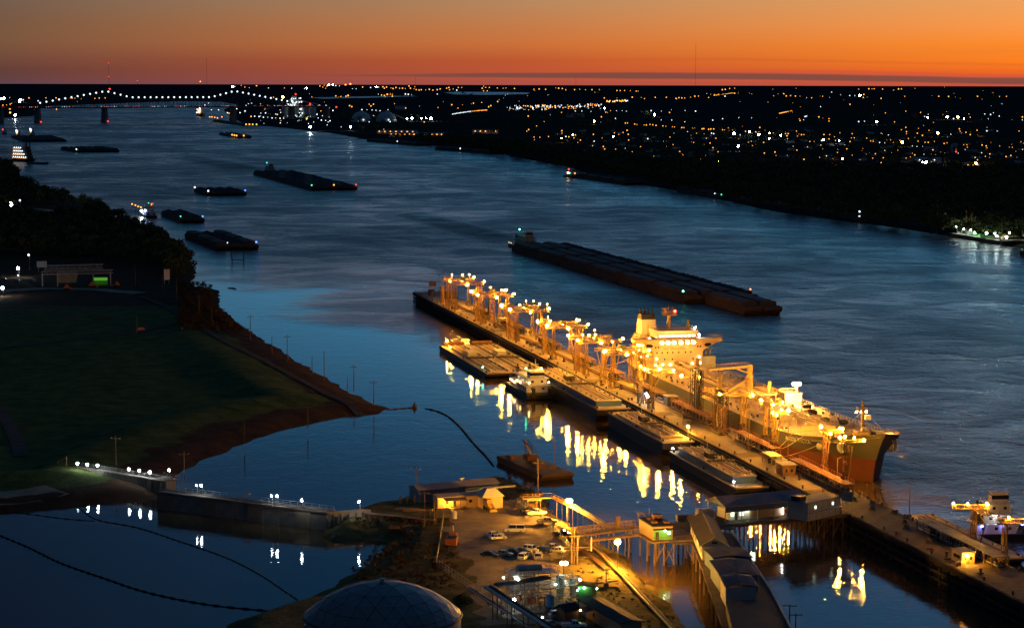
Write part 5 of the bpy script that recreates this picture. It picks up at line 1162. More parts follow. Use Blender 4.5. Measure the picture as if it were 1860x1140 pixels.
tower(549, 12.6, 13, 'lattice lamp tower near the covered walkway end, with a leaning red arm', [(0, 5), (5, -1)], 6, lamps=((0, 4.8, 1.2, .62), (4.6, -1, .8, .42), (0, -.6, .6, .36), (1, 2, 1.6, .3)))
tower(592, 12.6, 14, 'lattice lamp tower in front of the ship name', [(0, 6), (-6, 1), (5, 0)], 7, 'rust', lamps=((-5.6, 1, 1, .5), (0, 5.6, 1.1, .42), (4.6, 0, .5, .42), (2, 4, 1.6, .32)))
tower(610, 12.0, 14, 'last lattice lamp tower, just under the tanker bow', [(0, 6), (-6, 0), (0, -4)], 8, 'rust', lamps=((-5.4, .4, .6, .48), (0, 5.7, .6, .42), (-3, 1, 1.3, .36), (-1, 3, 1.2, .3)))
def hose_rack(u, v, h, n_, label, col='darksteel', seed=0):
    g = random.Random(seed); t = thing('hose_rack', label, 'hose rack', DW(u, v, DZ), DRZ, 'hose racks along the tanker')
    obj('frame', MB().lattice(0, 0, 0, h, 2.6, 2.2, 7, .22).lattice(6, 0, 0, h, 2.0, 1.8, 7, .2).beam((0, 0, h), (6, 0, h), .6), col, t)
    for k in range(n_):
        x = .6 + 5 * k / n_; r_ = g.uniform(.16, .26); y = g.uniform(-.9, .9)
        obj('hose', MB().tube([(x, y, h - .3), (x + g.uniform(-.2, .2), y - .3, h * .5), (x + g.uniform(-.4, .4), y, g.uniform(.8, 3))], r_, 6), 'darksteel' if k % 3 else 'galv', t)
    obj('base_box', MB().box(-1.5, 7.5, -1.6, 1.6, 0, 1.2), 'darksteel', t)
hose_rack(466, 13.2, 17, 9, 'black hose rack hung with tall pale hoses beside the tanker deck', seed=1)
hose_rack(497, 11.8, 13.5, 7, 'dark hose rack with a square top box, second along the grey hull', seed=2)
hose_rack(503, 9.0, 9.5, 4, 'short rusty hose rack beside the dark square topped one', 'rust', seed=3)
def pipe_shed(u0, u1, v0, v1, label, grp='covered pipe walks on the dock', roof='rust', rail=False, h=3.0):
    t = thing('pipe_shed', label, 'covered walkway', DW(u0, v0, DZ), DRZ, grp); L_, W_ = u1 - u0, v1 - v0
    obj('roof', MB().box(-.3, L_ + .3, -.3, W_ + .3, h, h + .22), roof, t)
    pmm = MB()
    for k in range(int(L_ / 4) + 1):
        for v in (.1, W_ - .35): pmm.box(k * 4.0, k * 4.0 + .25, v, v + .25, 0, h)
    obj('post', pmm, 'yellow', t); vb = MB()
    g = random.Random(int(u0))
    for k in range(int(L_ * 1.6)): vb.cyl(g.uniform(.4, L_ - .4), g.uniform(.6, W_ - .6), .1, g.uniform(.9, 2.2), g.uniform(.14, .4), 6)
    obj('valve_set', vb, 'darksteel', t)
    for k in range(4): obj('pipe', MB().tube([(0, .6 + k * (W_ - 1.2) / 3, .8), (L_, .6 + k * (W_ - 1.2) / 3, .8)], .2, 6), 'rust' if k % 2 else 'galv', t)
    if rail: obj('railing', MB().rail([(0, 0, h + .2), (L_, 0, h + .2)], 1.1, 2.2, .08).rail([(0, W_, h + .2), (L_, W_, h + .2)], 1.1, 2.2, .08), 'orange', t)
for u0, u1, l_ in ((106, 140, 'covered pipe walk with a reddish roof between the first gantry and the hose tower'), (176, 210, 'covered pipe walk with a white kiosk at its end, past the hose tower'), (244, 276, 'covered pipe walk abreast of the wide barges'), (308, 334, 'covered pipe walk abreast of the white towboat'), (360, 376, 'short covered pipe walk between the two gantries by the long barge'), (400, 430, 'covered pipe walk running up to the tanker stern lamps')): pipe_shed(u0, u1, 10.2, 14.0, l_)
pipe_shed(450, 492, 9.6, 12.6, 'railed pipe walk with orange rails beside the tanker hull amidships', rail=True)
pipe_shed(520, 556, 9.4, 12.4, 'railed pipe walk with orange rails over green valves', rail=True)
pipe_shed(574, 618, 8.6, 11.6, 'railed pipe walk with orange rails under the tanker bow', rail=True)
pipe_shed(668, 715, 8.6, 11.8, 'long covered pipe walk by the small tug at the near end of the dock', roof='oldconc')
def kiosk(u, v, w, d, h, label, mat='cladding', win=True, name='kiosk'):
    t = thing(name, label, 'kiosk', DW(u, v, DZ), DRZ); obj('wall', MB().box(0, w, 0, d, 0, h), mat, t); obj('roof', MB().box(-.3, w + .3, -.3, d + .3, h, h + .2), 'roofgrey', t)
    if win: obj('window', MB().box(w * .2, w * .8, -.04, .04, 1.1, 2.0).box(w - .04, w + .04, d * .2, d * .8, 1.1, 2.0), 'glass', t); obj('door', MB().box(w - .04, w + .05, d * .35, d * .6, 0, 2.1), 'timber', t)
kiosk(170, 9, 5, 4.5, 3.2, 'small pale kiosk at the foot of the dark hose tower')
kiosk(212, 13, 5, 3, 3.0, 'white open kiosk at the end of a covered pipe walk', 'white')
kiosk(438, 10.5, 5, 4, 3.4, 'dark machine hut with round tanks under the tanker stern', 'darksteel', False, 'machine_hut')
kiosk(579, 2.2, 6, 4, 3.2, 'rusty walled hut with a flat roof near the bow end of the dock', 'rust', True)
kiosk(702, 3, 6, 3.4, 2.8, 'small lit hut at the near end of the dock', 'cream', True); bulb(bpy.data.objects[[o.name for o in bpy.data.objects if o.get('label') == 'small lit hut at the near end of the dock'][0]], (6.6, 1.2, 2.2), .2, 'sodium')
sh = thing('shelter', 'open shelter with a flat yellowish roof on posts near the hose racks', 'shelter', DW(560, 4.2, DZ), DRZ)
obj('roof', MB().box(0, 9, 0, 4, 3.0, 3.2), 'cream', sh); [obj('post', MB().box(u, u + .2, v, v + .2, 0, 3), 'yellow', sh) for u in (.3, 8.5) for v in (.3, 3.5)]; obj('pump', MB().cyl(3, 2, 0, 1.6, .7, 8).cyl(6, 2, 0, 1.4, .6, 8), 'darksteel', sh)
for u, v, h, l_ in ((484, 3, 9.5, 'plain light pole on the dock by the third barge'), (545, 5.5, 12, 'tall yellow light pole beside the flat roofed shelter'), (560, 13.2, 11, 'slim yellow pole in front of the grey hull'), (602, 12.8, 8, 'short pole in front of the red hull'), (655, 12.4, 10.5, 'thin light pole at the barge by the near end of the dock'), (742, 12, 14, 'tall light pole at the right edge of the picture')):
    t = thing('light_pole', l_, 'light pole', DW(u, v, DZ), DRZ); obj('pole', MB().cyl(0, 0, 0, h, .16, 7, .1), 'yellow', t); obj('arm', MB().beam((0, 0, h), (0, 1.2, h + .2), .12), 'yellow', t)
t = thing('lamp_post', 'low lamp burning at the bow end of the third barge', 'lamp post', DW(503, -1.2, 0), DRZ); obj('pole', MB().cyl(0, 0, 4, 8.6, .09, 6), 'galv', t); bulb(t, (0, 0, 8.9), .36, 'sodium')
for u, v, l_ in ((431, 6, 'white lamp low on the dock under the tanker stern'), (438, 4.5, 'second white lamp low on the dock by the machine hut')):
    t = thing('work_lamp', l_, 'lamp', DW(u, v, DZ), DRZ); obj('stand', MB().cyl(0, 0, 0, 2.8, .07, 6), 'galv', t); bulb(t, (0, 0, 3.0), .42, 'cool')
g = random.Random(5)
for k in range(46):
    u = g.uniform(90, 720); v = g.choice((2.0, 5.2, 6.2)) + g.uniform(-.5, .5); o = MB(); ty = k % 4
    if ty == 0: o.box(-.6, .6, -.5, .5, 0, 1.0); nm_, l_, c_ = 'crate', 'small crate standing on the dock deck', 'crate'
    elif ty == 1: o.cyl(0, 0, 0, .95, .32, 8).cyl(.8, 0, 0, .95, .32, 8); nm_, l_, c_ = 'drum', 'pair of drums standing on the dock deck', 'drum'
    elif ty == 2: o.cyl(0, 0, 0, 1.5, .3, 8).cyl(0, 0, 1.5, 1.7, .55, 8).tube([(0, -.8, .5), (0, .8, .5)], .2, 6); nm_, l_, c_ = 'valve', 'valve with hand wheel on the dock deck', 'valve'
    else: o.tube([(-1, 0, .25), (-.4, .6, .3), (.4, .5, .25), (.9, -.4, .3), (0, -.8, .25)], .16, 6); nm_, l_, c_ = 'coiled_hose', 'dark hose lying coiled on the dock deck', 'hose'
    one(nm_, o, ('timber', 'rust', 'darksteel', 'rubber')[ty], l_, c_, DW(u, v, DZ), DRZ + g.uniform(-1, 1), l_.split(' on ')[0].split(' lying')[0].split(' standing')[0] + 's on the dock')
for k in range(8):
    u = 626 + k * 6.5; one('bollard_pair', MB().box(-1, 1, -.6, .6, 0, .2).cyl(-.5, 0, .2, 1.1, .3, 7).cyl(.5, 0, .2, 1.1, .3, 7), 'darksteel', 'heavy double bollard on the bare dock apron past the bow', 'bollard', DW(u, g.uniform(6, 13), DZ), DRZ + g.uniform(-.4, .4), 'double bollards on the bare dock apron')
for k in range(3): one('fender_post', MB().tube([(0, 0, 0), (0, -1.4, 5.2)], .2, 7), 'yellow', 'pale leaning post at the dock edge under the tanker bow', 'post', DW(626 + k * 5, 13.5, DZ - .5), DRZ, 'leaning posts at the dock edge')
# people on the dock by the bow (a few pixels tall)
def person(loc, rz, label, top='orange', low='darksteel'):
    mb = bpy.data.meshes.new('person'); V_ = [(0, 0, .95), (0, 0, 1.2), (0, 0, 1.45), (0, 0, 1.56), (0, 0, 1.72), (-.1, 0, .92), (-.12, .03, .5), (-.12, 0, .06), (-.12, .14, .03), (.1, 0, .92), (.13, -.02, .5), (.13, -.06, .06), (.13, .08, .03), (-.2, 0, 1.42), (-.27, .02, 1.15), (-.25, .12, .9), (.2, 0, 1.42), (.27, .02, 1.15), (.25, .14, .92)]
    E_ = [(0, 1), (1, 2), (2, 3), (3, 4), (0, 5), (5, 6), (6, 7), (7, 8), (0, 9), (9, 10), (10, 11), (11, 12), (2, 13), (13, 14), (14, 15), (2, 16), (16, 17), (17, 18)]
    mb.from_pydata(V_, E_, []); o = bpy.data.objects.new('person', mb); COL.objects.link(o); mb.materials.append(MAT[top])
    s = o.modifiers.new('skin', 'SKIN'); o.modifiers.new('sub', 'SUBSURF').levels = 1; o.modifiers['sub'].render_levels = 1
    RR = [.15, .15, .13, .06, .11, .09, .065, .05, .045, .09, .065, .05, .045, .06, .045, .035, .06, .045, .035]
    for q, r_ in zip(mb.skin_vertices[0].data if mb.skin_vertices else [], RR): q.radius = (r_, r_)
    o.location = loc; o.rotation_euler = (0, 0, rz); return tag(o, label, 'person')
person(DW(622, 11.5, DZ), 1.0, 'person in dark clothes standing on the dock edge under the bow, alone', 'cardark')
person(DW(619, 12.8, DZ), 2.0, 'person in an orange vest in the pair under the bow')
person(DW(620.5, 13, DZ), -1, 'person in pale clothes in the pair under the bow', 'cladding')

# ------------------------------------------------------------------ barges and boats at the dock
def tank_barge(u, v, L_, W_, H_, label, trunk=0.0, mat='hullblack', seed=0, gear=True):
    g = random.Random(seed); t = thing('tank_barge', label, 'barge', DW(u, v, 0), DRZ, 'tank barges at the dock')
    obj('hull', MB().prism_y([(3, -1.2), (L_ - 5, -1.2), (L_, H_ * .55), (L_, H_), (0, H_), (0, H_ * .5)], 0, W_), mat, t)
    obj('deck', MB().box(.2, L_ - .2, .2, W_ - .2, H_, H_ + .06), 'bargedeck', t)
    z = H_ + .06
    if trunk:
        obj('trunk', MB().box(5, L_ - 7, 1.6, W_ - 1.6, z, z + trunk), 'bluesteel' if trunk > 1.3 else 'bargedeck', t); z0 = z; z = z + trunk
        obj('trunk_top', MB().box(4.8, L_ - 6.8, 1.4, W_ - 1.4, z, z + .1), 'bargedeck', t); z += .1
    x0, x1 = (6, L_ - 8) if trunk else (3, L_ - 4)
    obj('rim', MB().box(.1, L_ - .1, -.08, .14, H_ - .25, H_ + .22).box(.1, L_ - .1, W_ - .14, W_ + .08, H_ - .25, H_ + .22).box(-.08, .14, .14, W_ - .14, H_ - .25, H_ + .22).box(L_ - .14, L_ + .08, .14, W_ - .14, H_ - .25, H_ + .22), 'bargedeck', t)
    for k in range(5): y = W_ * (.3 + .1 * k); obj('deck_pipe', MB().tube([(x0, y, z + .45), (x1, y, z + .45)], .13 if k != 2 else .24, 6), 'rust' if k % 2 else 'bargedeck', t)
    for s in (1.9, W_ - 1.9): obj('railing', MB().rail([(x0, s, z), (x1, s, z)], 1.0, 3, .06), 'bargedeck', t)
    hm_ = MB()
    for k in range(int(L_ / 8)):
        for y in (.22, .78): hm_.cyl(x0 + (k + .5) * (x1 - x0) / int(L_ / 8), W_ * y, z, z + .8, .45, 8)
    obj('tank_hatch', hm_, 'bargedeck', t)
    if gear:
        obj('pump_engine', MB().box(x0 + (x1 - x0) * .36, x0 + (x1 - x0) * .36 + 4.5, W_ * .35, W_ * .62, z, z + 1.9).cyl(x0 + (x1 - x0) * .36 + 6, W_ * .5, z, z + 1.4, .6, 8), 'darksteel', t)
        obj('manifold', MB().tube([(L_ * .55, 1.0, z + 1), (L_ * .55, W_ - 1, z + 1)], .25, 6).tube([(L_ * .57, 1.0, z + 1), (L_ * .57, W_ - 1, z + 1)], .22, 6).cyl(L_ * .56, W_ * .5, z, z + 3, .12, 6), 'darksteel', t)
        obj('vent_post', MB().cyl(L_ * .3, W_ * .6, z, z + 4.5, .1, 6).cyl(L_ * .8, W_ * .4, z, z + 3.5, .1, 6), 'galv', t)
    for x in (2, L_ * .5, L_ - 3):
        for y in (.8, W_ - .8): obj('bitt', MB().cyl(x, y, H_, H_ + .8, .25, 6).cyl(x + .9, y, H_, H_ + .8, .25, 6), 'darksteel', t)
    t['z'] = z; return t
b1 = tank_barge(214, -28.6, 99, 13.3, 2.5, 'wide flat tank barge on the outer side of the pair, with a green lamp', seed=1)
b2 = tank_barge(214, -15.0, 99, 13.3, 2.5, 'wide flat tank barge of the pair lying against the dock', seed=2)
for b_ in (b1, b2):
    obj('deck_locker', MB().box(34, 44, 4.2, 8.2, 2.56, 4.6), 'cladding', b_); obj('tow_drum', MB().tube([(2.5, 1.5, 3.5), (2.5, 11, 3.5)], 1.0, 9), 'rust', b_)
    obj('inner_rim', MB().box(4, 95, 2.6, 2.85, 2.5, 3.1).box(4, 95, 10.4, 10.65, 2.5, 3.1), 'darksteel', b_)
bulb(b1, (90, .6, 4.0), .28, 'green', 'signal_lamp'); bulb(b1, (8, 2, 5.6), .26, 'sodium'); bulb(b1, (22, .6, 4.2), .14, 'sodium')
tank_barge(332, -14.6, 105, 12.9, 5.2, 'long high riding black tank barge with a pale raised trunk, ahead of the towboat', trunk=1.9, seed=3)
b3 = tank_barge(444, -12.6, 67, 11.2, 5.0, 'high black tank barge with a brightly lit working deck', trunk=.7, seed=4)
b4 = tank_barge(517, -12.2, 66, 10.8, 3.0, 'grey tank barge with a broad raised trunk, nearest the shed pier', trunk=2.1, mat='hullblack', seed=5)
for b_, x in ((b4, 2), (b4, 63)): bulb(b_, (x, .5, 4.4), .22, 'cool', 'signal_lamp')
tw = towboat(DW(336.5, -20.0, 0), DRZ, 38, 11.5, 2, 'white towboat with yellow deck lights nosed against the long high barge', lamps=((8, -4.6, 3.8, .3, 'warm'), (13, -5, 3.8, .3, 'warm'), (4, -4.4, 3.6, .28, 'warm'), (18, -5, 5.2, .3, 'warm'), (24, -5.2, 5.2, .3, 'warm'), (34, -4, 6.2, .3, 'warm'), (34, 4, 6.2, .3, 'warm'), (26, -3.4, 11.0, .3, 'green'), (30, 2, 11.4, .15, 'sodium')), winlit=3, ph=2.8)
obj('lit_door', MB().box(31.62, 31.72, -.2, .9, 2.2, 4.3), 'window2', tw)
tr_ = towboat(P(1750, 979), .10, 16.5, 7.5, 3, 'white tug with blue deck lights behind the near end of the dock', lamps=((4, -3.5, 4.4, .3, 'blue'), (10, -3.6, 4.5, .3, 'blue'), (15.5, -3, 4.6, .3, 'blue'), (8, -3.2, 7.2, .26, 'cool'), (6, -2.6, 10, .26, 'warm'), (3, -3.4, 8, .22, 'warm')), name='tugboat')
rb = tank_barge(628, 15.6 + 7.2, 58, 8.6, 2.0, 'low grey barge behind the bare dock apron, beside the tug', seed=7, gear=False)
gt = thing('loading_gantry', 'near loading gantry at the right edge with yellow lit beams before the tug', 'loading gantry', DW(694, 12.6, DZ), DRZ, 'loading gantries along the dock')
for u in (0, 17.5): obj('leg', legM, None, gt, (u, 0, 0)).scale = (1, 1, .82)
obj('cross_beam', MB().truss((-2.6, -4.6, 11), (-.4, 4.6, 11), 1.2, 1, 6, .2).truss((17, -2, 11), (18, 7, 11), 1.2, 1, 6, .2).truss((0, 0, 11.2), (17.5, 0, 11.2), 1, .9, 8, .15), 'yellow', gt)
for q in ((-2.6, -4.4, 12, .22), (-1.6, -1, 11.9, .2), (0, 3.6, 11.9, .3), (17.4, 1, 12, .2), (18, 5.8, 11.9, .22)): bulb(gt, q[:3], q[3], 'sodium', 'floodlight')
obj('loading_arm', MB().tube([(1, 1, .3), (2.5, 2, 7), (.6, 1, 10)], .2, 6).tube([(16, 1, .3), (14.5, 2, 7), (17, 1.6, 10)], .2, 6), 'rust', gt)
# crane barge off the landing
cb = thing('crane_barge', 'dark old crane barge with a raised pale boom off the terminal shore', 'barge', P(902, 838), ang(P(902, 838), P(985, 874)))
cl_ = (P(985, 874) - P(902, 838)).length
obj('hull', MB().prism_y([(2, -1), (cl_ - 3, -1), (cl_, 1.2), (cl_, 2.0), (0, 2.0), (0, 1)], 0, 11), 'bargebrown', cb); obj('deck', MB().box(.3, cl_ - .3, .3, 10.7, 2.0, 2.06), 'timber', cb)
obj('crane_cab', MB().box(14, 18, 3.5, 7.5, 2.8, 4.6).cyl(16.5, 5.7, 2.0, 2.8, 2, 10), 'rust', cb); obj('boom', MB().beam((16, 5.7, 3.6), (9.6, 6, 8.0), .9, .7), 'cream', cb)
obj('gallows', MB().beam((9.4, 5, 8.6), (17.5, 5.5, 6.6), .25).rail([(9.4, 6.6, 7.2), (17.5, 7, 5.2)], 1.4, 1.4, .1).beam((17.5, 5.5, 2), (17.5, 5.5, 6.6), .25).beam((10.4, 6, 2), (10, 6, 8), .2), 'darksteel', cb)
obj('deck_gear', MB().box(24, 29, 2, 5, 2.06, 3.6).cyl(31, 7, 2.06, 3.4, .9, 8).box(6, 10, 1, 3, 2.06, 3.2), 'rust', cb); obj('pole', MB().cyl(27, 9, 2, 12, .14, 6).box(26.9, 27.1, 8.2, 9.8, 10.4, 10.6), 'timber', cb)
dn_ = thing('mooring_dolphin', 'dark square steel frame standing in the water off the moored raft', 'frame', P(422, 475)); 
obj('frame', MB().beam((0, 0, -1), (-.6, 0, 7.5), .6).beam((8, 0, -1), (8, 0, 7.2), .6).beam((-.6, 0, 7.5), (8, 0, 7.2), .5).beam((0, 0, 1), (8, 0, 1), .5).beam((6.4, 0, 4), (8, 0, 4), .4), 'darksteel', dn_)
one('driftwood', MB().tube([(0, 0, .1), (4, -3, .35), (6, -8, .05)], .3, 6), 'bark', 'dark drifting branch off the river scrub', 'branch', P(414, 523))

# ------------------------------------------------------------------ oil booms
def boom(px, label, mat, step=2.6, r=.28):
    p_ = [P(x, y) for x, y in px]; q = []
    for i in range(len(p_) - 1):
        a, b, c_, d = p_[max(i - 1, 0)], p_[i], p_[i + 1], p_[min(i + 2, len(p_) - 1)]
        k = max(2, int((c_ - b).length / 3))
        for j in range(k):
            f = j / k; q.append(.5 * ((2 * b) + (c_ - a) * f + (2 * a - 5 * b + 4 * c_ - d) * f * f + (3 * b - a - 3 * c_ + d) * f ** 3))
    q.append(p_[-1]); q = [Vector((w.x, w.y, .08)) for w in q]
    t = thing('floating_boom', label, 'floating boom', q[0]); o = q[0]; obj('line', MB().tube([w - o for w in q], r * .55, 5), mat, t)
    fm_ = MB().tube([(-step * .36, 0, 0), (-step * .2, 0, .06), (step * .2, 0, .06), (step * .36, 0, 0)], [r * .5, r, r, r * .5], 6).mesh('float', [MAT[mat]])
    acc = 0
    for a, b in zip(q[:-1], q[1:]):
        acc += (b - a).length
        if acc > step: acc = 0; obj('float', fm_, None, t, (a + b) / 2 - o, ang(a, b))
boom([(772, 742), (788, 745), (812, 755), (835, 775), (860, 805), (882, 828), (897, 847)], 'dark curving floating boom from mid inlet to the crane barge', 'rubber', 2.8, .4)
boom([(703, 744), (725, 742), (752, 740)], 'short floating boom off the tip of the grassy point', 'bark', 2.8, .3)
one('marker_buoy', MB().cyl(0, 0, -.3, 1.1, .9, 10).cyl(0, 0, 1.1, 2.2, .3, 8), 'bark', 'small dark buoy at the end of the short boom', 'buoy', P(753, 740))
boom([(-15, 966), (50, 993), (110, 1022), (190, 1050), (270, 1076), (380, 1098), (500, 1110)], 'long dark floating boom sagging across the near pond', 'rubber', 3, .26)
boom([(103, 910), (140, 920), (175, 943), (250, 958), (330, 984), (410, 1012), (470, 1042), (515, 1072), (545, 1092)], 'thin reddish floating boom crossing the near pond from the gravel bank', 'rust', 2.6, .17)
boom([(-10, 928), (60, 934), (110, 941), (172, 946)], 'faint dark line of floats near the gravel bank of the pond', 'rubber', 3, .12)
one('boom_anchor_plank', MB().beam((0, 0, 0), (6.5, -7, -2), .35, .2), 'rust', 'reddish plank holding the thin boom on the gravel bank', 'plank', P(80, 893, 2.2))
# ------------------------------------------------------------------ flood wall, weir, left yard
def frame_of(pa, pb, z):
    """place and turn for something whose front base runs between two photograph points at height z"""
    a, b = P(pa[0], pa[1], z), P(pb[0], pb[1], z); return a, ang(a, b), (b - a).length
fa, frz, fL = frame_of((285, 892), (592, 930), 5.2)
fw_ = thing('flood_wall', 'stained concrete flood wall with a lit walkway along its top, across the mouth of the pond', 'wall', Vector((fa.x, fa.y, 0)), frz)
obj('core', MB().box(.2, fL, .5, 4.2, -2, 4.9), 'oldconc', fw_)
npan = 11; pn = {}
for k in range(npan):
    w_ = fL / npan
    for j, (z0, z1) in enumerate(((-.6, 1.25), (1.3, 3.1), (3.15, 4.55))):
        off = .12 * ((k * 7 + j * 3) % 3); key = (j, (k * 7 + j * 3) % 3)
        if key not in pn: pn[key] = MB().frust(.04, w_ - .04, .1 + off, .52, z0, z1).mesh('panel', [MAT['oldconc' if key[1] else 'concrete']])
        obj('panel', pn[key], None, fw_, (k * w_, 0, 0))
obj('coping', MB().box(-.2, fL + .2, -.1, 1.0, 4.9, 5.2).box(-.2, fL + .2, 3.6, 4.3, 4.9, 5.2), 'concrete', fw_); obj('walk', MB().box(0, fL, 1.0, 3.6, 4.9, 5.0), 'concrete', fw_)
obj('railing', MB().rail([(0, 1.0, 5.0), (fL, 1.0, 5.0)], 1.1, 2.5, .06).rail([(0, 3.9, 5.2), (fL, 3.9, 5.2)], 1.1, 2.5, .06), 'galv', fw_)
obj('stair', MB().beam((fL * .46, 3.2, 5.2), (fL * .52, 3.2, 7.0), .9, .2).rail([(fL * .46, 2.7, 5.2), (fL * .52, 2.7, 7)], 1, 1, .06), 'galv', fw_)
ga, grz, gL = frame_of((592, 930), (655, 926), 5.2)
w2 = thing('flood_wall', 'dark unlit return of the flood wall with timber posts, joining the terminal', 'wall', Vector((ga.x, ga.y, 0)), grz)
obj('core', MB().box(.6, gL + 3, .3, 3.2, -2, 4.9), 'oldconc', w2); obj('coping', MB().box(.4, gL + 3, 0, .5, 4.9, 5.2), 'concrete', w2)
for k in range(6): obj('post', MB().cyl(2 + k * 2.2, -.5, -1.5, 4.6, .3, 7), 'timber', w2)
ha, hrz, hL = frame_of((655, 929), (790, 943), 4.6)
w3 = thing('sheet_pile_wall', 'low sheet pile wall with a lit cap, running to the yard gate', 'wall', Vector((ha.x, ha.y, 0)), hrz)
obj('cap', MB().box(0, hL, -.3, .5, 4.3, 4.6), 'concrete', w3)
shp = MB().prism([(-.5, 0), (-.3, -.28), (.3, -.28), (.5, 0)], .5, 4.3).mesh('sheet_pile', [MAT['rust']])
for k in range(int(hL)): obj('sheet_pile', shp, None, w3, (k + .5, .2, 0))
one('plank_stack', MB().box(0, 8, 0, 1.2, 0, .5).box(.5, 7, .2, 1.1, .5, .9), 'timber', 'pale stacked timbers on the dirt below the sheet pile wall', 'timber', P(705, 960, 2.6), .1)
wa, wrz, wL = frame_of((134, 846), (300, 873), 4.6)
we = thing('weir_wall', 'dark sheet pile weir under a row of white lamps at the foot of the field', 'wall', Vector((wa.x, wa.y, 0)), wrz)
obj('cap', MB().box(0, wL, -.3, 1.6, 4.3, 4.65), 'concrete', we); obj('backing', MB().box(0, wL, .3, 1.4, -1, 4.3), 'pile', we)
shq = MB().prism([(-.45, 0), (-.28, -.5), (.28, -.5), (.45, 0)], .4, 4.3).mesh('sheet_pile', [MAT['oldconc']])
for k in range(int(wL / 1.3)): obj('sheet_pile', shq, None, we, (k * 1.3 + .65, .3, 0))
obj('railing', MB().rail([(0, 1.2, 4.65), (wL, 1.2, 4.65)], 1.1, 2.5, .06), 'galv', we)
gh = thing('sluice_gate', 'pale railed sluice head at the river end of the weir', 'sluice', P(275, 872, 4), wrz)
obj('deck', MB().box(0, 7, -1, 5, .3, .6).rail([(0, -1, .6), (7, -1, .6), (7, 5, .6), (0, 5, .6)], 1.1, 1.5, .08), 'concrete', gh); obj('guide', MB().box(1, 1.5, -1.6, -1.1, -5, .3).box(3, 3.5, -1.6, -1.1, -5, .3).box(5, 5.5, -1.6, -1.1, -5, .3), 'concrete', gh); obj('pier', MB().box(-.6, 7.4, -.9, 3, -5, .3), 'oldconc', gh)
rl = thing('hand_rail', 'bent yellow pipe rail at the upper end of the weir', 'railing', P(105, 851, 3.4), wrz)
obj('rail', MB().tube([(0, 0, 0), (0, 0, 2.2), (4.2, 0, 4.4), (4.2, 0, 1.5)], .08, 6), 'cream', rl)
# white lamps on weir and wall: pixel of the bulb, height of the bulb, height of the base
WL = [(140.5, 841, 1), (158.5, 843, 2), (177, 844.5, 3), (234, 851.6, 4), (253, 854, 5), (272, 856.6, 6)]
for x, y, i in WL:
    w = P(x, y, 6.6); t = thing('weir_lamp', 'white globe lamp on the weir, ' + ['first of three at the field end', 'middle of three at the field end', 'last of three at the field end', 'first of three at the sluice end', 'middle of three at the sluice end', 'nearest the sluice head'][i - 1], 'lamp', Vector((w.x, w.y, 4.2)), 0, 'white lamps on the weir')
    obj('post', MB().cyl(0, 0, 0, 2.2, .06, 6), 'galv', t); bulb(t, (0, 0, 2.4), .36, 'cool')
for x, y, zb, l_ in ((307, 853.5, 2.5, 'white globe lamp on the brushy bank just past the sluice head'), (356.5, 881, 5.2, 'smaller white lamp at the start of the flood wall walk'), (365.5, 881, 5.2, 'white lamp on the first post of the flood wall walk'), (493, 900, 5.2, 'small white lamp halfway along the flood wall'), (503, 900.5, 5.2, 'brighter white lamp halfway along the flood wall'), (548, 908, 5.2, 'white lamp near the far end of the flood wall'), (652, 910.5, 5.2, 'single white lamp at the dark return of the flood wall')):
    w = P(x, y, zb + 3.0); t = thing('wall_lamp', l_, 'lamp', Vector((w.x, w.y, zb - .2)), frz); obj('post', MB().cyl(.35, 0, 0, 3.6, .09, 6).beam((.35, 0, 3.4), (0, 0, 3.3), .06), 'galv', t); bulb(t, (0, 0, 3.2), .34 if 'small' not in l_ else .2, 'cool')
# utility poles
def upole(x, yb, yt, zb, label, arms=1, lean=0.0):
    w = P(x, yb, zb); s = pxm(w); h = (yb - yt) / s / .985
    t = thing('utility_pole', label, 'utility pole', w, random.uniform(-.3, .3)); obj('pole', MB().tube([(0, 0, -1), (lean, 0, h)], [.2, .13], 7), 'timber', t)
    if arms: obj('cross_arm', MB().box(lean * .94 - 1.6, lean * .94 + 1.6, -.1, .1, h * .88, h * .88 + .2), 'timber', t); obj('insulator', MB().cyl(lean - 1.4, 0, h * .88 + .2, h * .88 + .5, .06, 5).cyl(lean + 1.4, 0, h * .88 + .2, h * .88 + .5, .06, 5), 'galv', t)
for x, yb, yt, arms, l_ in ((679, 732, 690, 1, 'utility pole with a cross arm at the tip of the grassy point'), (643, 706, 662, 1, 'leaning utility pole, second from the tip of the grassy point'), (631, 703, 685, 0, 'short bare pole between two taller poles near the grassy tip'), (589, 686, 638, 0, 'tall bare pole on the grassy point, third tall one from its tip'), (567, 677, 647, 0, 'shorter pole with a small cap on the grassy point'), (522, 653, 607, 1, 'utility pole on the levee at the middle of the inlet shore'), (494, 639, 611, 0, 'bare pole on the levee above the middle of the inlet shore'), (455, 616, 571, 1, 'utility pole at the waterside end of the brown river scrub'), (385, 592, 560, 0, 'thin pole on the levee road behind the scrub'), (362, 570, 535, 1, 'pole with a cross arm on the levee road behind the scrub'), (321, 546, 507, 0, 'bare pole at the bend where the levee road begins'), (249, 602, 573, 0, 'lone pole in the field by the orange heap'), (296, 527, 500, 0, 'pole beside the white signboard'), (246, 520, 480, 0, 'pole in front of the dark wood by the yard'),
        (211, 845, 790, 1, 'utility pole with two cross arms at the field foot over the weir'), (335, 871, 819, 1, 'utility pole on the brushy bank past the sluice'), (444, 800, 766, 0, 'pole at the inlet edge of the field, nearer the weir'), (559, 772, 740, 0, 'pole at the inlet edge of the field, middle')):
    upole(x, yb, yt, 3.0 if yb > 560 else 2.4, l_, arms)
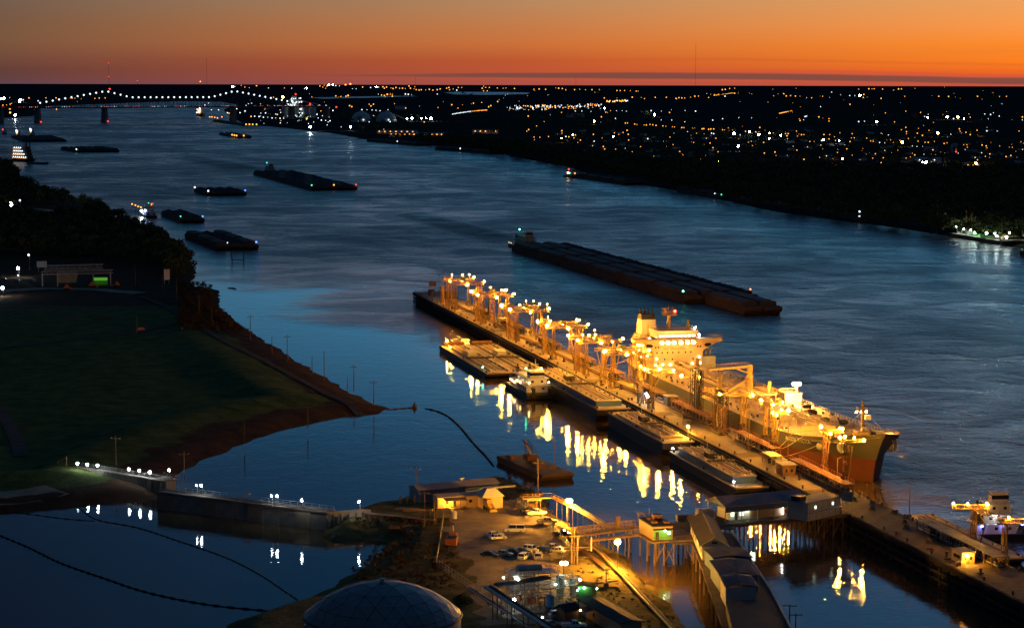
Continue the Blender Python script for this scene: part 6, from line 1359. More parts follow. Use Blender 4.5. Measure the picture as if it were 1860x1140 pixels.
for x, yb, yt, l_, ln in ((760, 908, 845, 'tall leaning timber pole at the corner of the grey terminal shed', -.8), (771.5, 955, 888, 'yellow lit utility pole beside the pale trailer', 0), (781, 950, 924, 'short post by the yard gate', 0), (789, 950, 905, 'dark pole by the yard gate, first of two', 0), (793, 948, 898, 'dark pole by the yard gate, second of two', 0), (977, 905, 832, 'dark utility pole with signs on the scrubby landing by the crane barge', 0)): upole(x, yb, yt, GZ, l_, 0 if 'short' in l_ or 'dark pole' in l_ else 1, ln)
# yard beyond the field
for x, y, h, r, mt_, l_ in ((19, 371, 9, 1.9, 'cool', 'brightest white yard lamp over the clearing in the wood'), (36, 364, 9, .9, 'far_white', 'smaller white lamp above the clearing in the wood'), (52, 463, 10, .75, 'far_white', 'yellowish lamp on a pole above the yard at the wood edge'), (33, 487, 6, .8, 'cool', 'white lamp over the parked cars at the wood edge'), (33, 500, 5, .55, 'far_white', 'low white lamp beside the parked cars'), (4, 523, 5, .85, 'cool', 'white lamp at the edge of the picture on the yard road')):
    w = P(x, y, h + 2.3); t = thing('yard_lamp', l_, 'lamp', Vector((w.x, w.y, 2.3))); obj('pole', MB().cyl(.5, 0, 0, h + .4, .12, 6).beam((.5, 0, h + .3), (0, 0, h + .2), .1), 'galv', t); bulb(t, (0, 0, h), r, mt_)
cr_ = thing('conveyor_tower', 'grey steel loading frame of the yard beyond the field', 'frame', P(76, 520, 2.4), .12)
obj('frame', MB().box(0, .7, 0, .7, 0, 8).box(9, 9.7, 0, .7, 0, 8).box(30, 30.7, 0, .7, 0, 7).box(40, 40.7, 3, 3.7, 0, 7).truss((0, .35, 8), (42, 2, 8.5), 2, 2, 12, .25).truss((2, 4, 11), (36, 4, 11.5), 2, 2.4, 10, .25), 'galv', cr_); obj('hopper', MB().frust(10, 20, 1, 6, 2, 8, -1, -1), 'oldconc', cr_)
one('yard_board', MB().box(0, 6.5, 0, .2, 3, 7).box(1, 1.2, 0, .2, 0, 3).box(5, 5.2, 0, .2, 0, 3), 'cladding', 'pale board standing high behind the steel loading frame', 'board', P(67, 494, 2.4))
one('signboard', MB().box(0, .25, 0, 3.6, 2.6, 9.0).box(0, .2, .3, .5, 0, 2.6).box(0, .2, 3.1, 3.3, 0, 2.6), 'white', 'white upright signboard in front of the wood at the head of the levee', 'sign', P(298, 516, 2.4), R(-60))
tn = thing('green_tent', 'small tent glowing green in the yard beyond the field', 'tent', P(170, 519, 2.4), .1)
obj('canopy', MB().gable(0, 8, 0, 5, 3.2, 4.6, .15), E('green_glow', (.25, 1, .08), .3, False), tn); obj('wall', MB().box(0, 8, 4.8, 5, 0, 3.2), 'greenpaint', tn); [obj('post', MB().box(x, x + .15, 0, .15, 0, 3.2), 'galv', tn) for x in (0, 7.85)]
def machine(x, y, zb, rz, label, col='orange'):
    t = thing('loader', label, 'loader', P(x, y, zb), rz)
    obj('body', MB().box(-1.8, 1.4, -.9, .9, .9, 2.0).frust(-.9, .6, -.8, .8, 2.0, 3.2, .2, .1), col, t); obj('arm', MB().beam((1.2, .7, 1.7), (3.2, .7, .7), .25).beam((1.2, -.7, 1.7), (3.2, -.7, .7), .25).box(3.0, 3.7, -1.1, 1.1, .15, .9), col, t)
    for a in (-1.1, 1.0):
        for b in (-1, 1): obj('wheel', MB().tube([(a, b * .85, .6), (a, b * 1.2, .6)], .6, 10), 'rubber', t)
machine(167, 522, 2.4, .5, 'orange loader beside the green glowing tent'); machine(212, 521, 2.4, 2.4, 'orange loader at the far end of the yard, nearest the white signboard'); machine(122, 526, 2.4, 1.0, 'orange loader under the steel loading frame')
one('orange_heap', MB().frust(-2.4, 2.4, -1.5, 1.5, -.3, 1.3, 1.5, 1.0), 'orange', 'small orange heap beside the field track', 'heap', P(256, 599, 2.6), .3)
for x, y, l_ in ((332, 585, 'first tiny pale post at the track junction'), (346, 584, 'second tiny pale post at the track junction'), (331, 600, 'tiny yellow post below the track junction'), (124, 898, 'tiny yellow post on the levee near the grassy tip')): one('marker_post', MB().cyl(0, 0, 0, 1.6, .35, 6), 'cream', l_, 'post', P(x, y, 2.6)) if y < 800 else None
# ------------------------------------------------------------------ vehicles
CPARTS = {}
def car_parts(kind):
    if kind in CPARTS: return CPARTS[kind]
    L_, W_, hb, prof, gl = {
        'sedan': (4.7, 1.8, .5, [(-2.35, .35), (2.3, .35), (2.35, .7), (1.2, .92), (-1.6, .98), (-2.35, .9)], (-1.75, 1.1, .95, 1.42, .75, .55)),
        'suv': (4.8, 1.9, .5, [(-2.4, .4), (2.35, .4), (2.4, .85), (1.25, 1.08), (-2.3, 1.1), (-2.4, .9)], (-2.25, 1.15, 1.08, 1.74, .6, .3)),
        'van': (5.6, 2.0, .5, [(-2.8, .4), (2.7, .4), (2.8, .95), (2.1, 1.25), (-2.7, 1.3), (-2.8, 1.0)], (-2.72, 2.0, 1.26, 2.15, .65, .1)),
        'pickup': (5.6, 1.95, .5, [(-2.8, .5), (2.75, .5), (2.8, .95), (1.4, 1.12), (.9, 1.12), (-2.8, 1.12)], (-.75, 1.2, 1.1, 1.8, .55, .25))}[kind]
    body = MB().prism_y(prof, -W_ / 2, W_ / 2)
    x0, x1, z0, z1, fr_, rr_ = gl
    glass = MB().frust(x0, x1, -W_ / 2 + .06, W_ / 2 - .06, z0, z1, rr_, .16, fr_)
    roof = MB().frust(x0 + rr_ + .03, x1 - fr_ - .03, -W_ / 2 + .2, W_ / 2 - .2, z1, z1 + .07, .05, .05)
    for q in (x0 + rr_ * .6 + .02, (x0 + x1) / 2 - .1, x1 - fr_ * .7):
        for s in (-1, 1): roof.beam((q, s * (W_ / 2 - .05), z0), (q, s * (W_ / 2 - .2), z1), .09)
    if kind == 'pickup': body.box(-2.75, -.8, -W_ / 2, -W_ / 2 + .1, 1.1, 1.35).box(-2.75, -.8, W_ / 2 - .1, W_ / 2, 1.1, 1.35).box(-2.8, -2.7, -W_ / 2, W_ / 2, 1.1, 1.35)
    wh_ = MB().tube([(0, -.11, 0), (0, .11, 0)], .36, 12)
    CPARTS[kind] = (body, glass, roof, wh_.mesh('wheel', [MAT['rubber']]), MB().tube([(0, -.12, 0), (0, .12, 0)], .2, 8).mesh('rim', [MAT['galv']]), L_, W_, {}); return CPARTS[kind]
def car(x, y, rz, kind, paint, label, lit=False, zb=GZ):
    b, g_, r_, wm, rm, L_, W_, cache = car_parts(kind)
    if paint not in cache: cache[paint] = (b.mesh('body', [MAT[paint]]), g_.mesh('window', [MAT['glass']]), r_.mesh('roof', [MAT[paint]]), MB().box(-.04, .04, -.22, .22, -.09, .09).mesh('headlight', [MAT['cladding']]), MB().box(-.04, .04, -.18, .18, -.1, .1).mesh('tail_light', [MAT['redpaint']]))
    t = thing(kind if kind in ('van', 'suv') else 'pickup_truck' if kind == 'pickup' else 'car', label, {'van': 'van', 'pickup': 'pickup truck', 'suv': 'car', 'sedan': 'car'}[kind], P(x, y, zb), rz, 'vehicles parked on the terminal yard')
    m_ = cache[paint]; obj('body', m_[0], None, t); obj('window', m_[1], None, t); obj('roof', m_[2], None, t)
    for a in (-L_ * .3, L_ * .3):
        for s in (-1, 1): w = obj('wheel', wm, None, t, (a, s * (W_ / 2 - .1), .36)); obj('rim', rm, None, w)
    for s in (-1, 1): obj('headlight', m_[3], None, t, (L_ / 2 - .02, s * (W_ / 2 - .35), .72)); obj('tail_light', m_[4], None, t, (-L_ / 2, s * (W_ / 2 - .3), .82))
    if lit: bulb(t, (.3, 0, 1.95), .2, 'cool')
    return t
car(935, 966, 3.05, 'van', 'carwhite', 'white passenger van alone in the middle of the yard')
car(899, 974, .45, 'sedan', 'carwhite', 'white car half hidden behind another, in the pair near the yellow tipper')
car(904, 979, .45, 'sedan', 'carwhite', 'front white car of the pair near the yellow tipper')
car(963, 932, .35, 'pickup', 'cardark', 'dark pickup half hidden behind the white one by the open shed')
car(974, 935, .3, 'pickup', 'carwhite', 'white pickup beside the small open shed')
car(994, 951, .3, 'pickup', 'carsilver', 'grey pickup parked along the fence by the tall sodium lamp')
car(1023, 975, .2, 'pickup', 'cardark', 'dark pickup with a white light at the walkway gate', True)
for x, y, rz, k, p_, l_ in ((890, 1010, .1 - .5, 'sedan', 'cardark', 'dark car at the near end of the parked row'), (916, 1008.5, -.5, 'sedan', 'cargreen', 'pale green car, second in the parked row'), (934, 1006, -.5, 'sedan', 'carblue', 'dark blue car, third in the parked row'), (949, 1005, -.55, 'sedan', 'cardark', 'black car behind the white one parked crosswise'), (965, 1001, -.55, 'suv', 'carwhite', 'tall white car in the middle of the parked row'), (987, 1002.5, -.5, 'sedan', 'cardark', 'dark car behind the small white one'), (1004, 999, -.45, 'pickup', 'carsilver', 'grey pickup at the lamp lit end of the parked row'), (952, 1014.5, 1.2, 'suv', 'carwhite', 'white car parked crosswise before the row'), (978, 1014, 1.5, 'suv', 'carwhite', 'small white car seen end on before the row'), (1012, 1003, -.3, 'sedan', 'carsilver', 'pale car at the end of the row by the orange barrier'),
        (1009, 1114, .35, 'sedan', 'cardark', 'black car by the process plant'), (1016, 1121, .3, 'suv', 'carsilver', 'silver car beside the black one by the process plant'), (1043, 1140, .15, 'pickup', 'carwhite', 'white pickup at the bottom edge before the long white trailer'), (1000, 1137, .2, 'sedan', 'carsilver', 'pale car at the bottom edge by the garden shed')): car(x, y, rz, k, p_, l_)
for x, y, l_ in ((58, 512, 'dark parked car in the lit yard beyond the field, nearest the frame'), (30, 512, 'dark parked car in the middle of the lit yard beyond the field'), (8, 510, 'dark parked car at the picture edge of the lit yard beyond the field')): car(x, y, .1, 'suv', 'cardark', l_, zb=2.4)
tp = thing('tipper', 'yellow tipper with a dark open skip by the yard fence', 'dump truck', P(822, 990, GZ), 1.5)
obj('skip', MB().frust(-4.4, .2, -1.4, 1.4, 1.0, 2.6, -.3, -.15).box(-4.3, .1, -1.3, 1.3, 2.61, 2.63), 'orange', tp); obj('chassis', MB().box(-4.2, 3.4, -.9, .9, .6, 1.0), 'darksteel', tp); obj('cab', MB().frust(.6, 3.2, -1.2, 1.2, 1.0, 3.0, .3, .2), 'orange', tp); obj('cargo', MB().box(-4.2, 0, -1.2, 1.2, 2.2, 2.66), 'coal', tp); obj('grab_arm', MB().beam((2.4, .4, 2.6), (5, .4, 4.2), .4).beam((5, .4, 4.2), (6.2, .4, 2.6), .35), 'yellow', tp)
for a in (-3, -1.6, 2.2):
    for s in (-1, 1): obj('wheel', MB().tube([(a, s * 1.0, .6), (a, s * 1.35, .6)], .6, 10), 'rubber', tp)
machine(888, 926, GZ, -1.2, 'small yellow forklift at the corner of the hip roofed shed', 'yellow')
# ------------------------------------------------------------------ terminal buildings
def shed(pa, pb, depth, h, rise, label, wall='cladding', roofm='roofgrey', z=GZ, hip=False, over=.5, name='shed', cat='shed'):
    a, rz, L_ = frame_of(pa, pb, z); t = thing(name, label, cat, a, rz)
    obj('wall', MB().box(0, L_, 0, depth, -.3, h), wall, t)
    if hip: obj('roof', MB().frust(-over, L_ + over, -over, depth + over, h, h + rise, L_ * .38, depth * .38), roofm, t)
    else:
        obj('roof', MB().gable(-over, L_ + over, -over, depth + over, h - .02, h + rise, .2), roofm, t)
        obj('gable', MB().prism_x([(0, h), (depth, h), (depth / 2, h + rise * depth / (depth + 2 * over))], .02, .3).prism_x([(0, h), (depth, h), (depth / 2, h + rise * depth / (depth + 2 * over))], L_ - .3, L_ - .02), wall, t)
    return t, L_
t, L_ = shed((762, 913), (905, 899), 7, 3.6, 1.0, 'long low grey shed behind the pale trailer', 'bluesteel')
obj('vent', MB().cyl(L_ * .6, 3.5, 4.4, 5.4, .4, 8).box(L_ * .6 - .7, L_ * .6 + .7, 3.1, 3.9, 5.2, 5.5), 'galv', t)
t, L_ = shed((795, 924), (869, 919), 4.2, 3.3, .6, 'pale trailer office with a small timber porch', 'cream', name='trailer', cat='trailer')
obj('skirting', MB().box(.3, L_ - .3, .1, 4.1, -.6, -.28), 'darksteel', t); obj('porch_roof', MB().prism_x([(-2.6, 2.5), (0, 2.9), (0, 3.05), (-2.6, 2.65)], 1.6, 8.2), 'timber', t); obj('porch_deck', MB().box(1.6, 8.2, -2.5, 0, .3, .45), 'timber', t)
for x in (1.7, 4, 6, 8): obj('porch_post', MB().box(x, x + .14, -2.4, -2.26, 0, 2.55), 'timber', t)
obj('porch_rail', MB().rail([(1.7, -2.4, .45), (8.1, -2.4, .45)], 1, .5, .07), 'timber', t); obj('door', MB().box(4.6, 5.5, -.05, .05, .4, 2.4), 'glass', t); obj('window', MB().box(2.4, 3.4, -.04, .05, 1.3, 2.2).box(9.4, 10.4, -.04, .05, 1.3, 2.2), 'glass', t); bulb(t, (3.0, -1.2, 2.45), .2, 'sodium')
shed((878, 924.5), (913, 922), 5.6, 3.5, 2.2, 'square pale shed with a hipped roof', 'cream', 'cladding', hip=True)
t = thing('open_shed', 'small open shed with a pale corrugated roof by the white pickup', 'shed', P(958, 922, GZ), .05); obj('roof', MB().prism_x([(-1.6, 2.4), (1.9, 3.0), (1.9, 3.12), (-1.6, 2.52)], -.2, 4), 'cladding', t); [obj('post', MB().box(x, x + .14, y, y + .14, 0, 2.6), 'timber', t) for x in (0, 3.7) for y in (-1.4, 1.6)]; obj('stored_goods', MB().box(.6, 2, -.5, 1.2, 0, 1.4).cyl(2.8, .3, 0, 1, .4, 8), 'rust', t)
one('white_tank', MB().cyl(0, 0, 0, 1.9, .75, 12).cyl(0, 0, 1.9, 2.15, .75, 12, .3), 'white', 'white upright tank at the yard gate', 'tank', P(825, 941, GZ))
gt_ = thing('gate_hut', 'yellow lit low block and gate rails at the yard entrance', 'hut', P(795, 940, GZ), .05); obj('wall', MB().box(0, 3.8, 0, 2.4, 0, 2.2), 'concrete', gt_); obj('rail', MB().tube([(1.5, -2.4, 0), (1.5, -2.4, 1.2), (4.6, -2.0, 1.2), (4.6, -2, 0)], .07, 6).tube([(.5, -3.4, 0), (.5, -3.4, 1.2), (3.6, -3.2, 1.2), (3.6, -3.2, 0)], .07, 6), 'yellow', gt_)
for x, y, l_ in ((735, 928, 'pile of planks and pipes behind the sheet pile wall, nearest the shed'), (718, 926, 'pile of planks and pipes behind the sheet pile wall, further from the shed')):
    t = thing('timber_pile', l_, 'timber pile', P(x, y, 3.4), .1); 
    for k in range(7): obj('plank', MB().box(0, 4.5 + k % 3, 0, .35, 0, .25), 'timber', t, (random.uniform(-.4, .4), .42 * (k % 4), .27 * (k // 4)))
for i, (x, y) in enumerate(((727, 915), (740, 914), (753, 913))): one('timber_post', MB().cyl(0, 0, 0, 2.4, .3, 7), 'timber', 'short thick timber post before the inlet, beside the grey shed', 'post', P(x, y, 3.3), 0, 'thick timber posts by the grey shed')
# fence along the yard
def fence(px, label, z=GZ, h=1.8, mat='galv', step=2.6):
    p_ = [P(x, y, z) for x, y in px]; o = p_[0]; t = thing('wire_fence', label, 'fence', o); po = MB()
    for a, b in zip(p_[:-1], p_[1:]):
        n_ = max(1, int((b - a).length / step))
        for k in range(n_ + 1): q = a.lerp(b, k / n_) - o; obj('post', FP, None, t, q)
        for zz in (h, h * .5, .15): po.beam(a - o + Vector((0, 0, zz)), b - o + Vector((0, 0, zz)), .05)
        nv = int((b - a).length / .8)
        for k in range(nv): q = a.lerp(b, k / nv) - o; po.beam(q + Vector((0, 0, .15)), q + Vector((0, 0, h)), .018)
    obj('wire_panel', po, mat, t)
FP = MB().cyl(0, 0, 0, 1.95, .06, 6).mesh('post', [MAT['galv']])
fence([(806, 942), (793, 1026), (850, 1066), (985, 1140)], 'wire fence down the pond side of the yard and past the domed tank', step=2.4)
fence([(940, 915), (985, 945), (1022, 983), (1046, 1010)], 'wire fence between the parked pickups and the water')
# pipe runs over posts
def pipe_run(px, zs, r, n_, gap, label, mat='yellow', post=6.0, zb=GZ, rail=False, grp=None):
    p_ = [P(x, y, z) for (x, y), z in zip(px, zs)]; o = Vector((p_[0].x, p_[0].y, 0)); t = thing('pipe_run', label, 'pipeline', o, 0, grp)
    for k in range(n_):
        q = []
        for i, w in enumerate(p_):
            d = (p_[min(i + 1, len(p_) - 1)] - p_[max(i - 1, 0)]); d.z = 0; d.normalize(); q.append(w - o + Vector((-d.y, d.x, 0)) * gap * k)
        obj('pipe', MB().tube(q, r, 7), mat if k % 2 == 0 else 'rust', t)
    pm = MB()
    for a, b in zip(p_[:-1], p_[1:]):
        m_ = max(1, int((b - a).length / post))
        for k in range(m_): 
            w = a.lerp(b, (k + .5) / m_) - o; d = (b - a).normalized(); nn = Vector((-d.y, d.x, 0)); e = w + nn * gap * (n_ - 1)
            pm.beam((w.x, w.y, min(zb, w.z) - 2.2), w - Vector((0, 0, r)), .22).beam((e.x, e.y, min(zb, e.z) - 2.2), e - Vector((0, 0, r)), .22).beam(w - Vector((0, 0, r + .08)) - nn * .3, e - Vector((0, 0, r + .08)) + nn * .3, .16)
    obj('support', pm, 'timber', t)
    if rail: obj('railing', MB().rail([w - o + Vector((0, 0, .3)) for w in p_], 1.1, 2.5, .07), mat, t)
    return t
pipe_run([(848, 889), (936, 882)], [7, 7], .28, 2, .6, 'pipe on tall posts behind the hip roofed shed', 'galv', 9)
pipe_run([(950, 906), (1002, 904), (1040, 922), (1098, 956)], [6.6, 6.6, 6.6, 6.6], .2, 4, .55, 'bundle of lit pipes on posts sweeping over the inlet to the walkway', 'yellow', 7, 1, True)
pipe_run([(1062, 980), (1092, 1006), (1118, 1032), (1160, 1078), (1210, 1130), (1245, 1170)], [4.4, 4.3, 4.2, 4.2, 4.2, 4.2], .3, 2, .8, 'thick yellow lit pipeline running down the shore to the bottom edge', 'yellow', 8)
pipe_run([(1040, 985), (1062, 1003), (1086, 1022), (1100, 1034)], [4.2, 4.2, 4.0, 3.9], .18, 3, .5, 'thin dark pipes beside the dark pickup', 'rust', 7)
pipe_run([(1086, 1058), (1122, 1053)], [4.4, 4.6], .3, 2, .7, 'short branch pipe joining the shore pipeline', 'yellow', 5)
pipe_run([(882, 1065), (935, 1100), (1000, 1142)], [10, 10, 10], .42, 2, 1.1, 'tall pipe rack with a pale thick pipe along the process plant', 'galv', 8)
pipe_run([(905, 1064), (1000, 1049)], [9, 9.4], .3, 4, .7, 'dark pipe bridge into the process plant', 'darksteel', 9)
pipe_run([(848, 1066), (900, 1100), (965, 1142)], [4.5, 4.5, 4.5], .22, 2, .6, 'low pipes along the fence by the domed tank', 'galv', 7)
one('pipe_manhole', MB().frust(-.7, .7, -.7, .7, -.2, 1.4, .1, .1).cyl(0, 0, 1.4, 4.0, .12, 6), 'rust', 'small dark pump box in the rough grass below the shore pipeline', 'pump box', P(1101, 1068, 3.2))
st = thing('white_post', 'bright white post at the bend of the shore pipeline', 'post', P(1074, 1000, 3.6)); obj('post', MB().cyl(0, 0, 0, 3.6, .2, 8), 'white', st); obj('cross_pipe', MB().beam((0, 0, 1.0), (-8, -1.5, 1.2), .2).beam((0, 0, .3), (-8, -1.8, .4), .2), 'yellow', st)
w_ = P(1042, 1025, 3.5); t = thing('double_pole', 'dark double timber pole frame beside the white twin lamp', 'pole', w_, .2); obj('pole', MB().cyl(-.6, 0, 0, 8, .22, 7).cyl(.9, 0, 0, 7.4, .22, 7).cyl(.2, .5, 0, 9.4, .2, 7), 'timber', t); obj('cross_arm', MB().box(-1.3, 1.6, -.1, .1, 7.2, 7.5), 'timber', t)
# lamps of the terminal
def lamp_post(x, yb, h, heads, label, zb=GZ, mt_='sodium', r=.5):
    t = thing('lamp_post', label, 'lamp post', P(x, yb, zb), 0); obj('pole', MB().tube([(0, 0, -.5), (0, 0, h)], [.17, .1], 7), 'darksteel', t)
    for dx in heads: obj('arm', MB().beam((0, 0, h), (dx, 0, h + .25), .1), 'darksteel', t); bulb(t, (dx, 0, h + .1), r, mt_)
lamp_post(1033, 941, 4.9, (-.3, .45), 'double headed sodium lamp by the fence and walkway, over the inlet edge', r=.48, mt_='yardsodium')
lamp_post(1121.6, 1040, 7.8, (0,), 'tall sodium lamp with a starry glare on the shore by the control house', 3.0, r=.62, mt_='yardsodium')
lamp_post(1024, 1072, 6.6, (-.45, .45), 'twin headed white lamp over the process plant', mt_='plantlamp', r=.5)
lamp_post(934, 1112, 3.0, (0,), 'small white lamp standing in the process plant yard', mt_='cool', r=.3)
lamp_post(985, 1142, 2.6, (0,), 'small pinkish lamp at the pipe rack foot, bottom edge', mt_='warm', r=.22)
# process plant
pp = thing('process_plant', 'tangle of lit white pipes, platforms and vessels of the small process plant', 'plant', P(1000, 1095, GZ), .35); pp.scale = (1, 1, .76)
g = random.Random(11)
obj('frame', MB().lattice(-6, 4, 0, 9, 5, 5, 4, .22).lattice(0, 4, 0, 9, 5, 5, 4, .22).lattice(5.5, 3, 0, 7, 4, 4, 3, .2), 'galv', pp)
obj('platform', MB().box(-9, 2.8, 1.2, 7, 9, 9.15).box(-9, 7.8, 1, 6.8, 4.6, 4.75).rail([(-9, 1.2, 9.15), (2.8, 1.2, 9.15), (2.8, 7, 9.15), (-9, 7, 9.15), (-9, 1.2, 9.15)], 1.2, 1.2, .09).rail([(-9, 1.0, 4.75), (7.8, 1, 4.75)], 1.1, 1.2, .08), 'galv', pp)
[obj('vessel', q, 'galv', pp) for q in (MB().tube([(-7, 4, 10.4), (-1, 4, 10.4)], 1.1, 12), MB().cyl(4.5, 5, 0, 7, .9, 12), MB().cyl(7.2, 4, 0, 6, .7, 12))]
for k in range(26):
    a = Vector((g.uniform(-9, 9), g.uniform(-3, 7), g.uniform(.6, 8.6))); b = a + Vector((g.uniform(-5, 5), 0, 0)); c_ = b + Vector((0, 0, g.uniform(-4, 3))); c_.z = max(.4, c_.z); d = c_ + Vector((0, g.uniform(-4, 4), 0)); obj('pipe', MB().tube([a, b, c_, d], g.uniform(.09, .22), 6), g.choice(('galv', 'oldconc', 'galv', 'rust')), pp)
for k in range(10): x, y = g.uniform(-9, 10), g.uniform(-6, -1); obj('valve', MB().cyl(x, y, 0, 1.3, .22, 7).cyl(x, y, 1.3, 1.45, .45, 8), 'galv', pp)
obj('pad', MB().box(-12, 12, -8, 9, -.02, .12), 'concrete', pp); obj('bund_wall', MB().box(3, 12, -6.2, -6, .12, 1.5).box(3, 3.2, -6, -2, .12, 1.5), 'oldconc', pp)
for q, r_, mt_ in (((-8, 0.6, 8.2), .42, 'plantlamp'), ((7, -1, 7), .3, 'plantlamp'), ((8.6, -2.6, 4.6), .28, 'dimcool'), ((5.6, -3, 4.4), .24, 'green'), ((-11, 2, 8.6), .22, 'plantlamp'), ((1.5, .6, 5.6), .25, 'dimcool'), ((10, -4, 4.8), .22, 'plantlamp')): bulb(pp, q, r_, mt_)
one('blue_drum', MB().cyl(0, 0, 0, 3.0, 1.0, 12).cyl(0, 0, 3, 3.3, 1.0, 12, .4), 'bluepaint', 'tall blue plastic tank at the foot of the process plant', 'tank', P(999.5, 1104, GZ))
for i, (x, y) in enumerate(((962, 1094), (967, 1097), (971, 1093), (979, 1103))): one('barrel', MB().cyl(0, 0, 0, 1.3, .42, 9), 'orange', 'orange drum in the cluster beside the process plant', 'drum', P(x, y, GZ), 0, 'orange drums beside the process plant')
gs = thing('green_shed', 'small shed glowing green under its lamp at the edge of the process plant', 'shed', P(1050, 1085, 6.5), -.35)
obj('wall', MB().box(0, 3.4, 0, 3.2, 0, 2.9), 'greenpaint', gs); obj('roof', MB().box(-.3, 3.7, -.3, 3.5, 2.9, 3.1), 'roofdark', gs); obj('stilt', MB().box(0, .25, 0, .25, -3.2, 0).box(3.1, 3.4, 0, .25, -3.2, 0).box(0, .25, 2.9, 3.2, -3.2, 0).box(3.1, 3.4, 2.9, 3.2, -3.2, 0), 'darksteel', gs); obj('railing', MB().rail([(0, -1, 0), (3.6, -1, 0)], 1, 1, .06).box(0, 3.6, -1.1, 0, -.15, 0), 'galv', gs); bulb(gs, (1.6, -.5, 2.6), .2, 'dimcool'); bulb(gs, (.4, -.5, 2.4), .16, 'green')
# long trailer and hut at the bottom edge
t, L_ = shed((1052, 1113), (1128, 1158), 5.0, 3.2, .5, 'long white trailer with a dark roof at the bottom edge', 'cream', 'roofdark', name='trailer', cat='trailer')
obj('window', MB().box(3, 4, -.05, .05, 1.2, 2.1).box(8, 9, -.05, .05, 1.2, 2.1), 'glass', t); obj('porch', MB().prism_x([(-2.2, 2.3), (0, 2.7), (0, 2.8), (-2.2, 2.4)], 4.8, 8.5).box(4.9, 5, -2.1, -2, 0, 2.4).box(8.3, 8.4, -2.1, -2, 0, 2.4), 'timber', t)
t, L_ = shed((1026, 1129), (1050, 1125), 3.4, 2.4, 1.2, 'small brown garden style shed before the long white trailer', 'timber', 'roofdark')
obj('porch_lamp_bracket', MB().box(L_ - .1, L_ + .4, -.2, 0, 2.2, 2.3), 'galv', t); bulb(t, (L_ + .3, -.5, 2.3), .2, 'warm')
# domed tank of many plates
tk = P(695, 1116, 14.0); tank = thing('domed_tank', 'large round tank with a faceted dome roof of metal plates', 'storage tank', Vector((tk.x, tk.y, GZ)))
RT_, RISE, HW = 16.5, 6.9, 10.6; RS = (RT_ ** 2 + RISE ** 2) / (2 * RISE)
obj('wall', MB().cyl(0, 0, -.5, HW, RT_ - .1, 48), 'cladding', tank); obj('rim', MB().tube([(RT_ * math.cos(2 * math.pi * k / 48), RT_ * math.sin(2 * math.pi * k / 48), HW) for k in range(49)], .28, 6, False), 'darksteel', tank)
def dome(r, f=1.0):
    return HW + math.sqrt(max(0, RS * RS - r * r)) - (RS - RISE)
NR = 6
def dv(k, i):
    if k == 0: return Vector((0, 0, dome(0)))
    a = 2 * math.pi * i / (6 * k) + .1; r = RT_ * math.sin(k / NR * math.pi / 2 * .92) / math.sin(math.pi / 2 * .92); return Vector((r * math.cos(a), r * math.sin(a), dome(r)))
under = MB()
def plate(a, b, c_):
    ce = (a + b + c_) / 3; nn = (b - a).cross(c_ - a).normalized(); nn = nn if nn.z > 0 else -nn; lift = nn * random.uniform(.06, .16); s = .955
    q = [ce + (w - ce) * s + lift for w in (a, b, c_)]; r_ = [w - nn * .22 for w in q]
    mb = MB().add([tuple(w) for w in q + r_], [(0, 1, 2), (0, 3, 4, 1), (1, 4, 5, 2), (2, 5, 3, 0)])
    obj('panel', mb, 'panel', tank); under.add([tuple(w - nn * .12) for w in (a, b, c_)], [(0, 1, 2)])
for k in range(NR):
    for sct in range(6):
        for i in range(k + 1):
            plate(dv(k, sct * k + i) if k else dv(0, 0), dv(k + 1, sct * (k + 1) + i), dv(k + 1, sct * (k + 1) + i + 1))
            if i < k: plate(dv(k, sct * k + i), dv(k, sct * k + i + 1), dv(k + 1, sct * (k + 1) + i + 1))
obj('dome_frame', under, 'darksteel', tank)
obj('vent', MB().cyl(0, 0, dome(0), dome(0) + .7, .5, 10).cyl(0, 0, dome(0) + .7, dome(0) + .9, .7, 10), 'galv', tank)
obj('stair', MB().tube([(RT_ * 1.03 * math.cos(a * .06 + 2.4), RT_ * 1.03 * math.sin(a * .06 + 2.4), .3 + a * .5) for a in range(21)], .3, 4), 'galv', tank)
for x, y, s, l_ in ((845, 1103, .5, 'round bush on the grass between the domed tank and the fence'), (836, 1098, .34, 'smaller bush behind the round one by the domed tank')):
    t = thing('bush', l_, 'bush', P(x, y, 3.2), 1); t.scale = (s, s, s * .8); o = obj('foliage', CROWNS[1], None, t, (0, 0, -5))
scr = []
for k in range(420):
    w = P(random.uniform(640, 830), random.uniform(945, 1075), 2.6)
    if in_poly(w, TERM_W) > 3 and in_poly(w, GA) < -2: scr.append((w, random.uniform(.07, .2)))
for k in range(260):
    w = P(random.uniform(1040, 1240), random.uniform(1000, 1150), 2.8)
    if in_poly(w, TERM_W) > 4 and in_poly(w, GA) < -1: scr.append((w, random.uniform(.04, .11)))
for k in range(170):
    w = P(random.uniform(905, 1005), random.uniform(868, 935), 2.0)
    if in_poly(w, TERM_W) > 1: scr.append((w, random.uniform(.08, .2)))
woodland('bank_scrub', scr, 'brush', 50)
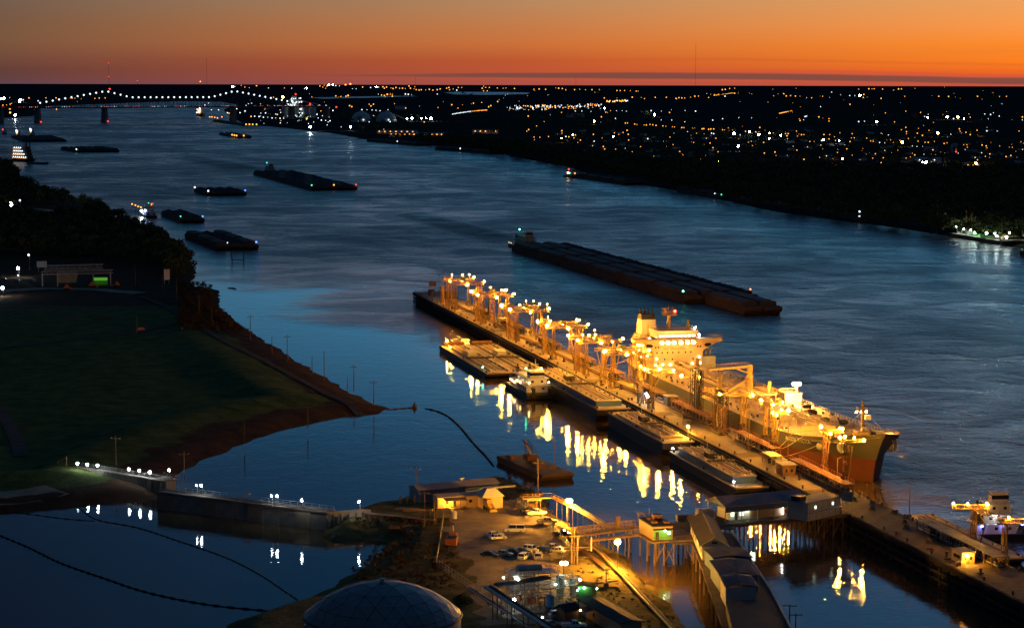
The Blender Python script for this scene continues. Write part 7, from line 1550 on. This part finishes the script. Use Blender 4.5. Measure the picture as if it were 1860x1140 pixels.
# ------------------------------------------------------------------ walkway, control house, pier buildings
def trestle(pa, pb, z, width, label, rails=True, mat='timber', bents=5.5, name='walkway'):
    a, rz, L_ = frame_of(pa, pb, z); t = thing(name, label, 'walkway', a, rz); n_ = int(L_ / 1.0)
    obj('beam', MB().box(0, L_, .2, .5, -.6, -.12).box(0, L_, width - .5, width - .2, -.6, -.12), mat, t)
    plk = MB().box(.03, .97, 0, width, -.1, 0).mesh('plank', [MAT[mat]])
    for k in range(min(n_, 280)): obj('plank', plk, None, t, (k * 1.0, 0, random.uniform(-.015, .015)))
    if rails: obj('railing', MB().rail([(0, .05, 0), (L_, .05, 0)], 1.1, 2, .08).rail([(0, width - .05, 0), (L_, width - .05, 0)], 1.1, 2, .08), 'yellow', t)
    for k in range(int(L_ / bents) + 1): obj('bent', MB().cyl(k * bents + .3, .4, -z - 2, -.6, .22, 7).cyl(k * bents + .3, width - .4, -z - 2, -.6, .22, 7).box(k * bents + .1, k * bents + .5, 0, width, -1.0, -.62).beam((k * bents + .3, .4, -z + .5), (k * bents + .3, width - .4, -1.2), .18), 'timber', t)
    return t, L_
tA, LA = trestle((1050, 971), (1166, 957), 6.6, 3.0, 'railed timber walkway from the yard to the control house')
obj('truss', MB().truss((0, 3.2, .6), (LA, 3.2, .6), .4, 1.6, 14, .14), 'yellow', tA); obj('post', MB().box(LA * .68, LA * .68 + 1, 2.4, 3.2, 0, 3.0), 'yellow', tA)
tB = pipe_run([(1066, 983), (1110, 978), (1175, 970)], [5.6, 5.6, 5.6], .22, 4, .6, 'pipes and planks beside the railed walkway to the control house', 'yellow', 6, 1)
co, crz, cL = frame_of((1186, 981), (1222, 979), 6.5)
ch = thing('control_house', 'small control house on timber legs with a lit green doorway', 'house', co, crz); cd = 11.5
obj('wall', MB().box(0, cL, 0, cd, 0, 3.6), 'cream', ch); obj('roof', MB().box(-.3, cL + .3, -.3, cd + .3, 3.6, 3.95), 'roofdark', ch); obj('floor', MB().box(-1.0, cL + 7, -1.4, cd + .6, -.5, -.05), 'timber', ch)
obj('roof_gear', MB().box(2.2, 4.4, 5.6, 7.6, 3.95, 5.5).box(.6, 2, 2, 3.6, 3.95, 4.6).box(3.6, 5, 1.4, 2.6, 3.95, 4.5).cyl(2, 9, 3.95, 6.6, .1, 6).box(1, 1.8, 7, 8.4, 3.95, 4.5), 'rust', ch)
obj('door_wall', MB().box(.3, cL - .3, -.06, 0, .1, 2.7), 'greenpaint', ch); obj('awning', MB().box(-.2, cL + .2, -1.4, 0, 2.9, 3.0), 'roofdark', ch); bulb(ch, (cL * .55, -.8, 2.6), .24, 'dimcool')
obj('window', MB().box(cL - 1.6, cL - .6, -.1, -.05, 1.4, 2.2), 'window2', ch); obj('railing', MB().rail([(-.9, -1.3, -.05), (cL + 6.8, -1.3, -.05)], 1.1, 1.6, .07), 'timber', ch); obj('door', MB().box(.7, 1.6, -.1, -.05, .1, 2.2), 'darksteel', ch)
for x in (.2, cL / 2, cL, cL + 5.5):
    for y in (-1.0, 5, 11): obj('pile', MB().cyl(x, y, -9, -.5, .25, 7), 'timber', ch)
    obj('brace', MB().beam((x, -1.0, -6), (x + (2.8 if x < cL else -2.8), -1.0, -.8), .22), 'timber', ch)
sk = thing('sentry_box', 'small pale canopy booth where the walkway meets the control house', 'booth', P(1160, 950, 6.6), .1); obj('roof', MB().box(-.3, 2.3, -.3, 2.3, 2.6, 2.75), 'cream', sk); [obj('post', MB().box(x, x + .14, y, y + .14, 0, 2.6), 'yellow', sk) for x in (0, 1.86) for y in (0, 1.86)]
# pier deck that carries the gabled house and metal sheds
pr = thing('pier', 'long plank pier with a pale kerb carrying the gabled house and metal sheds', 'pier', Vector((0, 0, 0)))
pa_ = [P(1248, 958, 6), P(1330, 968, 6), P(1400, 1072, 6), P(1448, 1160, 6), P(1320, 1160, 6), P(1290, 1075, 6)]
obj('deck', MB().prism([(p.x, p.y) for p in pa_][::-1], 5.6, 6.0), 'deckplank', pr)
kp = [P(1332, 968, 6.1), P(1400, 1070, 6.1), P(1446, 1158, 6.1)]
obj('kerb', MB().beam(kp[0], kp[1], .5, .4).beam(kp[1], kp[2], .5, .4), 'cladding', pr)
for f in range(14): q = kp[0].lerp(kp[2], f / 13); obj('pile', MB().cyl(q.x - .6, q.y, -2, 5.6, .25, 7), 'pile', pr)
for f in range(10): q = pa_[0].lerp(pa_[4], f / 9); obj('pile', MB().cyl(q.x + .5, q.y, -2, 5.6, .25, 7), 'timber', pr)
ga, grz, gW = frame_of((1275, 1016.5), (1319, 1015), 6.0)
gd = (P(1254, 968, 6.0) - ga).length
gh = thing('gabled_house', 'old gabled pier house with a dark roof and one lit yellow window', 'house', ga, grz)
sk_ = (P(1254, 968, 6.0) - ga); skx = sk_.x * math.cos(-grz) - sk_.y * math.sin(-grz); rot = math.atan2(-skx, gd); gh.rotation_euler[2] = grz + rot
obj('wall', MB().box(0, gW, 0, gd, 0, 3.7), 'cladding', gh); obj('roof', MB().prism_y([(-.5, 3.5), (gW / 2, 5.6), (gW / 2, 5.8), (-.5, 3.7)], -.5, gd + .4).prism_y([(gW / 2, 5.6), (gW + .5, 3.5), (gW + .5, 3.7), (gW / 2, 5.8)], -.5, gd + .4), 'roofdark', gh)
obj('gable', MB().prism_y([(0, 3.7), (gW, 3.7), (gW / 2, 5.5)], .02, .25), 'cladding', gh); obj('louvre', MB().box(gW / 2 - .7, gW / 2 + .7, -.05, .03, 4.1, 4.8), 'darksteel', gh); obj('bargeboard', MB().beam((-.5, -.55, 3.6), (gW / 2, -.55, 5.7), .1, .3).beam((gW + .5, -.55, 3.6), (gW / 2, -.55, 5.7), .1, .3), 'cladding', gh)
obj('window', MB().box(gW * .62, gW * .62 + 1.3, -.05, .03, 1.5, 3.3), 'window', gh); obj('ridge_vent', MB().box(gW / 2 - .2, gW / 2 + .2, 2, gd - 2, 5.78, 5.98), 'oldconc', gh)
for k in range(7): obj('side_window', MB().box(-.04, .04, 2 + k * (gd - 4) / 6, 3.1 + k * (gd - 4) / 6, 1.3, 2.4), 'window' if k in (2,) else 'glass', gh)
for i, (p0, p1, dpt, h, l_) in enumerate((((1296, 1040), (1362, 1036), 10, 3.6, 'bluish flat metal shed right behind the gabled pier house'), ((1308, 1075), (1374, 1072), 15, 4.0, 'wide bluish metal roof over the middle of the pier'), ((1318, 1101), (1372, 1099), 10, 4.6, 'metal shed with a pale end wall near the bottom of the pier'))):
    a, rz, L_ = frame_of(p0, p1, 6.0); t = thing('metal_shed', l_, 'shed', a, rz + rot * .9)
    obj('wall', MB().box(0, L_, 0, dpt, 0, h), 'bluesteel' if i < 2 else 'cladding', t); obj('roof', MB().prism_y([(-.3, h + .02), (L_ * .5, h + .7), (L_ + .3, h + .02), (L_ + .3, h + .2), (L_ * .5, h + .9), (-.3, h + .2)], -.3, dpt + .3), 'roofslate', t)
    for k in range(int(dpt / 1.2)): obj('roof_seam', MB().beam((-.2, .6 + k * 1.2, h + .25), (L_ * .5, .6 + k * 1.2, h + .95), .07).beam((L_ * .5, .6 + k * 1.2, h + .95), (L_ + .2, .6 + k * 1.2, h + .25), .07), 'roofslate', t)
dp_ = [P(1318, 1110, 6.2), P(1385, 1106, 6.2), P(1420, 1160, 6.2), P(1330, 1160, 6.2)]
one('dark_roof_shed', MB().prism([(p.x, p.y) for p in dp_][::-1], 6.0, 8.6), 'roofdark', 'dark flat roofed shed at the bottom edge of the pier', 'shed')
t = thing('stock_pile', 'yellow lit clutter against the pier house wall', 'crate', P(1312, 1070, 6)); obj('crate', MB().box(0, 2, 0, 1.5, 0, 1.4).box(.4, 1.6, .2, 1.2, 1.4, 2.2), 'yellow', t)
up2 = [(1434, 1130, 1096, 'dark piling top with a bracket at the bottom of the pier, further one'), (1445, 1150, 1112, 'dark piling top with a bracket at the bottom of the pier, nearer one')]
for x, yb, yt, l_ in up2: upole(x, yb, yt, 4, l_, 1)
# long shed with the blue fascia
sa = P(1318, 921, 10.5); sb_ = P(1466, 908, 10.5); sc_ = P(1291, 908, 10.5); srz = ang(sa, sb_); sL2 = (sb_ - sa).length
sd = abs((sc_ - sa).dot(Vector((-math.sin(srz), math.cos(srz), 0)))); ZF = 6.4
ds = thing('dock_shed', 'long grey roofed open shed with a blue fascia and lit white room on the pier', 'shed', Vector((sa.x, sa.y, ZF)), srz)
e_ = 10.5 - ZF
obj('roof', MB().prism_x([(-.2, e_), (sd / 2, e_ + 1.9), (sd / 2, e_ + 2.1), (-.2, e_ + .2)], -.3, sL2 + .3).prism_x([(sd / 2, e_ + 1.9), (sd + .2, e_), (sd + .2, e_ + .2), (sd / 2, e_ + 2.1)], -.3, sL2 + .3), 'roofgrey', ds)
for k in range(24): obj('roof_seam', MB().beam((sL2 * k / 24 + .5, -.2, e_ + .24), (sL2 * k / 24 + .5, sd / 2, e_ + 2.14), .07), 'roofgrey', ds)
obj('fascia', MB().box(0, sL2, 0, .12, e_ - 1.5, e_ + .05).box(sL2 - .12, sL2, .12, sd - .12, e_ - 1.4, e_ + .05), 'bluesteel', ds); obj('gable', MB().prism_x([(0, e_), (sd, e_), (sd / 2, e_ + 1.85)], 0, .15).prism_x([(0, e_), (sd, e_), (sd / 2, e_ + 1.85)], sL2 - .15, sL2), 'bluesteel', ds)
obj('gable_trim', MB().beam((-.35, -.2, e_ + .1), (-.35, sd / 2, e_ + 2.0), .14).beam((-.35, sd / 2, e_ + 2.0), (-.35, sd + .2, e_ + .1), .14).beam((-.3, -.25, e_ + .1), (sL2 + .3, -.25, e_ + .1), .14), 'cream', ds)
for k in range(6): obj('post', MB().box(k * (sL2 - .3) / 5, k * (sL2 - .3) / 5 + .25, .15, .4, 0, e_ - .1), 'cream', ds)
for k in range(4): obj('post', MB().box(k * (sL2 - .3) / 3, k * (sL2 - .3) / 3 + .25, sd - .5, sd - .25, 0, e_ - .1), 'cream', ds)
obj('room', MB().box(2.4, 8.6, 2.0, sd - 1.5, 0, 2.7), 'white', ds); obj('room_wall', MB().box(8.6, sL2 - 7, 1.6, sd - 1.5, 0, 2.9), 'cream', ds); obj('room_awning', MB().box(2.2, 8.8, .5, 2.2, 2.7, 2.8), 'roofdark', ds)
obj('door', MB().box(4.0, 4.9, 1.94, 2.02, 0, 2.1), 'darksteel', ds); obj('window', MB().box(5.6, 6.8, 1.94, 2.02, 1, 2).box(2.9, 3.6, 1.94, 2.02, 1, 2), 'window2', ds)
for x in (3.4, 7.6): obj('tube_lamp', MB().box(x - .6, x + .6, 1.1, 1.3, 2.5, 2.62), 'dimcool', ds)
obj('lit_panel', MB().box(sL2 - 7.3, sL2 - 6.9, .9, 1.0, .6, 2.7), E('pale_tube', (1, .92, .9), 14), ds); obj('vehicle_bay', MB().box(sL2 - 4.6, sL2 - 1.6, 3, 5, .3, 1.6).beam((sL2 - 3, 3, 1.6), (sL2 - 2, 2.6, 3), .3), 'rust', ds); bulb(ds, (sL2 - 2.2, 2.8, 3.0), .13, 'sodium')
da = [(-7, -3.0), (sL2 + 17, -3.0), (sL2 + 17, sd + 3), (-7, sd + 3)]
dpk = thing('shed_pier', 'timber platform on braced piles under the blue trimmed shed', 'pier', Vector((sa.x, sa.y, ZF)), srz)
obj('deck', MB().prism(da, -.5, -.03), 'deckplank', dpk); obj('edge_beam', MB().box(-7, sL2 + 17, -3.3, -3.02, -.9, -.1), 'timber', dpk)
for k in range(17):
    x = -6 + k * (sL2 + 22) / 16
    for y in (-2.6, sd * .5, sd + 2.4): obj('pile', MB().cyl(x, y, -9, -.5, .24, 7), 'timber', dpk)
    obj('brace', MB().beam((x, -2.6, -5.6), (x + (sL2 + 22) / 16, -2.6, -.8), .2), 'timber', dpk); obj('cross_beam', MB().box(x - .2, x + .2, -3, sd + 2.6, -1.0, -.52), 'timber', dpk)
for x in (sL2 * .42, sL2 * .5, sL2 * .58): bulb(dpk, (x, sd * .7, -1.4), .09, 'sodium')
obj('life_ring', MB().tube([(sL2 * .2 + .4 * math.cos(a), -3.1, .9 + .4 * math.sin(a)) for a in [k * .6 for k in range(11)]], .1, 5), 'white', dpk)
wa_, wz_, wl_ = frame_of((1466, 947), (1525, 933), ZF)
wb = thing('white_building', 'low white two storey pier building with two small lit windows', 'building', wa_, wz_)
obj('wall', MB().box(.3, wl_, 0, 7, 0, 4.8), 'cladding', wb); obj('roof', MB().box(.2, wl_ + .1, -.1, 7.1, 4.8, 5.0), 'oldconc', wb); obj('gallery', MB().box(.3, wl_ + .6, -.9, 0, 2.2, 2.35).rail([(.3, -.85, 2.35), (wl_ + .6, -.85, 2.35)], 1, 1.2, .06), 'galv', wb)
for x, mt_ in ((wl_ * .25, 'window2'), (wl_ * .78, 'window2')): obj('window', MB().box(x - .35, x + .35, -.05, .03, 3.0, 3.9), mt_, wb)
for k in range(5): obj('panel_joint', MB().box(1 + k * wl_ / 5, 1.08 + k * wl_ / 5, -.03, .01, 0, 4.8), 'darksteel', wb)
obj('roof_plant', MB().box(.6, 3.4, 3, 6, 5.0, 6.3).cyl(4.5, 4.5, 5, 6.2, .5, 8), 'darksteel', wb)
sg = thing('notice_board', 'blank blue grey board on tall posts where the pier meets the dock', 'sign', P(1528, 935, 6.5), -.75); obj('board', MB().box(0, 3.6, 0, .15, 4.2, 6.6), 'bluesteel', sg); obj('post', MB().box(0, .18, .15, .33, 0, 6.6).box(3.4, 3.58, .15, .33, 0, 6.6).beam((0, .25, 2.4), (3.5, .25, 4.2), .1), 'galv', sg)
one('water_tank', MB().box(0, 4.6, 0, 3, 0, 3.2).box(.4, 1.2, .4, 1.2, 3.2, 3.6).box(2.6, 3.4, .4, 1.2, 3.2, 3.6), 'cladding', 'square pale tank between the gabled house and the blue trimmed shed', 'tank', P(1268, 948, 6.4), .2)
one('small_cabin', MB().box(0, 2.6, 0, 2, 0, 1.8), 'oldconc', 'small pale cabin beside the square tank', 'cabin', P(1231, 948, 6.4), .2)
lnk = [P(1222, 985, 6.2), P(1262, 985, 6.2), P(1262, 958, 6.2), P(1335, 958, 6.2), P(1330, 940, 6.2), P(1205, 948, 6.2)]
one('link_platform', MB().prism([(p.x, p.y) for p in lnk][::-1], 5.7, 6.05), 'deckplank', 'plank platform joining the control house, gabled house and long shed', 'platform')
one('lit_box', MB().box(0, 1.2, 0, .8, 0, 2.0), E('box_lamp', (.75, 1, .8), 1.6, False), 'small lit greenish box at the pier kerb', 'box', P(1363, 1018, 5.2), 0)

# ------------------------------------------------------------------ lettering becomes plain mesh
bpy.context.view_layer.update()
_dg = bpy.context.evaluated_depsgraph_get()
for o in TEXTS:
    me = bpy.data.meshes.new_from_object(o.evaluated_get(_dg)); q = bpy.data.objects.new('lettering', me); COL.objects.link(q)
    q.parent = o.parent; q.matrix_local = o.matrix_local.copy()
for o in TEXTS: bpy.data.objects.remove(o, do_unlink=True)
